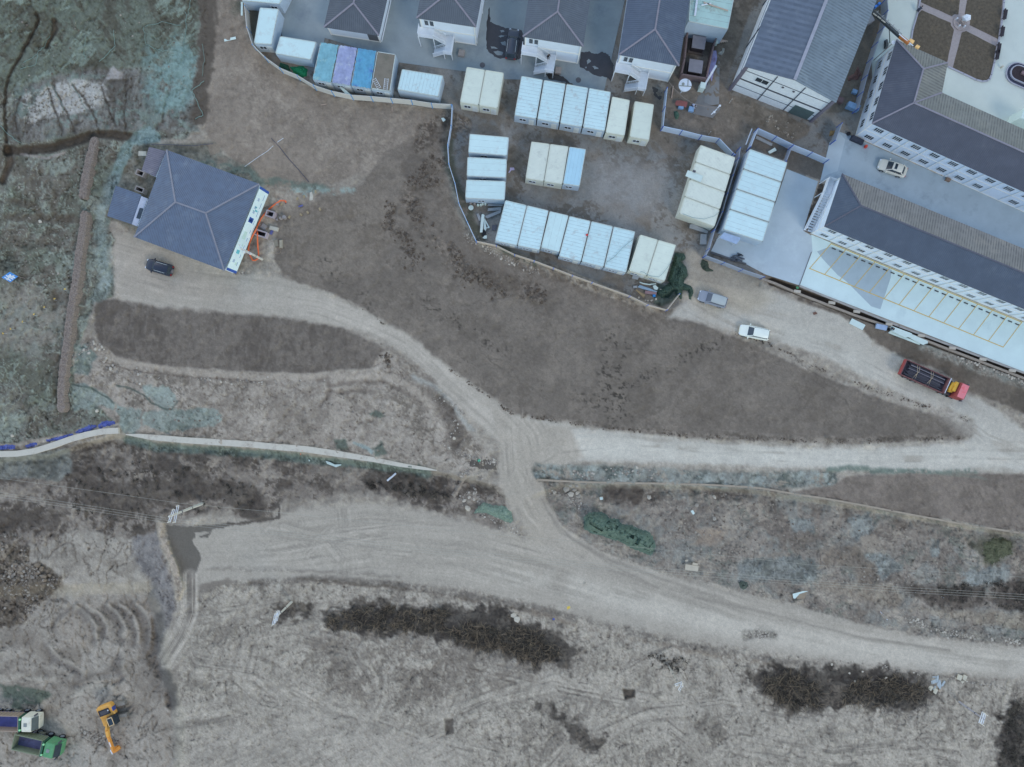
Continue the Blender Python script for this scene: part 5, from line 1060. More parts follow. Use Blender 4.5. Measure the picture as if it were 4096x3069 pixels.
for p in ((845, 1100), (985, 1150)): mb = MB(); v = P(*A2(*p), 2.15); mb.bar((v.x, v.y, 0), v, .06, .06); mb.build('leg', M_steelw, t, world=True)
def panel(name, label, cat, pts, z, m, th=.06, group=None, h=None):
    mb = MB(); q = [P(p[0], p[1], z if h is None else h[i]) for i, p in enumerate(pts)]
    if sum((q[i - 1].x * q[i].y - q[i].x * q[i - 1].y) for i in range(len(q))) < 0: q = q[::-1]
    lo = [v - Vector((0, 0, th)) for v in q]; n = len(q); mb.mesh(lo + q, [tuple(range(n - 1, -1, -1)), tuple(range(n, 2 * n))] + [(i, (i + 1) % n, n + (i + 1) % n, n + i) for i in range(n)])
    o = mb.build(name, m); cc = sum(q, Vector()) / n; o.data.transform(Matrix.Translation(-cc)); o.location = cc
    return tag(o, label, cat, group)
M_wp = mat('white_sheet', A(186, 212, 226), .5, var=.05, vscale=1.5); M_gp = mat('grey_sheet', A(140, 152, 168), .6, var=.1, vscale=1.5)
panel('roof_plank', 'long white board lying across the cream stack roof', 'board', pl(A2, "555,510 692,562 668,616 534,562"), 2.82, M_wp)
panel('roof_vent', 'small dark grey vent on the cream stack roof', 'vent', pl(A2, "605,508 628,515 622,530 600,522"), 3.0, M_dk, .25)
panel('red_box', 'small red box on the lower white cabin row', 'box', pl(A1, "1312,1184 1330,1184 1330,1198 1312,1198"), 2.95, mat('red_plastic', A(186, 60, 66), .5), .22)
# big flat cabin beside the fourth block (with stains)
cabin('stained teal white cabin with poles on its roof beside the tank yard', Z4(1290, -260), Z4(1790, -190), Z4(1690, 322), Z4(1255, 236), 'w', h=4.6, roofm=mat('stained_white_roof', A(158, 196, 208), .6, var=.08, vscale=.7, stain=A(120, 116, 108), stain_amt=.9, stain_scale=.55, ribs=(0, .9, .05, A(120, 140, 150), .01)), win=0, door=0)
for k_, (p, q_) in enumerate((((1325, 175), (1350, -20)), ((1420, 28), (1690, 120)), ((1395, 60), (1500, 40)))):
    mb = MB(); mb.bar(P(*Z4(*p), 4.75), P(*Z4(*q_), 4.75), .3 if k_ == 0 else .14, .14); o = mb.build('roof_pole', M_steelw if k_ != 1 else mat('pale_timber', A(170, 160, 160), .8)); tag(o, ['thick white pipe lying on the stained cabin roof', 'pale timber lying on the stained cabin roof', 'short white pole on the stained cabin roof'][k_], 'pipe')
tag(MB().tube([P(*A1(1490, 1450), 2.78), P(*A1(1500, 1430), 2.8), P(*A1(1560, 1390), 2.8), P(*A1(1630, 1310), 2.8), P(*A1(1740, 1220), 2.8)], .035, 5).build('roof_cable', mat('grey_cable', A(110, 140, 160), .6)), 'blue-grey cable across the right end of the lower white row', 'cable')
tag(MB().tube([P(*F4(350, 530), 2.6), P(*F4(380, 515), 2.8), P(*F4(440, 525), 2.8), P(*F4(500, 570), 2.8), P(*F4(620, 620), 2.8), P(*F4(800, 640), 2.8), P(*F4(880, 570), 2.8), P(*F4(960, 470), 2.8), P(*F4(1060, 340), 2.8), P(*F4(1120, 250), 2.75)], .03, 5).build('roof_cable', MATS['grey_cable']), 'thin cable looping over the cream pair near the green heap', 'cable')
tag(MB().tube([P(*A2(510, 895), 2.82), P(*A2(600, 930), 2.82), P(*A2(700, 942), 2.82), P(*A2(790, 915), 2.82), P(*A2(830, 880), 2.8)], .03, 5).build('roof_cable', MATS['grey_cable']), 'thin cable curving over the lowest cream stack cabin', 'cable')

# ------------------------------------------------------------------ fences with blue posts
M_bp = mat('blue_post', A(64, 96, 188), .5, var=.1); M_bpl = mat('light_blue_post', A(84, 144, 214), .5, var=.1); M_fp = mat('fence_panel_white', A(172, 198, 238), .55, var=.05, vscale=1); M_fpt = mat('fence_panel_tan', A(182, 182, 184), .6, var=.06, vscale=1)
def fence(label, pts, h=1.9, pm=M_fp, post=M_bp, lean=0):
    q = [P(p[0], p[1], h) for p in pts]; c = sum(q, Vector()) / len(q); t = thing('site_fence', label, 'fence', (c.x, c.y, 0), 0, 'site fences with blue posts')
    for a, b in zip(q[:-1], q[1:]):
        d = (b - a).normalized(); s_ = Vector((-d.y, d.x, 0)); mb = MB(); rng_ = 5
        mb.bar(a - Vector((0, 0, h / 2 - .05)), b - Vector((0, 0, h / 2 - .05)), .05, h - .12); mb.bar(a - Vector((0, 0, .03)), b - Vector((0, 0, .03)), .07, .06)
        n = max(2, int((b - a).length / .45))
        for i in range(1, n): v = a + (b - a) * (i / n); mb.bar(Vector((v.x, v.y, .05)), Vector((v.x, v.y, h - .08)), .085, .02)
        mb.build('panel', pm, t, world=True)
    for v in q: mb = MB(); mb.cbox((v.x, v.y, h / 2 - .05), .13, .13, h + .12, .3); mb.build('post', post, t, world=True)
    return t
fence('curved white fence with light blue posts round the north-west camp edge', [Z2(205, -60), Z2(215, 60), Z2(238, 300), Z2(300, 490), Z2(440, 630), Z2(605, 750), Z2(795, 830), Z2(975, 940), Z2(1175, 1005), Z2(1390, 1050), Z2(1610, 1065), Z2(1830, 1085), Z2(2055, 1105), Z3(345, 1140), Z3(565, 1155)], 1.9, mat('fence_panel_pale', A(186, 196, 208), .55, var=.05), M_bpl)
fence('narrow looking white fence running down the west side of the yard', [Z3(575, 1160), Z3(562, 1385), Z3(525, 1600), A1(98, 560), A1(153, 733), A1(187, 910), A1(262, 1075), A1(340, 1243)], 1.7, M_fp, M_bpl)
fence('tan white fence along the slope below the lower cabin row', [A1(342, 1246), A1(520, 1285), A1(683, 1365), A1(855, 1420), A1(1027, 1485), A1(1195, 1550), A1(1368, 1612), F4(120, 1090), F4(550, 1300), F4(1005, 1420), F4(1300, 1040)], 1.5, M_fpt, mat('violet_post', A(96, 124, 210), .5))
fence('white fence with dark blue posts round the tank yard soil', [Z4(1022, 965), Z4(998, 1180), Z4(975, 1395), Z4(1185, 1440), Z4(1400, 1495), Z4(1595, 1530), A2(960, 362), A2(975, 372)], 2.0)
fence('dark sided fence between the cream and blue-white cabin stacks', [A2(1022, 308), A2(1008, 402), A2(958, 552), A2(910, 712), A2(864, 877), A2(795, 1037), A2(747, 1205), A2(716, 1265), A2(880, 1325), A2(1040, 1387), A2(1235, 1452)], 2.0, mat('fence_panel_grey', A(140, 158, 190), .6, var=.06))
fence('white fence above the blue-white stack with diagonal blue posts', [A2(1112, 303), A2(1178, 140), A2(1340, 212), A2(1490, 286), A2(1655, 352), A2(1802, 416)], 2.0)
fence('short grey fence piece closing the strip above the blue-white stack', [A2(1478, 300), A2(1428, 428)], 1.9, MATS['fence_panel_grey'])
fence('long grey fence between the warehouse and the courtyard', [C1(1060, -60), C1(1085, 285), C1(980, 745), C1(800, 1165), C1(660, 1600), Y2(235, 950), Y2(180, 1160), Y2(120, 1370)], 2.0, MATS['fence_panel_grey'])
fence('grey fence piece leading down from the warehouse corner', [A2(1922, 92), A2(1862, 245)], 2.0, MATS['fence_panel_grey'])

# ------------------------------------------------------------------ long concrete walls and the stone walls
def wall_strip(name, label, cat, pts, w, zt, zb, m, ws=None):
    mb = MB(); n = len(pts); vs_ = []
    for i, p in enumerate(pts):
        a = P(*pts[max(i - 1, 0)], zt); b = P(*pts[min(i + 1, n - 1)], zt); d = (b - a).normalized(); s_ = Vector((-d.y, d.x, 0)) * (ws[i] if ws else w) / 2; c = P(*p, zt)
        vs_ += [c + s_, c - s_, c - s_ + Vector((0, 0, zb - zt)), c + s_ + Vector((0, 0, zb - zt))]
    fs_ = [(0, 3, 2, 1), ((n - 1) * 4, (n - 1) * 4 + 1, (n - 1) * 4 + 2, (n - 1) * 4 + 3)]
    for i in range(n - 1):
        for k in range(4): fs_.append((i * 4 + k, i * 4 + (k + 1) % 4, (i + 1) * 4 + (k + 1) % 4, (i + 1) * 4 + k))
    mb.mesh(vs_, fs_); o = mb.build(name, m); cc = P(*pts[n // 2], 0); o.data.transform(Matrix.Translation(-cc)); o.location = cc
    return tag(o, label, cat)
M_rw = mat('pale_wall_concrete', A(182, 186, 188), .85, var=.05, vscale=1.2, stain=A(150, 150, 150), stain_amt=.6, stain_scale=.6)
wall_strip('retaining_wall', 'pale concrete wall top curving up from the left edge beside blue netting', 'retaining wall', [A5(-160, 1035), A5(0, 1032), A5(150, 1028), A5(300, 1005), A5(450, 960), A5(620, 900), A5(760, 860), A5(900, 832), A5(1045, 824)], .92, .45, -3.2, M_rw)
wall_strip('retaining_wall', 'long pale concrete wall top below the graded bank, tapering to the right', 'retaining wall', [A5(1110, 858), A5(1220, 868), A5(1350, 884), A5(1620, 908), A5(2000, 932), A5(2209, 945), A6(200, 578), A6(430, 595), A6(640, 625), A6(800, 650), A6(1000, 682), A6(1200, 722), A6(1400, 752), A6(1500, 768)], .8, .25, -3.2, mat('pale_wall_concrete_dusty', A(178, 182, 184), .85, var=.07, vscale=1.5, stain=A(146, 143, 142), stain_amt=.9, stain_scale=.5), [.1, .55, .85, .9, .95, .95, .95, .95, .95, .85, .75, .6, .45, .1])
wall_strip('retaining_wall', 'thin concrete wall running under the netted bank on the right', 'retaining wall', [B1(330, 376), B1(700, 395), B1(920, 400), B1(1400, 408), B1(1800, 418), B1(2209, 440), B2(120, 415), B2(350, 455), B2(600, 492), B2(900, 545), B2(1300, 622), B2(1700, 695), B2(2209, 775), B2(2600, 850)], .26, .15, -3.2, mat('tan_wall_concrete', A(146, 142, 138), .85, var=.12, vscale=1))
M_stone = mat('rubble_wall_stone', A(124, 120, 122), .95, var=.30, vscale=5, stain=A(92, 88, 90), stain_amt=.9, stain_scale=3.5, bump=.06, bscale=7)
def stone_wall(label, pts, w, hts):
    cs = [G(p) for p in pts]; acc = [0]
    for a, b in zip(cs[:-1], cs[1:]): acc.append(acc[-1] + (b - a).length)
    n = int(acc[-1] / .16); K = 11; rg = np.random.RandomState(len(pts)); mb = MB(); vs_ = []; fs_ = []
    for i in range(n + 1):
        s_ = acc[-1] * i / n; j = min(len(acc) - 2, max(0, int(np.searchsorted(acc, s_)) - 1)); t = (s_ - acc[j]) / (acc[j + 1] - acc[j]); c = cs[j].lerp(cs[j + 1], t); d = (cs[j + 1] - cs[j]).normalized(); sd = Vector((-d.y, d.x, 0))
        ww = w * (1 + .05 * math.sin(s_ * 2.1) + .04 * math.sin(s_ * 5)) * min(1, .55 + s_ * .9, .55 + (acc[-1] - s_) * .9)
        for k in range(K):
            u = (k / (K - 1) - .5); prof = 1 - max(0, (abs(u) - .36) / .14) ** 2
            z = c.z + hts * prof + rg.uniform(-.09, .09) * prof - (1 - prof) * .5; vs_.append(Vector((c.x, c.y, z)) + sd * (u * ww + rg.uniform(-.04, .04)) + d * rg.uniform(-.04, .04))
    for i in range(n):
        for k in range(K - 1): fs_.append((i * K + k, (i + 1) * K + k, (i + 1) * K + k + 1, i * K + k + 1))
    mb.mesh(vs_, fs_); o = mb.build('stone_wall', M_stone); cc = cs[len(cs) // 2]; o.data.transform(Matrix.Translation(-cc)); o.location = cc; tag(o, label, 'stone wall', 'rough stone walls on the netted slope')
stone_wall('short rough stone wall from the muddy gully towards the house', [Z1(845, 1200), Z1(810, 1330), Z1(775, 1480), Z1(745, 1640), A4(850, 140), A4(835, 250)], 1.5, .9)
stone_wall('long rough stone wall running down the netted slope to the river wall', [A4(865, 365), A4(855, 450), A4(830, 640), A4(805, 800), A4(790, 940), A4(765, 1120), A4(735, 1290), A4(712, 1450), A4(695, 1600), A5(625, 40), A5(598, 200), A5(582, 330), A5(570, 480), A5(572, 660)], 1.45, 1.0)

# ------------------------------------------------------------------ utility poles and power lines
M_pole = mat('pole_concrete', A(186, 194, 200), .7, var=.05)
def pole(label, base, top, arms=(), r=.2, mats=M_pole, extra=0):
    b = G(base); rb = math.hypot(base[0] - 2048, base[1] - 1534.5); rt = math.hypot(top[0] - 2048, top[1] - 1534.5)
    zt = H - (H - b.z) * rb / rt; hgt = zt - b.z; t = thing('utility_pole', label, 'utility pole', b, 0, 'utility poles')
    mb = MB(); mb.tube([(0, 0, -.3), (0, 0, hgt)], r, 12, r2=r * .6); mb.build('pole', mats, t)
    for i, (zf, L_, ang, ins) in enumerate(arms):
        d = Vector((math.cos(ang), math.sin(ang), 0)); c = Vector((0, 0, hgt * zf)); s_ = Vector((-d.y, d.x, 0)) * .12
        mb = MB(); mb.bar(c + s_ - d * L_, c + s_ + d * L_, .07, .09); a_ = mb.build('crossarm', M_steelw, t)
        mb = MB(); mb.bar(c - s_ - d * L_, c - s_ + d * L_, .07, .09); mb.build('crossarm', M_steelw, t)
        for sg in ((-1, 1) if ins else ()):
            mb = MB(); mb.tube([c + d * L_ * sg * .95 + Vector((0, 0, .05)), c + d * L_ * sg * .95 + Vector((0, 0, .55))], .1 if ins > 1 else .07, 8, r2=.06); mb.build('insulator', mat('white_insulator', A(200, 208, 214), .3), t)
    for k in range(2): mb = MB(); mb.disc((0, 0, hgt * (.35 + .3 * k)), r * 1.02, .12, 12); mb.build('pole_band', M_dk, t)
    return t, b, hgt
hd = [R(68)]
pA_ = pole('tallest white pole with triangular crossarms above the dark mud patch', A5(1790, 1468), A5(1490, 1575), ((.93, 1.0, R(70), 2), (.80, 1.3, R(78), 2)), .24)
pB_ = pole('white pole with slanted crossarms left of the dark brush strip', B5(263, 250), B5(150, 360), ((.97, .9, R(76), 1), (.88, .9, R(76), 1), (.80, .8, R(76), 1)), .19)
pC_ = pole('thin grey pole standing alone in the lower field', B6(360, 478), B6(410, 600), ((.96, .5, R(60), 1), (.8, .6, R(20), 1)), .15, mat('pole_grey', A(156, 162, 168), .7))
pD_ = pole('lavender grey pole with double crossarms near the bottom right corner', F8(1130, 1070), F8(1770, 1500), ((.98, .85, R(72), 1), (.9, .9, R(72), 1)), .17, mat('pole_lavender', A(146, 154, 176), .7))
pole('house side pole with crossed braces beside the orange hose', C3(775, 1368), C3(395, 1165), ((.95, .7, R(-60), 1), (.75, .8, R(-30), 1)), .2)
pole('slim white lamp post in the soil above the white fence', E7(1130, 1550), E7(905, 1245), (), .06)
pole('short leaning post beside the warehouse corner', E7(1670, 730), E7(1495, 430), (), .07)
pole('faint thin pole in the dark brush on the right', B2(1545, 1285), B2(1560, 1300), (), .08, MATS['pole_grey'])
def wires(label, pts, off, n=3, r=.017):
    mb = MB()
    for k in range(n):
        o_ = (k - (n - 1) / 2) * off
        for (x0, y0, z0), (x1, y1, z1) in zip(pts[:-1], pts[1:]):
            a, b = P(x0, y0 + o_ * 25.6, z0), P(x1, y1 + o_ * 25.6, z1); L_ = (b - a).length; sag = L_ * .012
            mb.tube([a.lerp(b, t) - Vector((0, 0, sag * 4 * t * (1 - t))) for t in np.linspace(0, 1, 13)], r, 4, cap=False)
    o = mb.build('power_line', mat('aluminium_wire', A(150, 156, 160), .5)); tag(o, label, 'power line', 'overhead power lines')
tA = A5(1585, 1465); tB = A5(1520, 1625)
wires('upper single overhead wire crossing the left mud and the graded plain', [(-200, A5(0, 1255)[1] - 30, 8), (*tA, 7.3), (*A6(1800, 1270), 7.5), (*B1(900, 940), 8), (*B2(500, 1030), 8), (4400, 2330, 8)], .01, 1)
wires('lower group of overhead wires passing the tall white pole', [(-200, A5(0, 1385)[1] - 25, 8), (*tB, 7), (*A6(1500, 1420), 7.5), (*B1(1000, 1150), 8), (*B2(300, 1160), 8), (*B2(1250, 1230), 8), (4400, 2410, 8)], .38, 3)

# ------------------------------------------------------------------ vehicles
M_tyre = mat('tyre_rubber', (.02, .02, .022), .85); M_rim_ = mat('alloy_rim', (.4, .42, .44), .35, metal=.6); M_lamp = mat('lamp_glass', (.75, .78, .8), .15); M_red = mat('tail_lamp_red', (.4, .02, .02), .3)
def loft(mb, secs, n=20):
    """secs: (x, halfwidth, z0, z1, roundness)"""
    rings = []
    for x, hw, z0, z1, p in secs:
        ring = []
        for k in range(n):
            a = 2 * math.pi * k / n; ca, sa = math.cos(a), math.sin(a)
            ring.append((x, hw * math.copysign(abs(ca) ** p, ca), (z0 + z1) / 2 + (z1 - z0) / 2 * math.copysign(abs(sa) ** p, sa)))
        rings.append(ring)
    vs_ = [v for r_ in rings for v in r_]; fs_ = []
    for i in range(len(rings) - 1):
        for k in range(n): fs_.append((i * n + k, i * n + (k + 1) % n, (i + 1) * n + (k + 1) % n, (i + 1) * n + k))
    fs_ += [tuple(range(n)), tuple((len(rings) - 1) * n + k for k in range(n - 1, -1, -1))]
    mb.mesh(vs_, fs_); return mb
def wheel(t, x, y, r=.34, w=.22):
    mb = MB(); mb.tube([(x, y - w / 2, r), (x, y + w / 2, r)], r, 18); o = mb.build('wheel', M_tyre, t)
    s_ = 1 if y > 0 else -1; mb = MB(); mb.tube([(x, y + s_ * w * .45, r), (x, y + s_ * (w / 2 + .015), r)], r * .6, 14); k = mb.build('rim', M_rim_, None); k.parent = o
def car(label, cat, p, ang, L_=4.6, W_=1.85, Hh=1.6, body=(.8, .8, .8), suv=True, roofcol=None, rails=False, sunroof=False, rough=.35, spare=False, glass=None):
    g_ = G(p); c = P(p[0], p[1], g_.z + .9); c.z = g_.z; t = thing('parked_car', label, cat, c, R(ang), 'cars and SUVs')
    bm_ = mat('car_paint_' + label.split()[0] + label.split()[1], body, rough, var=.03, spec=.5); hw = W_ / 2; a = L_ / 2; zb = .28; bh = Hh * .60
    mb = MB(); loft(mb, [(-a, hw * .72, zb + .12, bh * .86, .5), (-a + .12, hw * .90, zb, bh * .95, .42), (-a + .5, hw * .98, zb - .03, bh, .36), (-a * .3, hw, zb - .05, bh * 1.0, .33), (a * .25, hw, zb - .05, bh * .99, .33), (a * .45, hw * .98, zb - .05, bh * .95, .36), (a * .75, hw * .95, zb - .03, bh * .88, .4), (a - .15, hw * .84, zb, bh * .76, .45), (a, hw * .62, zb + .1, bh * .62, .55)], 24)
    mb.build('body', bm_, t, smooth=True)
    x_ws, x_rf, x_rr, x_tl = a * .46, a * .14, (-a * .80 if suv else -a * .52), (-a * .97 if suv else -a * .80)
    # greenhouse with glass; roof skin above it
    mb = MB(); loft(mb, [(x_tl, hw * .74, bh * .8, bh * .98, .4), (x_rr, hw * .80, bh * .8, Hh * .965, .36), (x_rf, hw * .80, bh * .8, Hh * .965, .36), (x_ws, hw * .80, bh * .8, bh * .96, .4)], 20); mb.build('windows', glass or M_glass, t, smooth=False)
    rc = bm_ if roofcol is None else mat('car_roof_' + label.split()[0] + label.split()[1], roofcol, rough, var=.03)
    mb = MB(); z1 = Hh; q = [(x_rr - .10, hw * .60, Hh * .95), (x_rr + .2, hw * .73, Hh * .985), (x_rf - .1, hw * .72, Hh * .985), (x_rf + .08, hw * .62, Hh * .965)]
    vs_ = [];
    for x, y, z in q: vs_ += [(x, -y, z - .05), (x, -y * .92, z + .012), (x, 0, z + .035), (x, y * .92, z + .012), (x, y, z - .05)]
    fs_ = [(i * 5 + k, i * 5 + k + 1, (i + 1) * 5 + k + 1, (i + 1) * 5 + k) for i in range(3) for k in range(4)]
    mb.mesh(vs_, fs_); mb.build('roof_panel', rc, t, smooth=True)
    for sg in (-1, 1):                                      # pillars
        mb = MB(); mb.bar((x_rf + .05, sg * hw * .66, Hh * .95), (x_ws, sg * hw * .80, bh * .97), .09, .07); mb.bar((x_rr, sg * hw * .70, Hh * .95), (x_tl, sg * hw * .74, bh * .97), .14, .07); mb.bar((-a * .25, sg * hw * .71, Hh * .94), (-a * .25, sg * hw * .81, bh * .97), .1, .05); mb.build('pillar', bm_, t)
        for x in (a * .62, -a * .60): wheel(t, x, sg * (hw - .10), .35 if suv else .32)
        mb = MB(); mb.cbox((x_ws - .15, sg * (hw + .12), bh * 1.0), .14, .24, .16); mb.build('mirror', bm_, t)
        mb = MB(); mb.cbox((a - .16, sg * hw * .60, bh * .66), .26, .34, .12, -sg * .45); mb.build('headlight', M_lamp, t)
        mb = MB(); mb.cbox((-a + .05, sg * hw * .68, bh * .78), .12, .26, .2); mb.build('tail_light', M_red, t)
        if rails: mb = MB(); mb.bar((x_rr + .15, sg * hw * .70, Hh * .99 + .03), (x_rf - .15, sg * hw * .70, Hh * .99 + .03), .05, .05); mb.build('roof_rail', mat('roof_rail_silver', A(170, 186, 204), .3), t)
    if sunroof: mb = MB(); mb.box(x_rf - .62, -.42, Hh + .0, x_rf - .22, .42, Hh + .035); mb.build('sunroof', M_glass, t)
    if spare: mb = MB(); mb.tube([(-a - .18, 0, .85), (-a + .05, 0, .85)], .33, 16); mb.build('spare_wheel', mat('spare_cover', A(104, 108, 120), .6), t)
    return t
car('dark grey SUV parked in the puddle between two camp blocks', 'SUV', Z3(1240, 482), 82.6, 4.7, 1.9, 1.75, A(56, 66, 84), rails=True)
car('black SUV with spare wheel on the dusty yard below the house', 'SUV', A3(577, 1396), 163.2, 4.25, 1.85, 1.75, A(36, 44, 64), rails=True, spare=True)
car('white hatchback with dark sunroof parked in the lane between the offices', 'car', Y3(768, 608), 160.5, 4.45, 1.85, 1.5, A(196, 206, 212), suv=False, sunroof=True)
car('dusty silver SUV on the dirt road below the green heap', 'SUV', E4(600, 362), 163.2, 4.5, 1.85, 1.65, A(128, 142, 168), roofcol=A(156, 172, 188), rough=.7, glass=mat('dusty_glass', A(86, 98, 120), .5))
car('glossy white SUV driving on the dirt road above the red truck', 'SUV', E4(1685, 1232), 168.2, 4.65, 1.87, 1.65, A(212, 230, 238))
def ribbed_bed(t, x0, x1, hw, z0, z1, mo, mi_, th=.12, ribs=9):
    mb = MB(); mb.box(x0, -hw, z0, x1, hw, z0 + .1); mb.build('bed_floor', mi_, t)
    for sg in (-1, 1):
        mb = MB(); mb.box(x0, sg * hw - (th if sg > 0 else 0), z0 + .1, x1, sg * hw + (0 if sg > 0 else th), z1)
        for i in range(ribs): x = x0 + (x1 - x0) * (i + .5) / ribs; mb.box(x - .05, sg * hw - .0 if sg > 0 else -hw - .06, z0, x + .05, hw + .06 if sg > 0 else -hw, z1)
        mb.build('side_board', mo, t)
    mb = MB(); mb.box(x0 - .1, -hw, z0 + .1, x0, hw, z1); mb.build('tailgate', mo, t)
    mb = MB(); mb.box(x1, -hw, z0 + .1, x1 + .1, hw, z1 + .2); mb.build('head_board', mo, t)
def cab(t, x0, x1, hw, z0, z1, m, roofm=None, hatch=None, front=.35):
    mb = MB(); loft(mb, [(x0, hw * .97, z0, z1 * .97, .22), (x0 + .15, hw, z0, z1, .2), (x1 - front - .1, hw, z0, z1, .2), (x1 - front, hw * .98, z0, z1 * .97, .25), (x1 - .05, hw * .96, z0, z0 + (z1 - z0) * .52, .25), (x1, hw * .88, z0 + .1, z0 + (z1 - z0) * .45, .3)], 24); c = mb.build('cab', m, t, smooth=False)
    mb = MB(); q = [(x1 - front + .04, -hw * .84, z1 * .955), (x1 - front + .04, hw * .84, z1 * .955), (x1 - .03, hw * .86, z0 + (z1 - z0) * .55), (x1 - .03, -hw * .86, z0 + (z1 - z0) * .55)]
    mb.face([Vector(v) + Vector((.05, 0, .03)) for v in q]); mb.build('windscreen', M_glass, t)
    for sg in (-1, 1): mb = MB(); mb.box(x1 - .35, sg * (hw + .12) - .09, z0 + (z1 - z0) * .5, x1 - .2, sg * (hw + .12) + .09, z0 + (z1 - z0) * .85); mb.build('mirror', M_dk, t)
    if hatch: mb = MB(); mb.box(x0 + .45, -.28, z1 - .02, x0 + .95, .28, z1 + .06); mb.build('roof_hatch', hatch, t)
def chassis(t, x0, x1, hw, wheels, r=.5):
    mb = MB(); mb.box(x0, -.45, .6, x1, .45, .95); mb.build('chassis', mat('chassis_dark', (.05, .05, .055), .7), t)
    for x in wheels:
        for sg in (-1, 1): wheel(t, x, sg * (hw - .2), r, .36)
# red crane truck with steel pipes
p = G(E5(1110, 790)); z_ = p.z; p = P(*E5(1110, 790), z_ + 1.4); p.z = z_; t = thing('flatbed_truck', 'long red truck with black pipes and a folded yellow crane behind the cab', 'truck', p, R(-23.9), 'trucks on the site')
MR = mat('red_truck_paint', A(138, 72, 78), .7, var=.12, vscale=2, stain=A(120, 70, 74), stain_amt=.5, stain_scale=2); MRl = mat('faded_red_roof', A(200, 124, 142), .5, var=.08, vscale=1.5, stain=A(206, 78, 88), stain_amt=.8, stain_scale=.9)
chassis(t, -5.0, 4.6, 1.25, (-3.6, -2.3, 2.4, 3.9)); MBK = mat('bed_dark', A(58, 58, 72), .7, var=.2, vscale=2)
ribbed_bed(t, -5.0, 2.0, 1.27, 1.1, 1.75, mat('faded_red_board', A(108, 80, 88), .7, var=.2, vscale=3), MBK, .09)
mb = MB(); mb.box(-5.25, -1.25, 1.15, -5.1, 1.25, 1.72); mb.build('red_tail_rack', MR, t)
cab(t, 3.5, 5.05, 1.22, .7, 2.75, MR, front=.3); mb = MB(); mb.box(3.62, -1.08, 2.755, 4.72, 1.08, 2.80); mb.build('cab_roof_panel', MRl, t)
mb = MB(); mb.box(2.15, -1.1, .95, 3.35, 1.1, 1.35); mb.build('crane_base', mat('dark_steel', A(66, 62, 70), .7), t)
MY = mat('crane_yellow', A(196, 164, 74), .5, var=.1, vscale=2)
mb = MB(); mb.bar((2.62, -.45, 1.9), (2.78, .85, 1.9), .28, .5); mb.bar((3.08, -.45, 2.15), (3.12, 1.05, 2.15), .42, .5); mb.bar((2.62, -.5, 1.7), (3.15, -.5, 1.7), .35, .6); mb.build('crane_boom', MY, t)
mb = MB(); mb.bar((2.2, -1.2, 1.9), (2.2, 1.3, 1.95), .09, .09); mb.build('crane_strut', M_steelw, t)
rg = random.Random(9)
tp = thing('pipe_load', 'bundle of black pipes tied with pale rope on the red truck', 'pipes', p + Vector((0, 0, 0)), R(-23.9)); MP = [mat('black_pipe', A(54, 58, 74), .45, var=.15, vscale=1), mat('grey_pipe', A(104, 108, 128), .4, var=.15, vscale=1)]
for i in range(16): y = -1.05 + 2.1 * i / 15; z = 1.32 + .12 * (i % 2) + (.14 if i % 3 == 1 else 0); mb = MB(); mb.tube([(-4.3 + rg.uniform(-.2, .4), y, z), (1.5 + rg.uniform(-.5, .3), y, z)], .085, 8); mb.build('pipe', MP[1 if i in (2, 6, 9, 13) else 0], tp)
for x in (-2.9, -.6):
    mb = MB(); mb.tube([(x - .2, -1.2, 1.5), (x, -.4, 1.72), (x + .25, .3, 1.74), (x + .1, 1.2, 1.6)], .03, 5); mb.tube([(x + .3, -1.2, 1.5), (x + .1, 0, 1.75), (x - .3, 1.2, 1.6)], .03, 5); mb.build('rope', mat('pale_rope', A(164, 158, 148), .9), tp)
def dump(label, p, ang, cm, bm_, inner, L_=8.6, roofm=None):
    g_ = G(p); z_ = g_.z; g_ = P(*p, z_ + 2.0); g_.z = z_; t = thing('dump_truck', label, 'dump truck', g_, R(ang), 'dump trucks in the corner'); a = L_ / 2
    chassis(t, -a + .3, a - .3, 1.25, (-a + 1.2, -a + 2.6, a - 2.9, a - 1.0), .52)
    ribbed_bed(t, -a, a - 2.75, 1.28, 1.3, 2.75, bm_, inner, .12, 10)
    mb = MB(); mb.box(a - 2.6, -1.2, 1.4, a - 2.35, 1.2, 3.0); mb.build('tank_rack', mat('rack_green_dark', A(52, 96, 84), .5), t)
    for sg in (-.85, .85): mb = MB(); mb.tube([(a - 2.45, sg, 3.0), (a - 2.2, sg, 3.0)], .14, 8); mb.build('work_lamp', mat('mint_lamp', A(150, 220, 180), .4), t)
    cab(t, a - 2.15, a, 1.22, .7, 3.0, cm, hatch=mat('roof_hatch_grey', A(120, 132, 142), .5), front=.6)
    for sg in (-1, 1):
        mb = MB(); mb.box(a - 4.6, sg * 1.15 - .15, .6, a - 3.7, sg * 1.15 + .15, 1.1); mb.build('fuel_tank' if sg > 0 else 'battery_box', mat('tank_grey', A(120, 124, 120), .6), t)
MGi = mat('bed_inside_blue_grey', A(84, 88, 128), .6, var=.25, vscale=1.2, stain=A(52, 50, 72), stain_amt=.8, stain_scale=.7)
dump('green cab dump truck with empty ribbed bed, lower of the two', B4(612, 1300), -12.6, mat('green_cab_paint', A(86, 146, 114), .7, var=.16, vscale=2, stain=A(112, 130, 116), stain_amt=.9, stain_scale=1.6), mat('bed_board_greenish', A(116, 130, 118), .7, var=.15, vscale=2), MGi, 7.3)
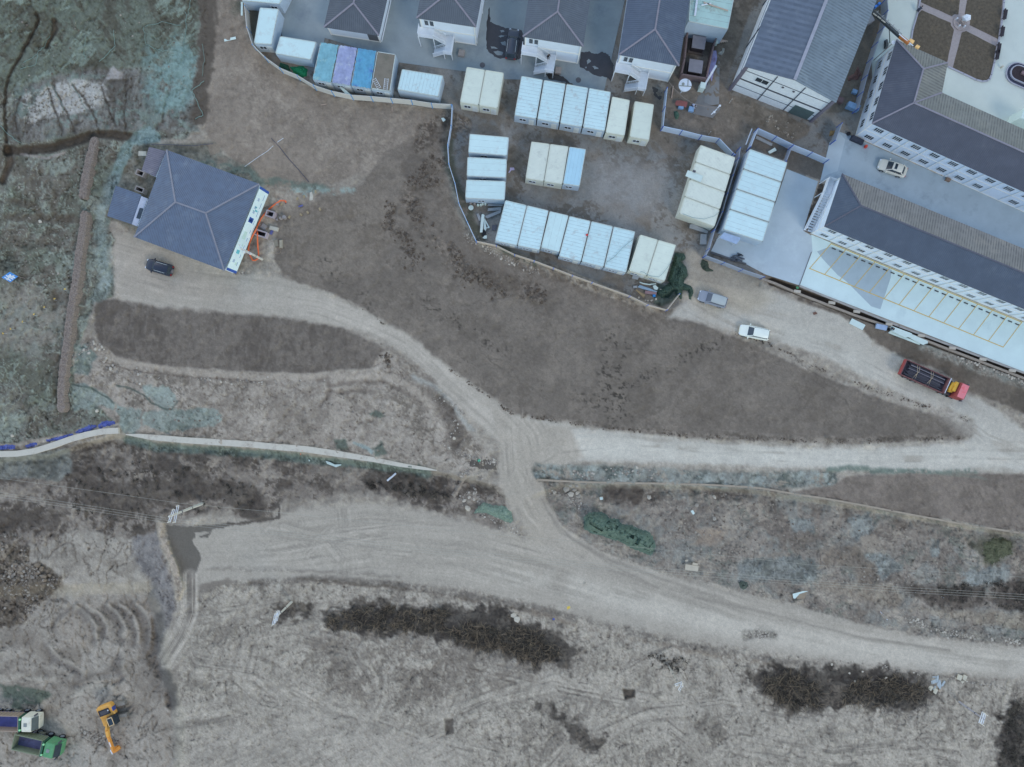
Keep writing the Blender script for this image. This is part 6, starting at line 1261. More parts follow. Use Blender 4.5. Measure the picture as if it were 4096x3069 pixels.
dump('white cab dump truck half out of frame at the left edge', B4(190, 935), -1.5, mat('white_cab_paint', A(206, 214, 214), .5, var=.06, stain=A(150, 140, 128), stain_amt=.5), mat('bed_board_beige', A(146, 138, 134), .7, var=.12, vscale=2), mat('bed_inside_blue', A(76, 84, 150), .6, var=.25, vscale=1, stain=A(44, 42, 62), stain_amt=.8, stain_scale=.5), 8.6)
# excavator
p = G(B4(1690, 840)); z_ = p.z; p = P(*B4(1690, 840), z_ + 2.0); p.z = z_; t = thing('excavator', 'yellow tracked excavator with arm stretched down beside the rubble', 'excavator', p, R(-69), 'site machines'); ME = mat('excavator_yellow', A(206, 162, 88), .6, var=.1, vscale=2, stain=A(176, 146, 110), stain_amt=.8, stain_scale=1.8); MEo = mat('excavator_orange', A(202, 146, 74), .5, var=.06)
for sg in (-1, 1):
    mb = MB(); ca = R(80); d = Vector((math.cos(ca), math.sin(ca), 0)); n_ = Vector((-d.y, d.x, 0)) * sg * .95
    mb.bar(n_ - d * 1.9 + d * .3 + Vector((0, 0, .42)), n_ + d * 2.4 + Vector((0, 0, .42)), .5, .8); mb.build('track', mat('track_steel', A(124, 128, 132), .6, var=.25, vscale=6), t)
mb = MB(); mb.disc((0, 0, .8), .7, .3, 18); mb.build('slew_ring', M_dk, t)
mb = MB(); loft(mb, [(-1.75, 1.0, 1.1, 2.1, .35), (-1.5, 1.28, 1.1, 2.2, .25), (-.7, 1.28, 1.1, 2.05, .2), (.2, 1.28, 1.1, 1.9, .2)], 20); mb.build('counterweight', ME, t)
mb = MB(); mb.box(.2, -1.28, 1.1, 1.55, -.35, 1.75); mb.build('front_deck_left', ME, t)
mb = MB(); mb.box(-1.15, -1.0, 2.05, -.2, .75, 2.22); mb.build('engine_hood', mat('hood_dark', A(44, 46, 58), .6, var=.2, vscale=4), t)
mb = MB(); mb.box(-1.0, -.75, 2.22, -.35, .6, 2.26); mb.build('hood_grille', mat('grille_grey', A(70, 72, 84), .6), t)
mb = MB(); mb.box(-.9, .62, 2.23, -.7, .72, 2.38); mb.build('exhaust_stack', M_steelw, t)
mb = MB(); loft(mb, [(.25, .42, 1.2, 2.75, .25), (.35, .46, 1.2, 2.85, .2), (1.55, .46, 1.2, 2.85, .2), (1.8, .42, 1.2, 2.3, .25)], 16); c_ = mb.build('cab', M_glass, t); c_.location = (0, .75, 0)
mb = MB(); mb.bar((.35, 1.18, 2.86), (1.55, 1.18, 2.86), .08, .05); mb.bar((.35, .32, 2.86), (1.55, .32, 2.86), .08, .05); mb.bar((.35, .32, 2.86), (.35, 1.18, 2.86), .08, .05); mb.bar((1.55, .32, 2.86), (1.55, 1.18, 2.86), .08, .05); mb.build('cab_roof_frame', mat('cab_frame_beige', A(206, 188, 156), .6), t)
mb = MB(); mb.box(-1.0, 1.2, 1.3, -.35, 1.32, 2.07); mb.build('side_panel_blue', mat('decal_blue', A(64, 82, 160), .5), t)
def LX(x, y, z):
    q = P(*B4(x, y), p.z + z) - p; return Matrix.Rotation(R(69), 3, 'Z') @ q
k0, k1, k2, k3, k4 = LX(1700, 990, 2.1), LX(1695, 1080, 3.1), LX(1712, 1165, 3.0), LX(1795, 1400, 1.3), LX(1900, 1335, .7)
mb = MB(); mb.bar(k0, k1, .45, .5); mb.bar(k1, k2, .42, .5); mb.build('boom', ME, t)
mb = MB(); mb.bar(k2, k3, .32, .45); mb.build('stick', MEo, t)
mb = MB(); v = Vector((0, 0, .25)); mb.bar(k2.lerp(k3, .35) + v, k2.lerp(k3, .65) + v, .14, .06); mb.build('stick_decal', M_steelw, t)
v = Vector((0, -.25, .1)); mb = MB(); mb.tube([k2.lerp(k3, .1) + v, k2.lerp(k3, .7) + v], .09, 8); mb.build('cylinder', mat('chrome_rod', (.3, .3, .32), .3, metal=.5), t)
mb = MB(); mb.bar(k2.lerp(k3, .85) + v * 1.3, k3 + Vector((.4, -.35, 0)), .14, .12); mb.build('bucket_cylinder', M_steelw, t)
mb = MB(); mb.hexa([k3 + Vector((-.3, -.4, -1.1)), k3 + Vector((.5, -.4, -1.1)), k3 + Vector((.5, .3, -1.1)), k3 + Vector((-.3, .3, -1.1))], [k3 + Vector((-.3, -.35, .1)), k3 + Vector((.35, -.35, .0)), k3 + Vector((.35, .3, .0)), k3 + Vector((-.3, .3, .1))]); mb.bar(k3 + Vector((.1, .1, -.2)), k4, .5, .5); mb.build('bucket', MEo, t)
# ------------------------------------------------------------------ mounds, heaps, loose stone, brush
def in_poly(X, Y, pts):
    ins = np.zeros(X.shape, bool); d = np.full(X.shape, 1e9)
    for i in range(len(pts)):
        a, b = pts[i], pts[(i + 1) % len(pts)]; d = np.minimum(d, segd(X, Y, a, b)[0])
        if a[1] != b[1]: ins ^= ((Y < a[1]) != (Y < b[1])) & (X < (b[0] - a[0]) * (Y - a[1]) / (b[1] - a[1]) + a[0])
    return np.where(ins, d, -d)
def mound(name, label, cat, pts, h, edge, m, rough=.12, block=0.0, st_=3.6, seed=1, group=None):
    x0, x1 = min(p[0] for p in pts) - 8, max(p[0] for p in pts) + 8; y0, y1 = min(p[1] for p in pts) - 8, max(p[1] for p in pts) + 8
    X, Y = np.meshgrid(np.arange(x0, x1, st_), np.arange(y0, y1, st_)); sdd = in_poly(X + (fbm(X / 22., Y / 22., seed) - .5) * 10, Y, pts); rg = np.random.RandomState(seed)
    Z = h * sstep(-3, edge, sdd) * (.72 + .45 * fbm(X / 45., Y / 45., seed + 3)) + (rg.rand(*X.shape) - .5) * rough * (sdd > 3)
    if block:
        cx, cy = np.floor((X * .86 + Y * .5) / 15.), np.floor((-X * .5 + Y * .86) / 12.); Z += block * (_T[(cx.astype(int) * 7) & 511, (cy.astype(int) * 13) & 511] - .4) * (sdd > 8)
    mb = MB(); vs_ = []; ny, nx = X.shape
    for j in range(ny):
        for i in range(nx): g_ = gz(X[j, i], Y[j, i]); vs_.append(P(X[j, i], Y[j, i], g_ + Z[j, i] - .06))
    fs_ = [(j * nx + i, (j + 1) * nx + i, (j + 1) * nx + i + 1, j * nx + i + 1) for j in range(ny - 1) for i in range(nx - 1) if min(sdd[j, i], sdd[j + 1, i], sdd[j, i + 1], sdd[j + 1, i + 1]) > -6]
    mb.mesh(vs_, fs_); o = mb.build(name, m, smooth=False); cc = G(lerp(pts[0], pts[len(pts) // 2], .5)); o.data.transform(Matrix.Translation(-cc)); o.location = cc
    return tag(o, label, cat, group)
def net_m(nm, c, s_): return mat(nm, A(*c), .85, var=.28, vscale=3.5, stain=A(*s_), stain_amt=.9, stain_scale=1.8, bump=.05, bscale=6)
mound('netted_stone_stack', 'long bluish green heap of stone blocks under netting beside the junction', 'stone heap', pl(B1, "740,700 790,662 880,655 940,680 970,712 1040,718 1080,765 1160,775 1240,810 1320,835 1355,880 1375,960 1350,1020 1330,1048 1220,1005 1130,968 1060,920 975,900 900,870 800,848 740,810"), 2.1, 34, net_m('green_netting', (88, 112, 108), (130, 150, 148)), .14, .8, 3.4)
mound('netted_stone_stack', 'smaller grey green netted stone patch left of the junction road', 'stone heap', pl(A6, "1830,1060 1880,1022 1960,1050 2040,1050 2100,1100 2118,1170 2090,1190 2000,1155 1900,1110 1800,1110"), .7, 14, net_m('green_netting_pale', (112, 136, 132), (148, 166, 164)), .14, .2)
mound('green_net_heap', 'dark green netting heap at the corner of the cream pair', 'net heap', pl(F4, "1180,70 1290,100 1400,95 1440,180 1390,250 1290,260 1350,330 1440,400 1480,600 1400,700 1380,780 1550,850 1600,930 1570,1180 1520,1150 1500,960 1360,950 1330,1160 1260,1120 1180,970 1040,1120 900,1150 780,1060 780,960 900,900 1050,770 1000,720 1060,560 1120,350"), 1.1, 16, net_m('dark_green_netting', (58, 80, 76), (88, 110, 104)), .3)
mound('shrub', 'small dark bush on the soil beside the corner post of the fence', 'bush', pl(A2, "690,1300 730,1320 740,1370 780,1400 720,1405 680,1380 665,1340"), .6, 8, net_m('dark_shrub', (64, 78, 74), (84, 98, 90)), .3)
mound('shrub', 'small round green bush at the edge of the lower road', 'bush', pl(B1, "2105,1285 2140,1270 2190,1285 2180,1330 2150,1345 2120,1320"), .8, 9, net_m('roadside_shrub', (78, 92, 92), (98, 110, 108)), .3)
mound('shrub', 'olive green spreading bush near the right edge', 'bush', pl(B2, "1880,850 1960,800 2060,800 2120,850 2120,950 2040,980 1960,1030 1900,1010 1870,930"), .22, 20, net_m('olive_shrub', (88, 95, 80), (102, 108, 94)), .14)
mound('shrub', 'small green plant inside the tank yard fence', 'bush', pl(E7, "240,960 320,940 350,1020 340,1120 280,1160 250,1080"), .6, 8, net_m('tank_yard_plant', (72, 104, 98), (92, 122, 112)), .3)
mound('green_sheet_heap', 'bright green plastic sheets thrown between the fence and the cabins', 'plastic heap', pl(Z2, "720,740 800,740 860,730 910,770 905,840 850,855 800,820 760,800"), .5, 8, net_m('bright_green_plastic', (30, 122, 92), (60, 150, 118)), .25)
mound('dark_net_heap', 'dark green net heap left of the bright green plastic', 'net heap', pl(Z2, "610,690 700,720 730,790 690,790 600,740"), .4, 8, net_m('deep_green_netting', (40, 84, 72), (62, 100, 90)), .2)
# individual boulders
ROCKM = [mat('boulder_grey', A(150, 152, 154), .9, var=.12, vscale=3, bump=.03), mat('boulder_pale', A(176, 178, 178), .9, var=.1, vscale=3, bump=.03), mat('boulder_brown', A(118, 112, 106), .9, var=.15, vscale=3, bump=.03)]
def boulder(label, p, r, m=0, flat=.75, seed=None, group=None):
    g_ = G(p, r * .25); mb = MB(); mb.rock((0, 0, 0), r, seed if seed is not None else int(p[0] * 7 + p[1]), flat); o = mb.build('boulder', ROCKM[m]); o.location = g_; return tag(o, label, 'boulder', group)
G1 = 'boulders below the right wall'
for lab, x, y, r, m in (('large pale boulder at the left of the pile below the wall', 585, 455, .62, 0), ('large boulder in front of the pile below the wall', 626, 500, .62, 1), ('middle boulder of the pile below the wall', 655, 460, .48, 0), ('small boulder at the top of the pile', 622, 424, .30, 0), ('boulder at the upper right of the pile below the wall', 680, 424, .38, 0), ('boulder at the right of the pile below the wall', 684, 490, .40, 1), ('lowest right small boulder of the pile', 700, 516, .34, 0), ('squarish boulder just right of the pile below the wall', 895, 538, .36, 1), ('lone squarish boulder in the brown soil right of the pile', 1316, 530, .42, 1), ('pale boulder in the middle of the rough ground', 1738, 600, .40, 0), ('round grey boulder on the rough ground', 1897, 718, .38, 0), ('small white boulder in the rough ground near the wall', 1895, 527, .40, 1), ('single small boulder lying on the lower road', 748, 1288, .26, 0)):
    boulder(lab, B1(x, y), r, m, group=G1)
boulder('upper of two pale boulders on the edge of the dark brush', B5(1666, 335), .52, 1, group='twin boulders at the brush'); boulder('lower of two pale boulders on the edge of the dark brush', B5(1688, 360), .55, 1, group='twin boulders at the brush')
for lab, x, y, r in (('big angular pale rock below the culvert', 1748, 1072, .52), ('rock at the top left of the rubble below the culvert', 1722, 1010, .42), ('middle rock in the rubble below the culvert', 1762, 985, .38), ('right hand rock in the rubble below the culvert', 1800, 1000, .34), ('small rock beside the wet strip under the culvert', 1640, 510, .26)):
    boulder(lab, A6(x, y), r, 1, group='rocks around the culvert')
for lab, x, y, r in (('topmost pale rock in the brown rubble at left', 305, 525, .55), ('second pale rock in the brown rubble at left', 335, 550, .45), ('middle pale rock in the brown rubble at left', 300, 590, .4), ('lower pale rock in the brown rubble at left', 355, 615, .42), ('lowest pale rock in the brown rubble at left', 360, 645, .4), ('rightmost pale rock in the brown rubble at left', 400, 605, .36)):
    boulder(lab, B3(x, y), r, 2, group='rocks in the brown rubble')
for lab, x, y, r in (('largest stone left of the excavator arm', 1350, 1105, .42), ('stone above the rubble left of the excavator', 1290, 1065, .22), ('stone touching the excavator arm', 1645, 1165, .26), ('stone right of the excavator boom', 1790, 1135, .24)):
    boulder(lab, B4(x, y), r, 0, group='stones around the excavator')
for lab, x, y in (('yellowish boulder at the stone wall foot on the netting', 858, 650), ('pale boulder below the blue netting near the left edge', 108, 868), ('brown boulder on the path corner below the stone wall', 846, 104), ('white boulder on the graded bank path', 1953, 392)):
    boulder(lab, A5(x, y), .34 if x < 1900 else .22, 1, group='boulders on the netted bank')
boulder('round pale boulder in the dark strip of the netted slope', A4(396, 458), .34, 1)
# loose stones nobody could count
def ico():
    bm = bmesh.new(); bmesh.ops.create_icosphere(bm, subdivisions=1, radius=1); v = np.array([v.co[:] for v in bm.verts]); f = np.array([[q.index for q in p.verts] for p in bm.faces]); bm.free(); return v, f
IV, IF = ico()
def stones(name, label, zones, mats, seed=1):
    rg = np.random.RandomState(seed); V_ = []; F_ = []; n0 = 0; MI = []
    for pts, cnt, r0, r1, w in zones:
        if w: x0, x1 = min(p[0] for p in pts) - w, max(p[0] for p in pts) + w; y0, y1 = min(p[1] for p in pts) - w, max(p[1] for p in pts) + w
        else: x0, x1 = min(p[0] for p in pts), max(p[0] for p in pts); y0, y1 = min(p[1] for p in pts), max(p[1] for p in pts)
        k = 0; tries = 0
        while k < cnt and tries < 60:
            tries += 1
            X = rg.uniform(x0, x1, cnt * 2); Y = rg.uniform(y0, y1, cnt * 2)
            if w:
                d = np.full(X.shape, 1e9)
                for a, b in zip(pts[:-1], pts[1:]): d = np.minimum(d, segd(X, Y, a, b)[0])
                ok = rg.rand(len(X)) < np.exp(-(d / (w * .5)) ** 2)
            else: ok = in_poly(X, Y, pts) > rg.rand(len(X)) * 14
            ok &= fbm(X / 60., Y / 60., seed) > .42
            ok &= ROU[np.searchsorted(ys, Y), np.searchsorted(xs, X)] > .34
            for x, y in zip(X[ok], Y[ok]):
                if k >= cnt: break
                r = r0 + (r1 - r0) * rg.rand() ** 3; v = IV * rg.uniform(.75, 1.15, (len(IV), 1)) * np.array([rg.uniform(.8, 1.3), rg.uniform(.8, 1.2), rg.uniform(.5, .85)]); a = rg.uniform(0, 6.28)
                v = v @ np.array([[math.cos(a), math.sin(a), 0], [-math.sin(a), math.cos(a), 0], [0, 0, 1]]) * r; c = P(x, y, gz(x, y) + r * .2)
                V_.append(v + np.array(c[:])); F_.append(IF + n0); n0 += len(IV); MI += [int(rg.randint(len(mats)))] * len(IF); k += 1
    me = bpy.data.meshes.new(name); me.from_pydata(np.concatenate(V_).tolist(), [], np.concatenate(F_).tolist())
    for m_ in mats: me.materials.append(m_)
    me.polygons.foreach_set('material_index', MI); o = bpy.data.objects.new(name, me); C.objects.link(o); o['kind'] = 'stuff'; return tag(o, label, 'stones')
def SM(nm, r, g, b): return mat(nm, A(r, g, b), .95, var=.2, vscale=4)
dk = [SM('stone_dark', 88, 84, 82), SM('stone_mid', 104, 100, 97), SM('stone_brown', 78, 72, 68)]; lt = [SM('stone_light', 146, 146, 147), SM('stone_pale', 168, 170, 172), SM('stone_grey', 124, 124, 126)]
stones('field_rubble', 'brown clods and stones strewn below the camp fence', [(pl(D, "940,350 880,420 900,470 960,530 1010,590 1080,620 1170,640"), 750, .06, .32, 55), (pl(D, "930,390 850,440 840,480 900,560"), 350, .06, .3, 50), (pl(D, "1130,898 1300,924 1500,942 1800,954 2080,945"), 420, .05, .2, 12), (pl(D, "1500,700 1640,735 1800,812 1950,862 2090,905"), 260, .05, .18, 14), (pl(D, "760,655 860,725 960,795 1060,865 1120,905"), 300, .05, .2, 14), (pl(D, "820,750 840,790"), 40, .1, .32, 22)], dk, 3)
stones('wayside_gravel', 'pale gravel and stones along the banks and roads', [(pl(B1, "470,520 640,560 700,600"), 120, .06, .22, 40), (pl(B1, "660,330 900,330 1200,300 1450,350"), 130, .06, .26, 30), (pl(A6, "1570,540 1700,640 1850,680 1980,700"), 150, .06, .22, 26), (pl(A6, "1700,800 1850,850 1780,950 1720,1010"), 170, .06, .26, 24), (pl(A6, "1850,1120 2000,1180 2150,1280"), 130, .05, .2, 40), (pl(B2, "1290,1480 1600,1570 1900,1620 2150,1650"), 520, .05, .22, 22), (pl(B2, "20,1590 200,1600"), 130, .05, .18, 24), (pl(B1, "0,1330 300,1400 700,1480 1000,1540 1300,1600 1700,1657"), 420, .05, .16, 18), (pl(A1, "260,1200 420,1290 520,1370 700,1450 860,1510"), 300, .05, .2, 30), (pl(D, "230,790 350,815 550,825 700,825"), 160, .05, .24, 24), (pl(D, "160,770 210,740 240,800 300,830"), 90, .06, .3, 26), (pl(Y4, "1400,1090 1800,1220 2209,1390"), 260, .05, .22, 18), (pl(D, "970,950 1000,880 930,860"), 90, .05, .2, 30), (pl(D, "1030,1080 1010,1020"), 60, .06, .22, 20), (pl(A3, "1330,1480 1420,1500 1450,1560"), 70, .05, .18, 30), (pl(A2, "1300,60 1500,200 1560,230"), 60, .05, .2, 40), (pl(B6, "1000,400 1600,500 2100,590"), 200, .05, .16, 12)], lt, 5)
stones('rough_ground_stones', 'grey stones scattered over the rough ground and hillside', [(pl(B2, "0,480 600,600 1300,700 2000,900 2100,1300 1200,1400 600,1100 0,900"), 330, .05, .2, 0), (pl(B1, "1000,430 2200,480 2200,1100 1500,1000 1400,700"), 330, .05, .22, 0), (pl(B3, "0,250 220,300 240,500 500,620 420,740 200,1000 0,1010"), 560, .06, .3, 0), (pl(B4, "1240,1010 1500,1060 1800,1150 2000,1300 1600,1300 1300,1180"), 260, .06, .24, 0), (pl(D, "240,820 500,830 800,830 980,960 900,990 560,950 250,900"), 260, .05, .2, 0), (pl(Z1, "60,100 1700,100 1700,1100 100,1100"), 160, .05, .2, 0), (pl(A4, "0,0 800,0 700,1600 0,1600"), 160, .05, .22, 0)], dk[1:2] + lt[:1] + lt[2:], 7)
# brush
def brush(name, label, zones, mats, seed=1):
    rg = random.Random(seed); V_ = []; F_ = []; MI = []
    for pts, cnt, L0, L1 in zones:
        x0, x1 = min(p[0] for p in pts), max(p[0] for p in pts); y0, y1 = min(p[1] for p in pts), max(p[1] for p in pts); k = 0; tr = 0
        while k < cnt and tr < cnt * 20:
            tr += 1; cx, cy = rg.uniform(x0, x1), rg.uniform(y0, y1)
            if float(in_poly(np.array([cx]), np.array([cy]), pts)[0]) < 0: continue
            n = rg.randint(5, 11); a0 = rg.uniform(0, 6.28)
            for _ in range(n):
                a = a0 + rg.gauss(0, .8); L_ = rg.uniform(L0, L1); r = rg.uniform(.02, .05); b = P(cx, cy, gz(cx, cy) + rg.uniform(0, .2)); p = Vector(b); up = rg.uniform(.1, .7); prev = None; mi_ = rg.randrange(len(mats))
                for s_ in range(4):
                    d = Vector((math.cos(a), math.sin(a), up)); sd_ = Vector((-math.sin(a), math.cos(a), 0)); rr = r * (1 - s_ * .25)
                    ring = [p + sd_ * rr, p - sd_ * rr, p + Vector((0, 0, rr * 1.6))]; i0 = len(V_); V_ += [tuple(v) for v in ring]
                    if prev is not None:
                        for q in range(3): F_.append((prev + q, prev + (q + 1) % 3, i0 + (q + 1) % 3, i0 + q)); MI.append(mi_)
                    prev = i0; p = p + d * L_ / 3; a += rg.gauss(0, .45); up += rg.gauss(-.15, .25)
            k += 1
    me = bpy.data.meshes.new(name); me.from_pydata(V_, [], F_)
    for m_ in mats: me.materials.append(m_)
    me.polygons.foreach_set('material_index', MI); o = bpy.data.objects.new(name, me); C.objects.link(o); o['kind'] = 'stuff'; return tag(o, label, 'brush')
BR = [mat('twig_tan', A(132, 124, 114), .9, var=.2), mat('twig_grey', A(88, 87, 86), .9, var=.2), mat('twig_dark', A(60, 60, 60), .9, var=.2)]
brush('dry_brush', 'tangled dry brushwood strips in the lower field', [(pl(B5, "1250,420 1450,400 1600,430 1750,400 1850,470 1960,560 1900,630 1760,630 1640,560 1450,540 1300,490"), 330, .5, 1.7), (pl(B5, "490,340 850,270 960,300 1250,300 1230,440 1100,450 800,430 500,420"), 270, .4, 1.3), (pl(B6, "860,540 1000,510 1150,560 1150,680 1000,700 880,620"), 170, .6, 2.0), (pl(B6, "1300,560 1540,540 1700,580 1700,640 1450,680 1250,660"), 170, .6, 1.9)], BR, 5)
brush('scrub_twigs', 'thin dark scrub over the muddy bank and the right corner', [(pl(lambda x, y: (x, y), "250,1870 600,1850 900,1880 1050,1960 1050,2060 900,2040 600,2080 300,2080"), 110, .3, .9), (pl(A6, "880,850 1300,880 1600,960 1560,1000 1250,960 900,890"), 60, .3, 1.0), (pl(B6, "2120,700 2212,660 2212,1003 2060,1003"), 80, .4, 1.2), (pl(B2, "1500,1200 2209,1150 2209,1400 1600,1320"), 90, .3, 1.0), (pl(B6, "230,400 450,430 460,520 280,470"), 30, .3, .9)], BR[1:], 9)
# bare tree on the right edge
t = thing('bare_tree', 'leafless tree with thin dark branches at the right edge', 'tree', G(B2(2330, 900)), 0); mb = MB(); mb.tube([(0, 0, -.2), (-.1, .1, 2), (-.3, 0, 3.6)], .13, 8, r2=.07); mb.build('trunk', BR[2], t); rg = random.Random(2); mb = MB()
for i in range(26):
    a = rg.uniform(1.8, 4.4); z = rg.uniform(1.4, 3.4); L_ = rg.uniform(1.5, 3.2); p = [Vector((-.15, 0, z))]; 
    for s_ in range(3): p.append(p[-1] + Vector((math.cos(a), math.sin(a), .45)) * L_ / 3); a += rg.gauss(0, .3)
    mb.tube(p, .035, 4, r2=.012, cap=False)
mb.build('crown', BR[2], t)
# flexible net folds on the hillside (real cords lying on the slope)
mb = MB(); M_cord = mat('net_seam_teal', A(112, 138, 142), .8)
rg = random.Random(8)
for s_ in ("1240,230 1250,330 1270,400", "1270,390 1330,420 1400,440 1560,430", "1250,230 1400,190 1600,230", "1600,100 1610,240 1580,420 1560,600", "1740,380 1760,520 1740,700", "1760,700 1660,780 1700,880 1750,990 1660,1040", "740,300 720,450 740,530", "980,260 990,400 890,500 840,540", "430,300 380,400 300,480 180,560", "0,1080 80,1170 200,1250", "1640,0 1620,150", "330,470 300,560 150,600", "600,700 700,860 760,990", "450,740 530,880 560,980"):
    q = pl(Z1, s_); pts_ = []
    for a, b in zip(q[:-1], q[1:]):
        for k in range(5): x = a[0] + (b[0] - a[0]) * k / 5 + rg.uniform(-3, 3); y = a[1] + (b[1] - a[1]) * k / 5 + rg.uniform(-3, 3); pts_.append(G((x, y), .08))
    mb.tube(pts_, rg.uniform(.03, .06), 5)
o = mb.build('net_seams', M_cord); o['kind'] = 'stuff'; tag(o, 'rope-like teal seams of the slope netting at top left', 'netting')
# blue plastic along the river wall
BM = mat('blue_plastic', A(76, 92, 168), .55, var=.3, vscale=2.5, stain=A(112, 112, 118), stain_amt=1.0, stain_scale=1.6, bump=.05)
for i_, (s_, lab) in enumerate((("-40,962 60,945 140,952 130,985 40,992 -40,998", 'leftmost torn blue plastic strip along the curved river wall'), ("225,952 300,930 330,935 320,955 240,980", 'small blue plastic scrap second from the left by the river wall'), ("410,905 520,880 640,850 650,862 540,905 420,925", 'middle torn blue plastic strip along the river wall'), ("660,835 780,780 840,770 850,785 800,828 700,850", 'torn blue plastic strip right of the middle by the river wall'), ("860,775 900,745 1010,738 1015,765 950,785 880,810", 'rightmost bunched blue plastic at the end of the river wall'))):
    mound('blue_sheeting', lab, 'plastic sheet', pl(A5, s_), .22, 6, BM, .2, seed=i_ + 2, group='blue plastic along the river wall')
mound('culvert_pit', 'dark culvert hollow with brown water beside the junction', 'pit', pl(A6, "1765,680 1900,675 1975,690 1985,770 1860,755 1765,740"), .12, 6, mat('culvert_mud', A(88, 86, 84), .5, var=.15, vscale=1), .02)
mound('spoil_ridge', 'light pinkish soil ridge left of the dark culvert', 'soil ridge', pl(A6, "1710,800 1745,800 1700,900 1640,990 1620,960 1680,880"), .6, 10, mat('spoil_light', A(146, 144, 144), .95, var=.15), .08)

# ------------------------------------------------------------------ small things
M_crate = mat('pale_blue_box', A(120, 160, 210), .5); M_bin = mat('concrete_tank', A(138, 140, 150), .85, var=.12, vscale=2)
def boxt(name, label, cat, p, sx, sy, h, ang, m, group=None, zoff=0, lid=None):
    g_ = G(p, zoff); mb = MB(); mb.box(-sx / 2, -sy / 2, -.05, sx / 2, sy / 2, h)
    if lid: mb.box(-sx / 2 - .03, -sy / 2 - .03, h, sx / 2 + .03, sy / 2 + .03, h + .05)
    mb.box(-sx / 2 + .06, -sy / 2 + .06, h + (.05 if lid else 0), sx / 2 - .06, sy / 2 - .06, h + .03 + (.05 if lid else 0)); o = mb.build(name, m); o.location = g_; o.rotation_euler = (0, 0, R(ang)); return tag(o, label, cat, group)
def tank(label, p, sx, sy, h, ang, m, th=.16, group='open concrete tanks around the house'):
    t = thing('open_tank', label, 'tank', G(p), R(ang), group); mb = MB()
    for a in ((-sx / 2, -sy / 2, sx / 2, -sy / 2 + th), (-sx / 2, sy / 2 - th, sx / 2, sy / 2), (-sx / 2, -sy / 2 + th, -sx / 2 + th, sy / 2 - th), (sx / 2 - th, -sy / 2 + th, sx / 2, sy / 2 - th)): mb.box(a[0], a[1], -.3, a[2], a[3], h)
    mb.build('rim_wall', m, t); mb = MB(); mb.face([(-sx / 2 + th, -sy / 2 + th, .1), (sx / 2 - th, -sy / 2 + th, .1), (sx / 2 - th, sy / 2 - th, .1), (-sx / 2 + th, sy / 2 - th, .1)]); mb.build('dark_bottom', mat('tank_dark', (.02, .02, .022), .6), t); return t
M_tl = mat('tank_lavender', A(158, 156, 176), .7); M_tw = mat('tank_white', A(176, 180, 180), .7)
tank('lavender rimmed open tank upper right of the banner', C3(960, 560), 1.35, 1.0, 1.0, -18, M_tl); tank('long lavender rimmed tank crossed by the orange hose', C3(790, 920), 1.9, .95, 1.1, -18, M_tl); tank('white rounded trough beside the banner', C3(605, 775), 1.15, 1.9, .5, -14, M_tw, .3)
tank('small grey open tank behind the north annex', A3(425, 490), 1.3, .9, 1.0, -22, M_bin); tank('second grey open tank between the two annexes', A3(420, 650), 1.4, .8, 1.0, -22, M_bin)
boxt('white_box', 'white slab lying right of the lavender tanks', 'box', C3(1002, 812), 1.35, .6, .35, -14, M_tw); boxt('grey_slab', 'grey square slab between the lavender tanks', 'slab', C3(812, 775), .85, .8, .2, -36, M_bin); boxt('cool_box', 'small cream board behind the house near the north annex', 'box', A3(425, 288), 1.2, .75, .3, -3, M_tw)
boxt('blue_crate', 'narrow blue crate next to the white slab', 'crate', C3(955, 875), .35, .75, .25, -25, mat('crate_blue', A(88, 96, 160), .5)); boxt('pallet', 'left weathered pallet under the coiled hose', 'pallet', C3(1035, 1075), .6, 1.05, .12, 12, mat('old_pallet', A(128, 128, 124), .9), 'two pallets east of the house'); boxt('pallet', 'right weathered pallet above the coiled hose', 'pallet', C3(1128, 1090), .5, 1.25, .14, 0, mat('old_pallet_pale', A(150, 150, 144), .9), 'two pallets east of the house')
for lab, x, y, r, h in (('grey drum lid beside the upper lavender tank', 1205, 610, .30, .7), ('small grey bucket below the orange hose bend', 1070, 368, .24, .5), ('tiny white pail between the drum and the tank', 1060, 645, .16, .3)):
    mb = MB(); mb.disc((0, 0, 0), r * .9, h, 18, r2=r); mb.disc((0, 0, h), r * .8, .03, 18); o = mb.build('drum', M_bin); o.location = G(C3(x, y)); tag(o, lab, 'drum', 'drums east of the house')
mb = MB(); mb.tube([(0, 0, 0), (0, 0, .6)], .3, 10, r2=.16); o = mb.build('grey_cone', M_bin); o.location = G(C3(1125, 620)); tag(o, 'grey sloped cone shape beside the drum lid', 'cone')
M_or = mat('orange_hose', A(236, 110, 72), .5, var=.05)
hose = pl(C3, "1212,330 1212,300 1180,292 1110,288 1050,330 985,375 910,440 820,530 760,610 700,730 670,810 620,900 580,980 540,1080 522,1180 540,1260 570,1330 600,1385 645,1392 710,1350 712,1290 700,1180 692,1040 690,900 680,830 672,800")
t = thing('fire_hose', 'bright orange hose looping past the tanks east of the house', 'hose', G(hose[10])); mb = MB(); mb.tube([G(p, 1.15 if 9 < i < 13 else .28 if i not in (22, 23) else 1.0) for i, p in enumerate(hose)], .11, 7); mb.build('hose_body', M_or, t, world=True)
mb = MB(); mb.tube([G(C3(1212, 325), .05), G(C3(1205, 345), .1)], .13, 8); mb.build('nozzle', M_dk, t, world=True)
mb = MB(); mb.tube([G(C3(x, y), .04) for x, y in ((980, 60), (1010, 170), (1030, 250), (1060, 300))], .03, 5); tag(mb.build('thin_cord', mat('dusty_cord', A(138, 130, 124), .8)), 'thin dusty cord running up from the orange hose bend', 'cord')
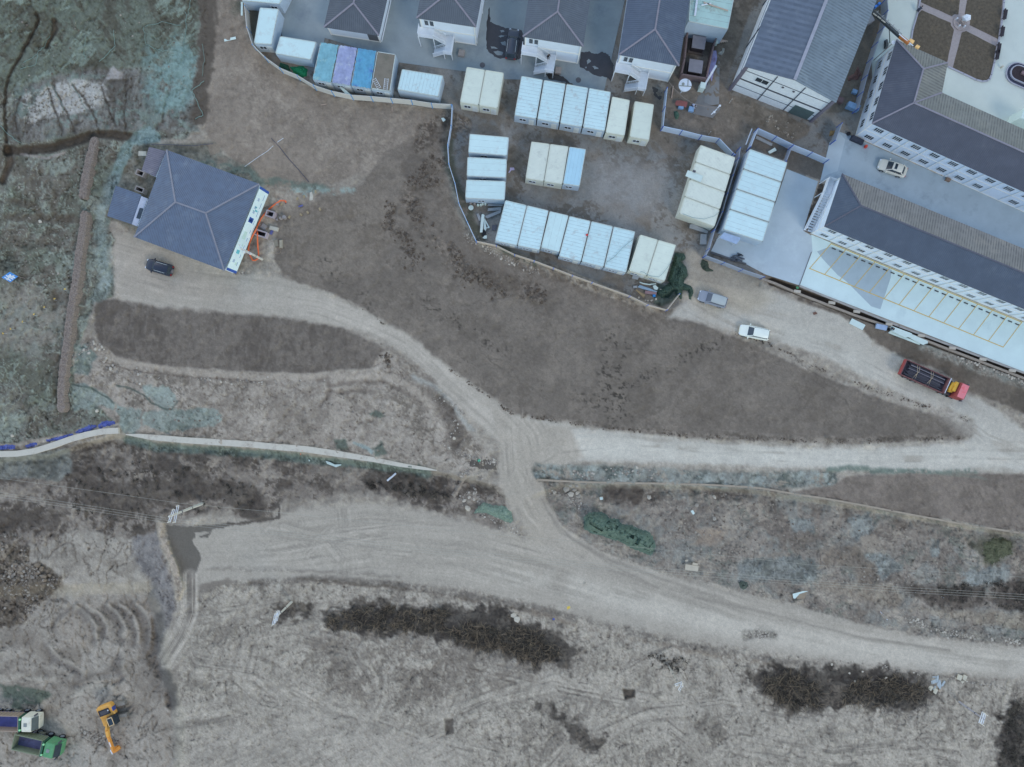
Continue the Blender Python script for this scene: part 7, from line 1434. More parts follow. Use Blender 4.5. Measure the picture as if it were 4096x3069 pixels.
mb = MB(); mb.tube([G(C3(x, y), .04) for x, y in ((670, 670), (690, 560), (740, 440), (860, 395), (960, 405))], .035, 5); tag(mb.build('thin_cord', MATS['dusty_cord']), 'thin brown cord curving from the trough to the hose', 'cord')
mb = MB(); mb.tube([G(C3(1055 + 62 * math.cos(a), 1210 + 62 * math.sin(a)), .04) for a in np.linspace(0, 6.1, 22)], .03, 5); tag(mb.build('coiled_hose', MATS['dusty_cord']), 'coiled thin grey hose below the two pallets', 'hose')
for i, (x, y) in enumerate(((1785, 780), (1860, 905), (1938, 725), (2005, 705), (2118, 657), (2160, 828), (2040, 860), (1975, 882))):
    g_ = G(A3(x, y)); mb = MB(); mb.cbox((0, 0, .1), .42, .26, .2, 1.0 + .2 * i); mb.cbox((0, 0, .21), .3, .06, .03, 1.0 + .2 * i); o = mb.build('concrete_spacer', mat('spacer_tan', A(150, 144, 128), .9)); o.location = g_
    tag(o, ['tan block just below the hose bend', 'tan block right of the grey drum', 'tan block left on the teal netting', 'tan block on the teal netting beside the pale triangle', 'uppermost tan block by the netting', 'rightmost tan block in the scattered group', 'lower middle tan block of the scattered group', 'lowest tan block left of its neighbour'][i], 'block', 'tan blocks scattered east of the house')
panel('pale_board', 'pale pointed board on the teal netting east of the house', 'board', pl(A3, "2060,665 2080,655 2092,700 2088,740 2055,742"), .15, M_tw)
panel('blue_tray', 'small blue tray beside the dusty cord', 'tray', pl(A3, "1945,795 1990,782 1992,796 1950,808"), .1, MATS['crate_blue'])
panel('white_strip', 'white board lying alone on the soil near the fence corner', 'board', pl(Z1, "1932,338 2032,316 2036,338 1936,358"), .1, M_wp)
panel('white_strip', 'white panel standing by the fence at the top left camp corner', 'board', pl(Z2, "175,20 197,22 195,172 175,172"), .5, M_wp)
panel('white_strip', 'white panel leaning on the fence below the lavender tarp', 'board', pl(Z2, "1262,965 1290,958 1390,1045 1340,1048"), 1.4, M_wp)
panel('white_scrap', 'white scrap left of the fence corner post', 'scrap', pl(Z3, "455,1305 480,1300 505,1325 480,1345 462,1335"), .2, M_wp); panel('white_scrap', 'blue-white scrap sheet right of the fence corner post', 'scrap', pl(Z3, "655,1305 700,1340 690,1355 655,1350"), .2, M_gp)
panel('white_scrap', 'small purple-white scrap beside the middle stacked cabin', 'scrap', pl(A1, "640,598 676,598 680,620 650,622 636,645 626,642 640,620"), .1, mat('lilac_sheet', A(170, 170, 216), .6))
# fence-side scrap in the lower left camp corner
for lab, s_, z, m in (('long white gutter leaning in the scrap corner', "610,730 650,700 720,740 640,1380 550,1380 580,1000", .5, M_wp), ('second white gutter in the scrap corner', "700,900 740,900 790,1240 760,1320 690,1250", .35, M_wp), ('short speckled column in the scrap corner', "420,700 510,680 590,870 570,960 510,950", .3, M_gp), ('bent white strip pointing to the white row', "720,850 900,1180 900,1220 740,1230 740,1200 850,1190 710,900", .3, M_wp), ('black open bag in the scrap corner', "640,1290 720,1310 790,1400 720,1480 630,1530", .3, mat('black_plastic', (.02, .02, .02), .5)), ('grey plank stack nearest the lowest stacked cabin', "840,340 1380,350 1380,410 830,400", .3, M_gp), ('pale plank stack below the first plank stack', "850,490 1340,450 1330,560 830,590", .35, M_gp), ('slanting plank pile ending at the lower white row', "750,770 1240,580 1330,560 1300,660 830,860 750,820", .4, M_gp), ('dark grey board against the lower white row', "1000,1110 1190,1090 1140,1290 980,1300", .2, mat('slate_board', A(86, 92, 108), .7)), ('white box lid at the bottom of the scrap corner', "720,1500 800,1480 810,1600 720,1620 640,1580", .25, M_wp)):
    panel('scrap_piece', lab, 'scrap', pl(F3, s_), z, m, .12, 'scrap pieces in the lower left camp corner')
for i, (x, y) in enumerate(((205, 320), (350, 330), (480, 390), (580, 385), (650, 350), (750, 350))):
    mb = MB(); mb.tube([(0, 0, 0), (0, 0, .45)], .2 if i > 1 else .24, 10, r2=.16); mb.disc((0, 0, .45), .13, .05, 10); o = mb.build('bucket', M_wp if i > 1 else M_bin); o.location = G(F3(x, y)); tag(o, ['grey square-ish bin under the lowest stacked cabin', 'dark grey bin second from the left under the cabin', 'white bucket third from the left under the cabin', 'white bucket fourth from the left under the cabin', 'white bucket second from the right under the cabin', 'white bucket at the right end under the cabin'][i], 'bucket', 'buckets under the lowest stacked cabin')
mb = MB(); mb.disc((0, 0, .25), .14, .14, 22, r2=.4); mb.tube([(0, 0, 0), (0, 0, .3)], .05, 6); mb.tube([(0, 0, .3), (0, .2, .55)], .02, 4); o = mb.build('satellite_dish', M_wp); o.location = G(F3(225, 495)); tag(o, 'white satellite dish on the grass by the west fence', 'satellite dish')
for lab, s_, z, m in (('curved white gutter by the cream pair', "350,755 420,780 560,805 730,790 740,810 600,835 450,815 350,775", .3, M_wp), ('pale blue roof sheet in the scrap by the cream pair', "300,880 350,830 560,900 760,980 750,1000 560,960 400,920", .2, mat('pale_blue_sheet', A(132, 162, 196), .5)), ('white sheet upright in the scrap by the cream pair', "660,850 720,830 790,900 760,950 690,930", .5, M_wp), ('reddish plank in the scrap by the cream pair', "480,960 750,1000 740,1070 470,1030", .2, mat('reddish_plank', A(134, 116, 130), .8)), ('tan board in the scrap by the cream pair', "245,950 270,930 390,1010 480,1060 450,1140", .15, mat('tan_board', A(132, 124, 106), .8)), ('light board in front of the left cream cabin', "200,565 355,600 300,705 165,670", 1.0, M_gp), ('small grey sheet left of the blue roof sheet', "195,850 290,845 290,895 195,905", .15, M_gp)):
    panel('scrap_piece', lab, 'scrap', pl(F4, s_), z, m, .08, 'scrap pieces beside the green net heap')
boxt('blue_stool', 'bright blue plastic stool by the scrap near the fence', 'stool', F4(680, 1090), .38, .38, .4, 8, mat('bright_blue_plastic', A(50, 130, 210), .5))
for i, (x, y) in enumerate(((330, 1130), (490, 1195), (545, 1200), (630, 1200), (735, 1165), (845, 950))): boulder(['white rubble lump near the tan board', 'small pale stone by the lower fence', 'second pale stone by the lower fence', 'third pale stone by the lower fence', 'pinkish stone right of the blue stool', 'stone at the edge of the green heap'][i], F4(x, y), .2, 1, group='pale stones by the lower fence')
# yard debris
for lab, Zf, s_, z, m in (('grey steel sheet stack below the cream cabin stack', A2, "575,990 600,985 735,1045 728,1070 570,1020", .35, M_gp), ('grey sheet bundle beside the inner fence', A2, "670,1075 722,1075 720,1165 664,1165", .4, M_gp), ('grey plank bundle inside the strip above the blue-white stack', A2, "1165,205 1305,275 1296,297 1155,228", .2, M_gp), ('white scrap box in the strip above the blue-white stack', A2, "1265,345 1325,310 1340,335 1280,365", .35, M_wp)):
    panel('sheet_bundle', lab, 'sheet stack', pl(Zf, s_), z, m, .25)
mb = MB(); rg = random.Random(3)
for i in range(14): mb.cbox((rg.uniform(-.9, .9), rg.uniform(-.5, .5), .12 + .05 * (i % 3)), rg.uniform(.5, 1.2), .16, .16, rg.uniform(-.6, .2))
o = mb.build('dark_frame_heap', mat('dark_scrap', A(72, 84, 104), .7)); o.location = G(A2(980, 1285), .05); tag(o, 'heap of dark metal frames on the concrete service yard', 'scrap heap')
mb = MB(); mb.bar(P(*A2(760, 1240), .18), P(*A2(1070, 1338), .18), .22, .16); tag(mb.build('long_beam', mat('dark_beam', A(84, 92, 104), .7)), 'long dark beam lying along the service yard edge', 'beam')
mb = MB()
for i in range(6): mb.bar(P(*A2(795 + 6 * i, 1000 + i * 12), .3 + .02 * i), P(*A2(835 + 3 * i, 985 + i * 14), .3 + .02 * i), .08, .06)
tag(mb.build('ladder_scrap', M_dk), 'dark ladder scrap between the fence and the blue-white stack', 'scrap')
panel('white_slab', 'single white slab on the dirt road edge below the parking', 'slab', pl(F6, "100,200 165,80 482,235 410,355"), .12, M_wp, .1)
panel('blue_slab', 'pale blue slab left of the long white sheet stack', 'slab', pl(F6, "722,310 742,200 1000,255 965,365"), .45, mat('pale_blue_slab', A(140, 168, 212), .5), .3)
t = thing('white_sheet_stack', 'long stack of white metal sheets beside the drain beam', 'sheet stack', G(F6(1400, 480)))
for s_, z in (("1010,420 1060,370 1750,660 1740,700", .2), ("1060,290 1100,260 1560,430 1540,520 1380,520 1080,370", .55), ("1400,470 1560,450 1930,610 1930,660 1860,680 1830,700 1700,640", .42)):
    mb = MB(); q = [P(*p, z) for p in pl(F6, s_)][::-1]; n = len(q); lo = [v - Vector((0, 0, .2)) for v in q]; mb.mesh(lo + q, [tuple(range(n - 1, -1, -1)), tuple(range(n, 2 * n))] + [(i, (i + 1) % n, n + (i + 1) % n, n + i) for i in range(n)]); mb.build('sheet', M_wp, t, world=True)
panel('green_scrap', 'small green cloth at the parking slab corner', 'cloth', pl(Y4, "195,545 215,545 222,562 200,565"), .2, mat('green_cloth', A(70, 140, 110), .7)); panel('rust_scrap', 'rusty lump on the bank under the drain beam', 'scrap', pl(Y4, "345,775 370,765 385,785 355,795"), .15, mat('rusty', A(104, 84, 80), .8), .15)
# poles and long sticks near the bank
for lab, Zf, p, q_, r in (('white pole lying on the dark bank below the wall', A6, (1172, 790), (1102, 850), .16), ('thin white rod at the edge of the bottom road', B6, (1462, 192), (1500, 235), .05), ('pale stick at the upper road edge of the slope', B2, (1045, 1405), (1080, 1455), .04), ('bamboo stick below the tarp covered cabins', Z2, (1060, 1160), (1120, 1150), .05), ('bamboo stick leaning off the fence', Z2, (1845, 1140), (1845, 1230), .05), ('tan timber by the fence above the blue-white stack', A2, (1122, 145), (1068, 285), .09), ('slim white stick on the upper soil field', A3, (1800, 130), (1740, 170), .04), ('dark hose lying on the soil field', A3, (1680, 130), (1760, 215), .05), ('grey timber along the inner tank yard fence', E7, (170, 600), (215, 290), .09)):
    mb = MB(); mb.tube([G(Zf(*p), r), G(Zf(*q_), r)], r, 8); tag(mb.build('stick', M_steelw if 'white' in lab else (M_dk if 'dark' in lab else MATS['pale_timber'])), lab, 'pole')
for s_, lab in (("1760,215 1850,330 1950,440 2050,560", 'long dark hose running over the soil field'),):
    mb = MB(); mb.tube([G(p, .06) for p in pl(A3, s_)], .06, 6); tag(mb.build('ground_hose', M_dk), lab, 'hose')
mb = MB(); mb.tube([G(p, .05) for p in pl(A3, "1700,205 1640,260 1560,310 1420,410")], .035, 5); tag(mb.build('stretched_rope', M_steelw), 'white cord stretched diagonally over the soil field', 'cord')
mb = MB(); mb.tube([G(p, .3) for p in pl(A3, "500,190 700,195 900,205 1060,190 1110,185")], .05, 5); tag(mb.build('top_cord', M_dk), 'dark cord strung behind the house roof', 'cord')
# white debris below wall
for lab, s_ in (('crumpled white sheet pieces on the dark bank', "605,690 640,700 680,720 730,718 735,725 690,742 660,730 620,715"), ('white pointed scrap on the bank under the wall', "468,680 482,685 474,698")): panel('white_debris', lab, 'scrap', pl(A6, s_), -2.2, M_wp, .15)
for lab, s_, z in (('big cream broken board leaning by the lower road', "1640,1120 1756,1140 1748,1186 1636,1170", -1.6), ('small white board behind the cream broken board', "1706,1106 1750,1116 1745,1135 1700,1125", -1.7), ('small grey scrap left of the cream broken board', "1638,1085 1660,1082 1662,1096 1640,1098", -1.8), ('white wedge lying on the rough netted ground', "1684,650 1706,642 1722,672 1706,684", -2.0), ('white flat block right of the boulder pile', "882,528 908,530 908,552 884,552", -1.9)): panel('broken_board', lab, 'board', pl(B1, s_), z, mat('cream_board', A(172, 172, 168), .8, var=.12) if 'cream' in lab else M_wp, .12)
panel('white_rag', 'white torn board on the lower road shoulder', 'board', pl(B2, "345,1262 430,1240 470,1240 400,1262 365,1300 350,1298"), -2.1, M_wp, .08); panel('tan_rag', 'tan board beside the torn white board', 'board', pl(B2, "372,1262 460,1245 440,1300 380,1305"), -2.15, mat('tan_board2', A(134, 128, 120), .8), .06)
SL = mat('concrete_flag', A(178, 182, 178), .85, var=.06); SLb = mat('concrete_flag_blue', A(158, 176, 196), .8, var=.06)
for i, (s_, m, z) in enumerate((("1105,365 1222,410 1170,535 1072,495", SL, .28), ("1255,375 1340,425 1295,545 1215,490", SL, .28), ("1160,540 1270,545 1210,608", SL, .1), ("415,545 540,500 552,575 430,622", SLb, .45), ("455,425 555,420 545,480 450,500", SLb, .2), ("575,410 605,400 600,540 555,600 548,520", SLb, .4), ("405,630 472,705 405,800 338,725", SL, .3), ("515,715 595,765 535,885 468,830", SL, .4), ("515,660 540,700 480,780 460,760", SLb, .3), ("620,510 650,515 680,680 640,760 560,640", SLb, .3), ("750,530 782,555 710,680 670,660", SLb, .25), ("690,690 700,740 650,840 595,790", mat('concrete_flag_tan', A(160, 154, 150), .85), .25))):
    g0 = gz(*F8(700, 600)); panel('concrete_flag', ['left concrete slab with a round mark by the road', 'right concrete slab with a round mark by the road', 'half buried slab corner under the two marked slabs', 'blue-white thick slab atop the broken heap', 'grey slab at the back of the broken heap', 'upright narrow slab in the broken heap', 'cream square slab at the left of the heap', 'cream square slab at the bottom of the heap', 'thin slab behind the bottom square slab', 'leaning blue-white slab in the heap middle', 'narrow slab at the right of the heap', 'tan slab at the lower right of the heap'][i], 'slab', pl(F8, s_), g0 + z, m, .14, 'concrete slabs by the lower road')
for x, y in ((1302, 513), (1330, 555), (1370, 505), (1490, 537), (1210, 467)): boulder({1302: 'white block at the brush edge, second from left', 1330: 'blue-white block lowest at the brush edge', 1370: 'tiny white stone above the brush', 1490: 'tan white stone near the right brush', 1210: 'flat pinkish stone at the road edge'}[x], B6(x, y), .22, 1, .5, group='white stones at the road edge')
# tank yard between block four and the warehouse
M_brick = mat('brick_wall', A(104, 96, 106), .9, var=.2, vscale=3)
tag(kerb('yard_wall', pl(Z4, "1225,330 1185,700 1150,870 1420,915 1500,560 1580,330"), .22, 1.6, 0, M_brick), 'low reddish brick wall framing the two grey tank lids', 'wall')
for lab, s_, z in (('upper grey flat tank lid inside the brick yard', "1305,388 1452,412 1430,548 1290,522", 1.6), ('lower grey flat tank lid inside the brick yard', "1268,648 1418,672 1400,812 1250,785", 1.6)):
    q = [P(*p, z) for p in pl(Z4, s_)][::-1]; cc = sum(q, Vector()) / 4; t = thing('tank', lab, 'tank', (cc.x, cc.y, 0), 0, 'grey tanks in the brick yard'); mb = MB(); mb.hexa([v - Vector((0, 0, .18)) for v in q], q); mb.build('lid', mat('tank_lid', A(118, 124, 144), .8, var=.06), t, world=True)
    mb = MB(); qq = [cc.lerp(v, .92) for v in q]; mb.hexa([Vector((v.x, v.y, -.1)) for v in qq], [Vector((v.x, v.y, z - .185)) for v in qq]); mb.build('tank_body', mat('tank_body', A(50, 50, 60), .8), t, world=True)
    mb = MB(); qq = [cc + (v - cc) * 1.22 for v in q]; mb.hexa([Vector((v.x, v.y, -.1)) for v in qq], [Vector((v.x, v.y, .25)) for v in qq]); mb.build('tank_base', mat('tank_base', A(92, 90, 94), .9), t, world=True)
mb = MB(); mb.disc((0, 0, 2.4), .85, .5, 28, r2=.98); mb.tube([(0, 0, 0), (0, -.1, 2.5)], .1, 8); o = thing('water_tank', 'round white water tank standing on a post in the tank yard', 'water tank', P(*E7(510, 285), 2.6) - Vector((0, 0, 2.6))); mb.build('tank_body', M_steelw, o)
mb = MB(); mb.bar((-.9, -.1, 2.93), (.95, -.25, 2.93), .12, .04); mb.bar((.4, -.2, 2.93), (.45, .8, 2.93), .12, .04); mb.disc((-.3, .15, 2.9), .22, .05, 14); mb.build('tank_lid_frame', mat('lid_grey', A(134, 146, 152), .6), o)
for lab, p, sx, sy, h, m in (('white cabinet with blue logo band between the tank and the ramp', E7(920, 380), .8, .85, 1.5, M_wp), ('small blue white box below the red sheet', E7(400, 855), .75, .65, .5, M_crate), ('blue white box beside the crouching person', E7(665, 920), .75, .7, .5, M_crate), ('white cabinet against the stained cabin', E6(1385, 400), .95, .8, 1.9, M_wp), ('pale dusty cabinet in the shaded corner by the stained cabin', E6(790, 270), .8, .6, 1.4, mat('dusty_cabinet', A(128, 140, 144), .7)), ('white board standing at the ramp top', E6(1465, 690), .6, .85, .9, M_wp)):
    boxt('cabinet', lab, 'box', p, sx, sy, h, -12, m, 'boxes in the tank yard', lid=True)
panel('red_sheet', 'dusty red sheet lying in the tank yard', 'sheet', pl(E7, "265,730 300,665 430,665 590,700 575,790 545,850 480,815 280,790"), .6, mat('red_sheet', A(128, 86, 90), .7), .05)
struct(sheet('ramp_slab', pl(Z4, "1545,560 1600,560 1590,1150 1510,1165 1430,1130 1440,960 1470,930"), .06, mat('ramp_concrete', A(118, 126, 138), .85, var=.08)))
struct(sheet('tank_yard_slab', pl(Z4, "1420,910 1445,1100 1500,1170 1590,1180 1610,1200 1520,1305 1270,1250 1350,1090"), .045, mat('tank_yard_concrete', A(112, 118, 128), .85, var=.12, vscale=1)))
panel('fallen_banner', 'long lavender and white torn banner lying beside the ramp', 'banner', pl(Z4, "1500,560 1560,560 1570,640 1510,900 1500,880 1490,790 1450,960 1440,880 1470,700"), .5, mat('lavender_banner', A(138, 144, 200), .6, var=.2, vscale=1.5, stain=A(110, 84, 110), stain_amt=.8, stain_scale=1), .05)
mb = MB(); mb.bar(P(*Z4(1560, 725), 1.2), P(*Z4(1420, 960), .8), .3, .2); tag(mb.build('white_duct', M_steelw), 'long white duct slanting beside the fallen banner', 'pipe')
mb = MB(); mb.tube([P(*E7(1420, 800), 2.0), P(*E7(1300, 940), 2.2), P(*E7(1200, 1030), 2.1)], .07, 8); mb.tube([P(*E7(1400, 800), 2.0), P(*E7(1450, 800), 2.0)], .16, 8); mb.tube([P(*E7(1260, 970), 2.2), P(*E7(1300, 960), 2.2)], .18, 8); tag(mb.build('lamp_arm', M_steelw), 'white twin headed lamp arm over the tank yard slab', 'lamp')
mb = MB(); mb.tube([P(*E7(100, 180), 3), P(*E7(260, 380), 2.7), P(*E7(480, 590), 2.5), P(*E7(700, 730), 2.4), P(*E7(960, 800), 2.3), P(*E7(1400, 880), 2.3)], .04, 5); tag(mb.build('overhead_cable', mat('grey_wire', A(120, 118, 122), .7)), 'grey cable crossing the tank yard from the block corner', 'cable')
for i in range(4): mb = MB(); mb.bar(P(*E6(1560 - i * 8, 560 + 14 * i), .3 + .06 * i), P(*E6(1850 - 60 * i, 630 + 12 * i), .3 + .06 * i), .14, .06); tag(mb.build('timber', MATS['pale_timber']), ['topmost timber by the stained cabin wall', 'second timber by the stained cabin wall', 'third timber by the stained cabin wall', 'lowest and shortest timber by the stained cabin wall'][i], 'timber', 'timbers by the stained cabin')
mound('rubble_heap', 'grey-white bags and scraps on the ramp edge', 'rubble', pl(E6, "1700,830 1750,840 1730,960 1640,1030 1570,1000 1600,950 1660,930"), .5, 6, mat('bag_white', A(158, 168, 176), .7, var=.2), .3)
for k_, (x, y, n_) in enumerate(((700, 590, 'concrete footing left of the second stair'), (1765, 780, 'concrete footing beside the third stair'))): boxt('footing', n_, 'footing', Z3(x - 20, y + 10), .95, 1.0, .5, -10, M_bin)
# courtyard things
t = thing('garden_monument', 'white round monument on the garden crossing', 'monument', P(*Y2(1415, 285), 0)); mb = MB(); mb.disc((0, 0, .04), 1.3, .12, 24); mb.disc((0, 0, .16), .5, .6, 20); mb.build('base', M_pathp, t); mb = MB(); mb.rock((0, 0, 1.3), .62, 5, 1.0); mb.build('white_stone', M_steelw, t)
for i, (x, y) in enumerate(((-.9, .4), (.3, -.8), (-.5, -.7))): mb = MB(); mb.disc((x, y, .16), .12, .4, 10); mb.build('bollard', M_steelw, t)
for i, (p, ) in enumerate((((1952, 200),), ((1918, 415),), ((1873, 625),), ((1858, 705),))):
    t = thing('garden_bench', ['bench nearest the top at the garden east kerb', 'second bench down the garden east kerb', 'third bench down the garden east kerb', 'lowest bench at the garden east kerb'][i], 'bench', P(*Y2(*p), .03), R(80), 'benches along the garden kerb'); mw = mat('dark_bench_wood', A(60, 60, 72), .7)
    mb = MB(); [mb.box(-.75, -.24 + .13 * k, .42, .75, -.13 + .13 * k, .46) for k in range(4)]; mb.build('seat', mw, t); mb = MB(); mb.box(-.75, .30, .46, .75, .34, .82); mb.build('backrest', mw, t)
    for sg in (-.6, .6): mb = MB(); mb.box(sg - .04, -.22, 0, sg + .04, .32, .42); mb.build('leg', M_dk, t)
t = thing('oval_planter', 'dark oval planter with pale double rims at the right edge', 'planter', P(*F2(2000, 1150), 0), R(-24))
def stadium(L_, w, n=10): return [(L_ / 2 + w * math.cos(a), w * math.sin(a)) for a in np.linspace(-math.pi / 2, math.pi / 2, n)] + [(-L_ / 2 + w * math.cos(a), w * math.sin(a)) for a in np.linspace(math.pi / 2, 3 * math.pi / 2, n)]
for nm, w, z, m in (('outer_rim', 1.75, .25, M_kerb), ('dark_ledge', 1.58, .28, mat('dark_granite', A(52, 58, 82), .4)), ('inner_rim', 1.22, .5, M_kerb), ('planting_bed', 1.05, .53, mat('dark_bed', A(52, 48, 56), .9, var=.3, vscale=3))):
    r_ = stadium(5.5, w); mb = MB(); r_ = [(x + 2.2, y) for x, y in r_]; n = len(r_); mb.mesh([(x, y, 0) for x, y in r_] + [(x, y, z) for x, y in r_], [tuple(range(n, 2 * n))] + [(i, (i + 1) % n, n + (i + 1) % n, n + i) for i in range(n)]); mb.build(nm, m, t)
mb = MB(); mb.box(-.2, -.15, .5, 4.5, .35, .8); mb.build('sign_stone', mat('pinkish_granite', A(116, 104, 118), .7), t)
boxt('white_canopy', 'white flat canopy on the north side of the L shaped office', 'canopy', Y2(2130, 1590), 3.6, 1.6, 3.2, -24, M_wp)
mb = MB(); mb.disc((0, 0, 0), .14, .5, 10); o = mb.build('bollard_post', M_tw); o.location = P(*F2(1160, 800), .03); tag(o, 'small cream bollard between the garden and the oval planter', 'bollard')
# truck crane reaching over the courtyard wall
base = P(*C1(480, 320), 2.0); t = thing('truck_crane', 'grey truck crane with long black boom reaching over the courtyard', 'crane', (base.x, base.y, 0), 0, 'site machines')
mb = MB(); mb.cbox((base.x, base.y, 1.0), 1.6, 3.4, 1.2, .5); mb.build('chassis', mat('crane_grey', A(112, 124, 144), .6, var=.2, vscale=2), t, world=True)
for k, (x, y) in enumerate(((835, 100), (740, 178))): mb = MB(); q = P(*C1(x, y), 1.5); mb.disc((q.x, q.y, 1.0), .2, .6, 12); mb.build('blue_drum', mat('blue_drum', A(60, 120, 220), .5), t, world=True)
mb = MB(); q = P(*C1(600, 90), 2.0); mb.cbox(q, .7, 1.3, .6, .15); mb.build('cab', M_wp, t, world=True)
bp0, bp1 = P(*C1(560, 260), 3.2), P(*C1(1400, 1010), 7.5); MBm = mat('boom_black', A(46, 56, 68), .5); mb = MB(); mb.bar(bp0, bp1, .38, .38); mb.build('boom', MBm, t, world=True)
mb = MB(); s_ = Vector((.26, .3, .1)); mb.bar(bp0.lerp(bp1, .15) + s_, bp1 + s_, .07, .07)
for k in range(5): v = bp0.lerp(bp1, .2 + .17 * k); mb.bar(v, v + s_ * 1.6, .12, .12)
mb.build('boom_rail', mat('boom_rail_grey', A(140, 150, 164), .5), t, world=True)
for k, (x0, y0, x1, y1) in enumerate(((670, 370, 760, 440), (790, 455, 880, 520), (900, 550, 1000, 625))): mb = MB(); mb.bar(P(*C1(x0, y0), 4.6 + .6 * k), P(*C1(x1, y1), 5 + .6 * k), .14, .1); mb.build('boom_insert', mat('boom_pale', A(168, 172, 178), .6), t, world=True)
mb = MB(); mb.bar(bp1, P(*C1(1650, 1200), 7.9), .4, .4); mb.build('jib', mat('jib_orange', A(160, 108, 66), .6, var=.25, vscale=3), t, world=True)
for x, y, w in ((1720, 1150, .5), (1890, 1300, .38)): mb = MB(); v = P(*C1(x, y), 7.9); d = Vector((.6, -.35, 0)) * w; mb.bar(v - d, v + d, w, .3); mb.build('jib_block', mat('jib_block_tan', A(212, 180, 130), .5), t, world=True)
mb = MB(); mb.bar(P(*C1(1380, 940), 7.9), P(*C1(1770, 1270), 8.0), .1, .1); mb.build('jib_rod', M_steelw, t, world=True)
t = thing('street_lamp', 'thin dark street lamp leaning by the office roof corner', 'street lamp', P(*C1(1130, 1180), 0)); tb = P(*C1(1115, 720), 0); 
mb = MB(); w0 = P(*C1(1130, 1180), 0); w1 = P(*C1(1105, 700), 5.5); mb.tube([w0, w1], .07, 8, r2=.05); mb.build('pole', MBm, t, world=True); mb = MB(); mb.cbox(w1, .55, .2, .12, .9); mb.build('lamp_head', MBm, t, world=True)
mound('potted_tree', 'dark leafless shrub at the office roof corner', 'shrub', pl(C1, "990,1130 1060,1080 1090,1250 1050,1330 960,1360 970,1230"), 1.2, 10, mat('dark_leaf', A(70, 80, 92), .9, var=.3, vscale=5), .4, seed=4)
t = thing('umbrella_stand', 'white round dish on a brown frame by the office corner', 'dish', P(*C1(1230, 1175), 0)); mb = MB(); v = P(*C1(1230, 1175), 5.6) - P(*C1(1230, 1175), 0); v.z = 5.6; mb.disc((v.x, v.y, 5.5), .25, .12, 18, r2=.3); mb.build('dish', M_steelw, t); mb = MB(); mb.tube([(v.x, v.y, 0), (v.x, v.y, 5.5)], .05, 6); mb.build('mast', mat('brown_frame', A(110, 92, 92), .7), t)
boxt('dark_tank', 'long dark tarpaulin roll lying at the foot of the L shaped office', 'roll', Y3(352, 315), 2.0, .75, .6, -24, mat('dark_tarp', A(50, 58, 78), .6, var=.2)); mb = MB(); mb.tube([(0, 0, .1), (0, 0, .3)], .3, 14); o = mb.build('spare_tyre', M_tyre); o.location = P(*Y3(265, 240), 0); tag(o, 'black tyre lying at the fence end by the office corner', 'tyre')
boxt('red_hydrant_box', 'small red box on the lane by the dark roll', 'box', Y3(450, 385), .3, .4, .6, -10, mat('hydrant_red', A(190, 78, 70), .5)); boxt('wooden_crate', 'brown timber crate against the office foot in the lane', 'crate', Y3(1358, 748), .7, .5, .4, -24, mat('brown_crate', A(124, 112, 108), .8))
mound('yellow_hose', 'tangled yellowish hose by the grey fence end', 'hose', pl(A2, "1815,160 1860,165 1840,200 1800,215"), .3, 6, mat('yellow_rope', A(128, 112, 84), .8, var=.3, vscale=6), .25)
mound('red_frame_heap', 'reddish steel frames heaped beside the warehouse', 'scrap heap', pl(Y1, "1960,980 2000,1100 1950,1180 1870,1170 1820,1200 1810,1140 1900,1090"), .4, 5, mat('red_oxide', A(104, 88, 92), .8, var=.2, vscale=4), .35)
boxt('red_crate', 'brownish crate at the warehouse front right corner', 'crate', Y1(1680, 1490), .9, .8, .6, -25, mat('brown_crate2', A(104, 92, 102), .8)); boxt('white_sign_box', 'small white and green board by the grey fence', 'sign', Y1(1895, 1365), .75, .6, .5, -20, M_crate)
mound('blue_tarp', 'crumpled blue and white sheet at the crane foot', 'tarp', pl(C1, "480,-40 700,-40 690,60 560,200 540,60"), .6, 6, mat('tarp_mix', A(120, 130, 172), .5, var=.3, vscale=3), .3)
boxt('end_panel', 'pale blue trailer panel at the end of the grey fence', 'panel', Y1(1860, 1595), 1.9, .9, .9, -22, M_crate)
# signs
t = thing('roadside_sign', 'blue board with large white character strokes on two posts at the left edge', 'sign', G(C2(1500, 1150))); g0 = gz(*C2(1500, 1150)); cs = [P(*C2(x, y), g0 + z) for x, y, z in ((125, 925, 2.6), (760, 1285, 1.7), (1330, 860, 1.7), (715, 520, 2.6))]
mb = MB(); nrm = (cs[1] - cs[0]).cross(cs[2] - cs[0]).normalized(); mb.hexa([v - nrm * .05 for v in cs], cs); mb.build('board', mat('sign_blue', A(64, 134, 224), .5, var=.05), t, world=True)
def onb(x, y):    # point of the board seen at this spot
    best = None; o_ = Vector((0, 0, H)); d = P(*C2(x, y), 0) - o_; k = (cs[0] - o_).dot(nrm) / d.dot(nrm); return o_ + d * k + nrm * .012
mb = MB()
for x0, y0, x1, y1, w in ((440, 770, 960, 1050, .17), (330, 900, 800, 1150, .17), (600, 770, 1000, 960, .12), (690, 640, 770, 740, .2), (760, 700, 740, 880, .17), (720, 860, 500, 1090, .22), (830, 830, 1060, 790, .14), (850, 840, 1110, 950, .16), (1000, 780, 980, 900, .12), (480, 800, 620, 900, .14)):
    a, b = onb(x0, y0), onb(x1, y1); d = (b - a).normalized(); s2 = d.cross(nrm) * w / 2; mb.hexa([a - s2, b - s2, b + s2, a + s2], [v + nrm * .01 for v in (a - s2, b - s2, b + s2, a + s2)])
mb.build('character_strokes', M_steelw, t, world=True)
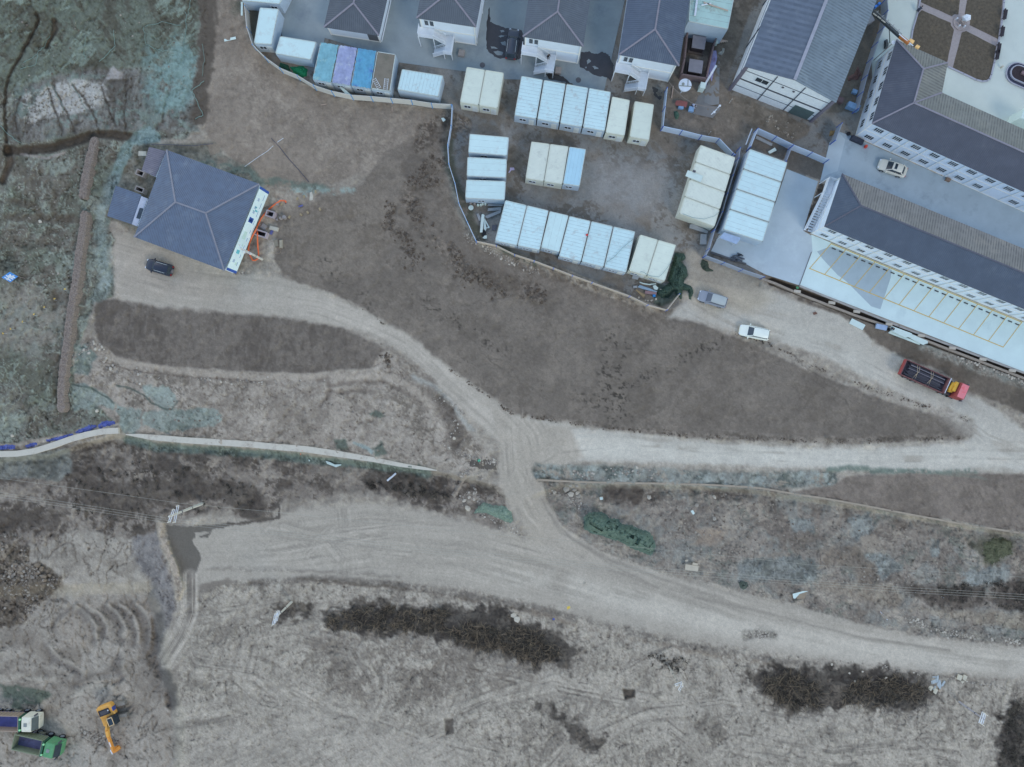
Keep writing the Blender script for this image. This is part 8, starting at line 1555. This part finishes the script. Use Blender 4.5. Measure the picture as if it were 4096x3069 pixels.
for a, b in (((1330, 860), (1800, 985)), ((860, 1250), (1480, 1470))): mb = MB(); mb.tube([P(*C2(*b), g0 - .2), P(*C2(*a), g0 + 1.75)], .05, 6); mb.build('post', mat('post_galv', A(128, 122, 128), .6), t, world=True)
for i, (x, y) in enumerate(((655, 1135), (558, 1232), (462, 1315), (366, 1383), (258, 1453), (145, 1518), (72, 1558))):
    t = thing('marker_flag', ['topmost small yellow marker flag on the netted slope', 'second yellow marker flag from the top', 'third yellow marker flag from the top', 'middle yellow marker flag of the line', 'third yellow marker flag from the bottom left', 'second yellow marker flag from the bottom left', 'lowest leftmost yellow marker flag'][i], 'flag', G(A4(x, y)), .4 * i, 'yellow marker flags on the slope'); mb = MB(); mb.tube([(0, 0, -.1), (0, 0, .7)], .015, 4); mb.build('staff', M_steelw, t); mb = MB(); mb.mesh([(0, 0, .72), (.34, .12, .66), (.05, .30, .62), (0, 0, .68), (.34, .12, .62), (.05, .30, .58)], [(0, 1, 2), (5, 4, 3), (0, 3, 4, 1), (1, 4, 5, 2), (2, 5, 3, 0)]); mb.build('cloth', mat('flag_yellow', A(196, 176, 92), .6), t)
mound('yellow_rag', 'scattered bright yellow rag beside the lower road', 'rag', pl(B1, "585,1495 612,1488 620,1505 600,1525 588,1515"), .12, 4, mat('yellow_cloth', A(196, 182, 92), .7, var=.2), .08); boxt('blue_litter', 'tiny blue litter near the lower road edge', 'litter', B1(474, 1605), .3, .25, .1, 10, mat('litter_blue', A(70, 90, 180), .6)); boxt('green_can', 'tiny green and white canister in the culvert hollow', 'canister', A6(1840, 688), .4, .32, .2, 30, mat('canister_green', A(80, 170, 150), .5), zoff=.1)
mb = MB(); mb.tube([G(A6(420, 608), .1), G(A6(405, 640), .1)], .06, 5); tag(mb.build('orange_strap', M_or), 'short orange strap over the netting below the wall', 'strap')
# people
def person(label, loc, rz, top, legs, pose='stand', hair=(.02, .018, .016)):
    skin = mat('skin', (.42, .26, .19), .6, var=.05)
    sc = 1.0
    if pose == 'stand': J = {'pel': (0, 0, .95), 'ch': (.03, 0, 1.28), 'nk': (.04, 0, 1.50), 'hd': (.06, 0, 1.64), 'top': (.05, 0, 1.76), 'hl': (0, .1, .92), 'kl': (.05, .12, .5), 'fl': (0, .13, .07), 'tl': (.17, .14, .04), 'hr': (0, -.1, .92), 'kr': (.02, -.12, .5), 'fr': (-.05, -.13, .07), 'tr': (.12, -.14, .04), 'sl': (.03, .2, 1.42), 'el': (.02, .27, 1.13), 'wl': (.18, .22, .92), 'gl': (.26, .20, .86), 'sr': (.03, -.2, 1.42), 'er': (.02, -.28, 1.13), 'wr': (.18, -.22, .95), 'gr': (.26, -.2, .9)}
    else: J = {'pel': (-.15, 0, .55), 'ch': (.12, 0, .85), 'nk': (.28, 0, 1.0), 'hd': (.40, 0, 1.08), 'top': (.48, 0, 1.16), 'hl': (-.13, .1, .52), 'kl': (.28, .16, .55), 'fl': (.05, .16, .07), 'tl': (.24, .17, .04), 'hr': (-.13, -.1, .52), 'kr': (.28, -.16, .5), 'fr': (.02, -.16, .07), 'tr': (.2, -.17, .04), 'sl': (.2, .2, .95), 'el': (.38, .26, .72), 'wl': (.58, .18, .55), 'gl': (.66, .15, .5), 'sr': (.2, -.2, .95), 'er': (.38, -.26, .72), 'wr': (.58, -.18, .55), 'gr': (.66, -.15, .5)}
    Rr = {'pel': .14, 'ch': .16, 'nk': .06, 'hd': .10, 'top': .07, 'hl': .10, 'kl': .07, 'fl': .05, 'tl': .04, 'hr': .10, 'kr': .07, 'fr': .05, 'tr': .04, 'sl': .075, 'el': .05, 'wl': .035, 'gl': .04, 'sr': .075, 'er': .05, 'wr': .035, 'gr': .04}
    E = [('pel', 'ch'), ('ch', 'nk'), ('nk', 'hd'), ('hd', 'top'), ('pel', 'hl'), ('hl', 'kl'), ('kl', 'fl'), ('fl', 'tl'), ('pel', 'hr'), ('hr', 'kr'), ('kr', 'fr'), ('fr', 'tr'), ('ch', 'sl'), ('sl', 'el'), ('el', 'wl'), ('wl', 'gl'), ('ch', 'sr'), ('sr', 'er'), ('er', 'wr'), ('wr', 'gr')]
    ks = list(J); me = bpy.data.meshes.new('body'); me.from_pydata([J[k] for k in ks], [(ks.index(a), ks.index(b)) for a, b in E], [])
    o = bpy.data.objects.new('person', me); C.objects.link(o); sk = o.modifiers.new('skin', 'SKIN'); sv = me.skin_vertices[0].data if me.skin_vertices else None
    if sv is None:
        bm = bmesh.new(); bm.from_mesh(me); bm.verts.layers.skin.verify(); bm.to_mesh(me); bm.free(); sv = me.skin_vertices[0].data
    for i, k in enumerate(ks): sv[i].radius = (Rr[k], Rr[k]); sv[i].use_root = (k == 'pel')
    ss = o.modifiers.new('sub', 'SUBSURF'); ss.levels = ss.render_levels = 1
    dg = bpy.context.evaluated_depsgraph_get(); me2 = bpy.data.meshes.new_from_object(o.evaluated_get(dg)); o.modifiers.clear(); o.data = me2
    lg = mat('trousers_' + label.split()[2], legs, .9); tp = mat('jacket_' + label.split()[2], top, .9); hr_ = mat('hair_dark', hair, .8)
    me2.materials.clear()
    for m_ in (skin, tp, lg, hr_): me2.materials.append(m_)
    wl, wr, nk, pl_ = [Vector(J[k]) for k in ('wl', 'wr', 'nk', 'pel')]; hd_ = Vector(J['hd']); topv = Vector(J['top'])
    for f in me2.polygons:
        c = f.center; f.use_smooth = True
        if min((c - Vector(J['gl'])).length, (c - Vector(J['gr'])).length) < .085: k = 0
        elif (c - hd_).length < .17 and (c - hd_).dot(topv - nk) > -.05: k = 3 if (c - hd_).dot(topv - nk) > .008 or c.x < hd_.x - .02 else 0
        elif min((c - Vector(J[q])).length for q in ('kl', 'fl', 'tl', 'kr', 'fr', 'tr', 'hl', 'hr')) < min((c - Vector(J[q])).length for q in ('ch', 'el', 'er', 'sl', 'sr', 'wl', 'wr')): k = 2
        else: k = 1
        f.material_index = k
    o.location = loc; o.rotation_euler = (0, 0, rz); return tag(o, label, 'person', 'people on the site')
person('person in black standing on the lower landing of the third stair', P(*Z3(1635, 655), 1.66), R(-60), (.02, .02, .024), (.03, .03, .035))
person('person in white crouching over a blue white box in the tank yard', P(*E7(700, 820), .05), R(-40), (.6, .6, .66), (.06, .07, .12), 'crouch')
person('person in dark standing between the blue slab and white sheets', P(*F6(1020, 330), .1), R(-150), (.04, .05, .06), (.03, .04, .05))
person('person in orange and dark standing at the garden kerb corner', P(*C1(1870, 330), .05), R(50), (.06, .07, .09), (.06, .06, .08), 'crouch', (.35, .15, .06))
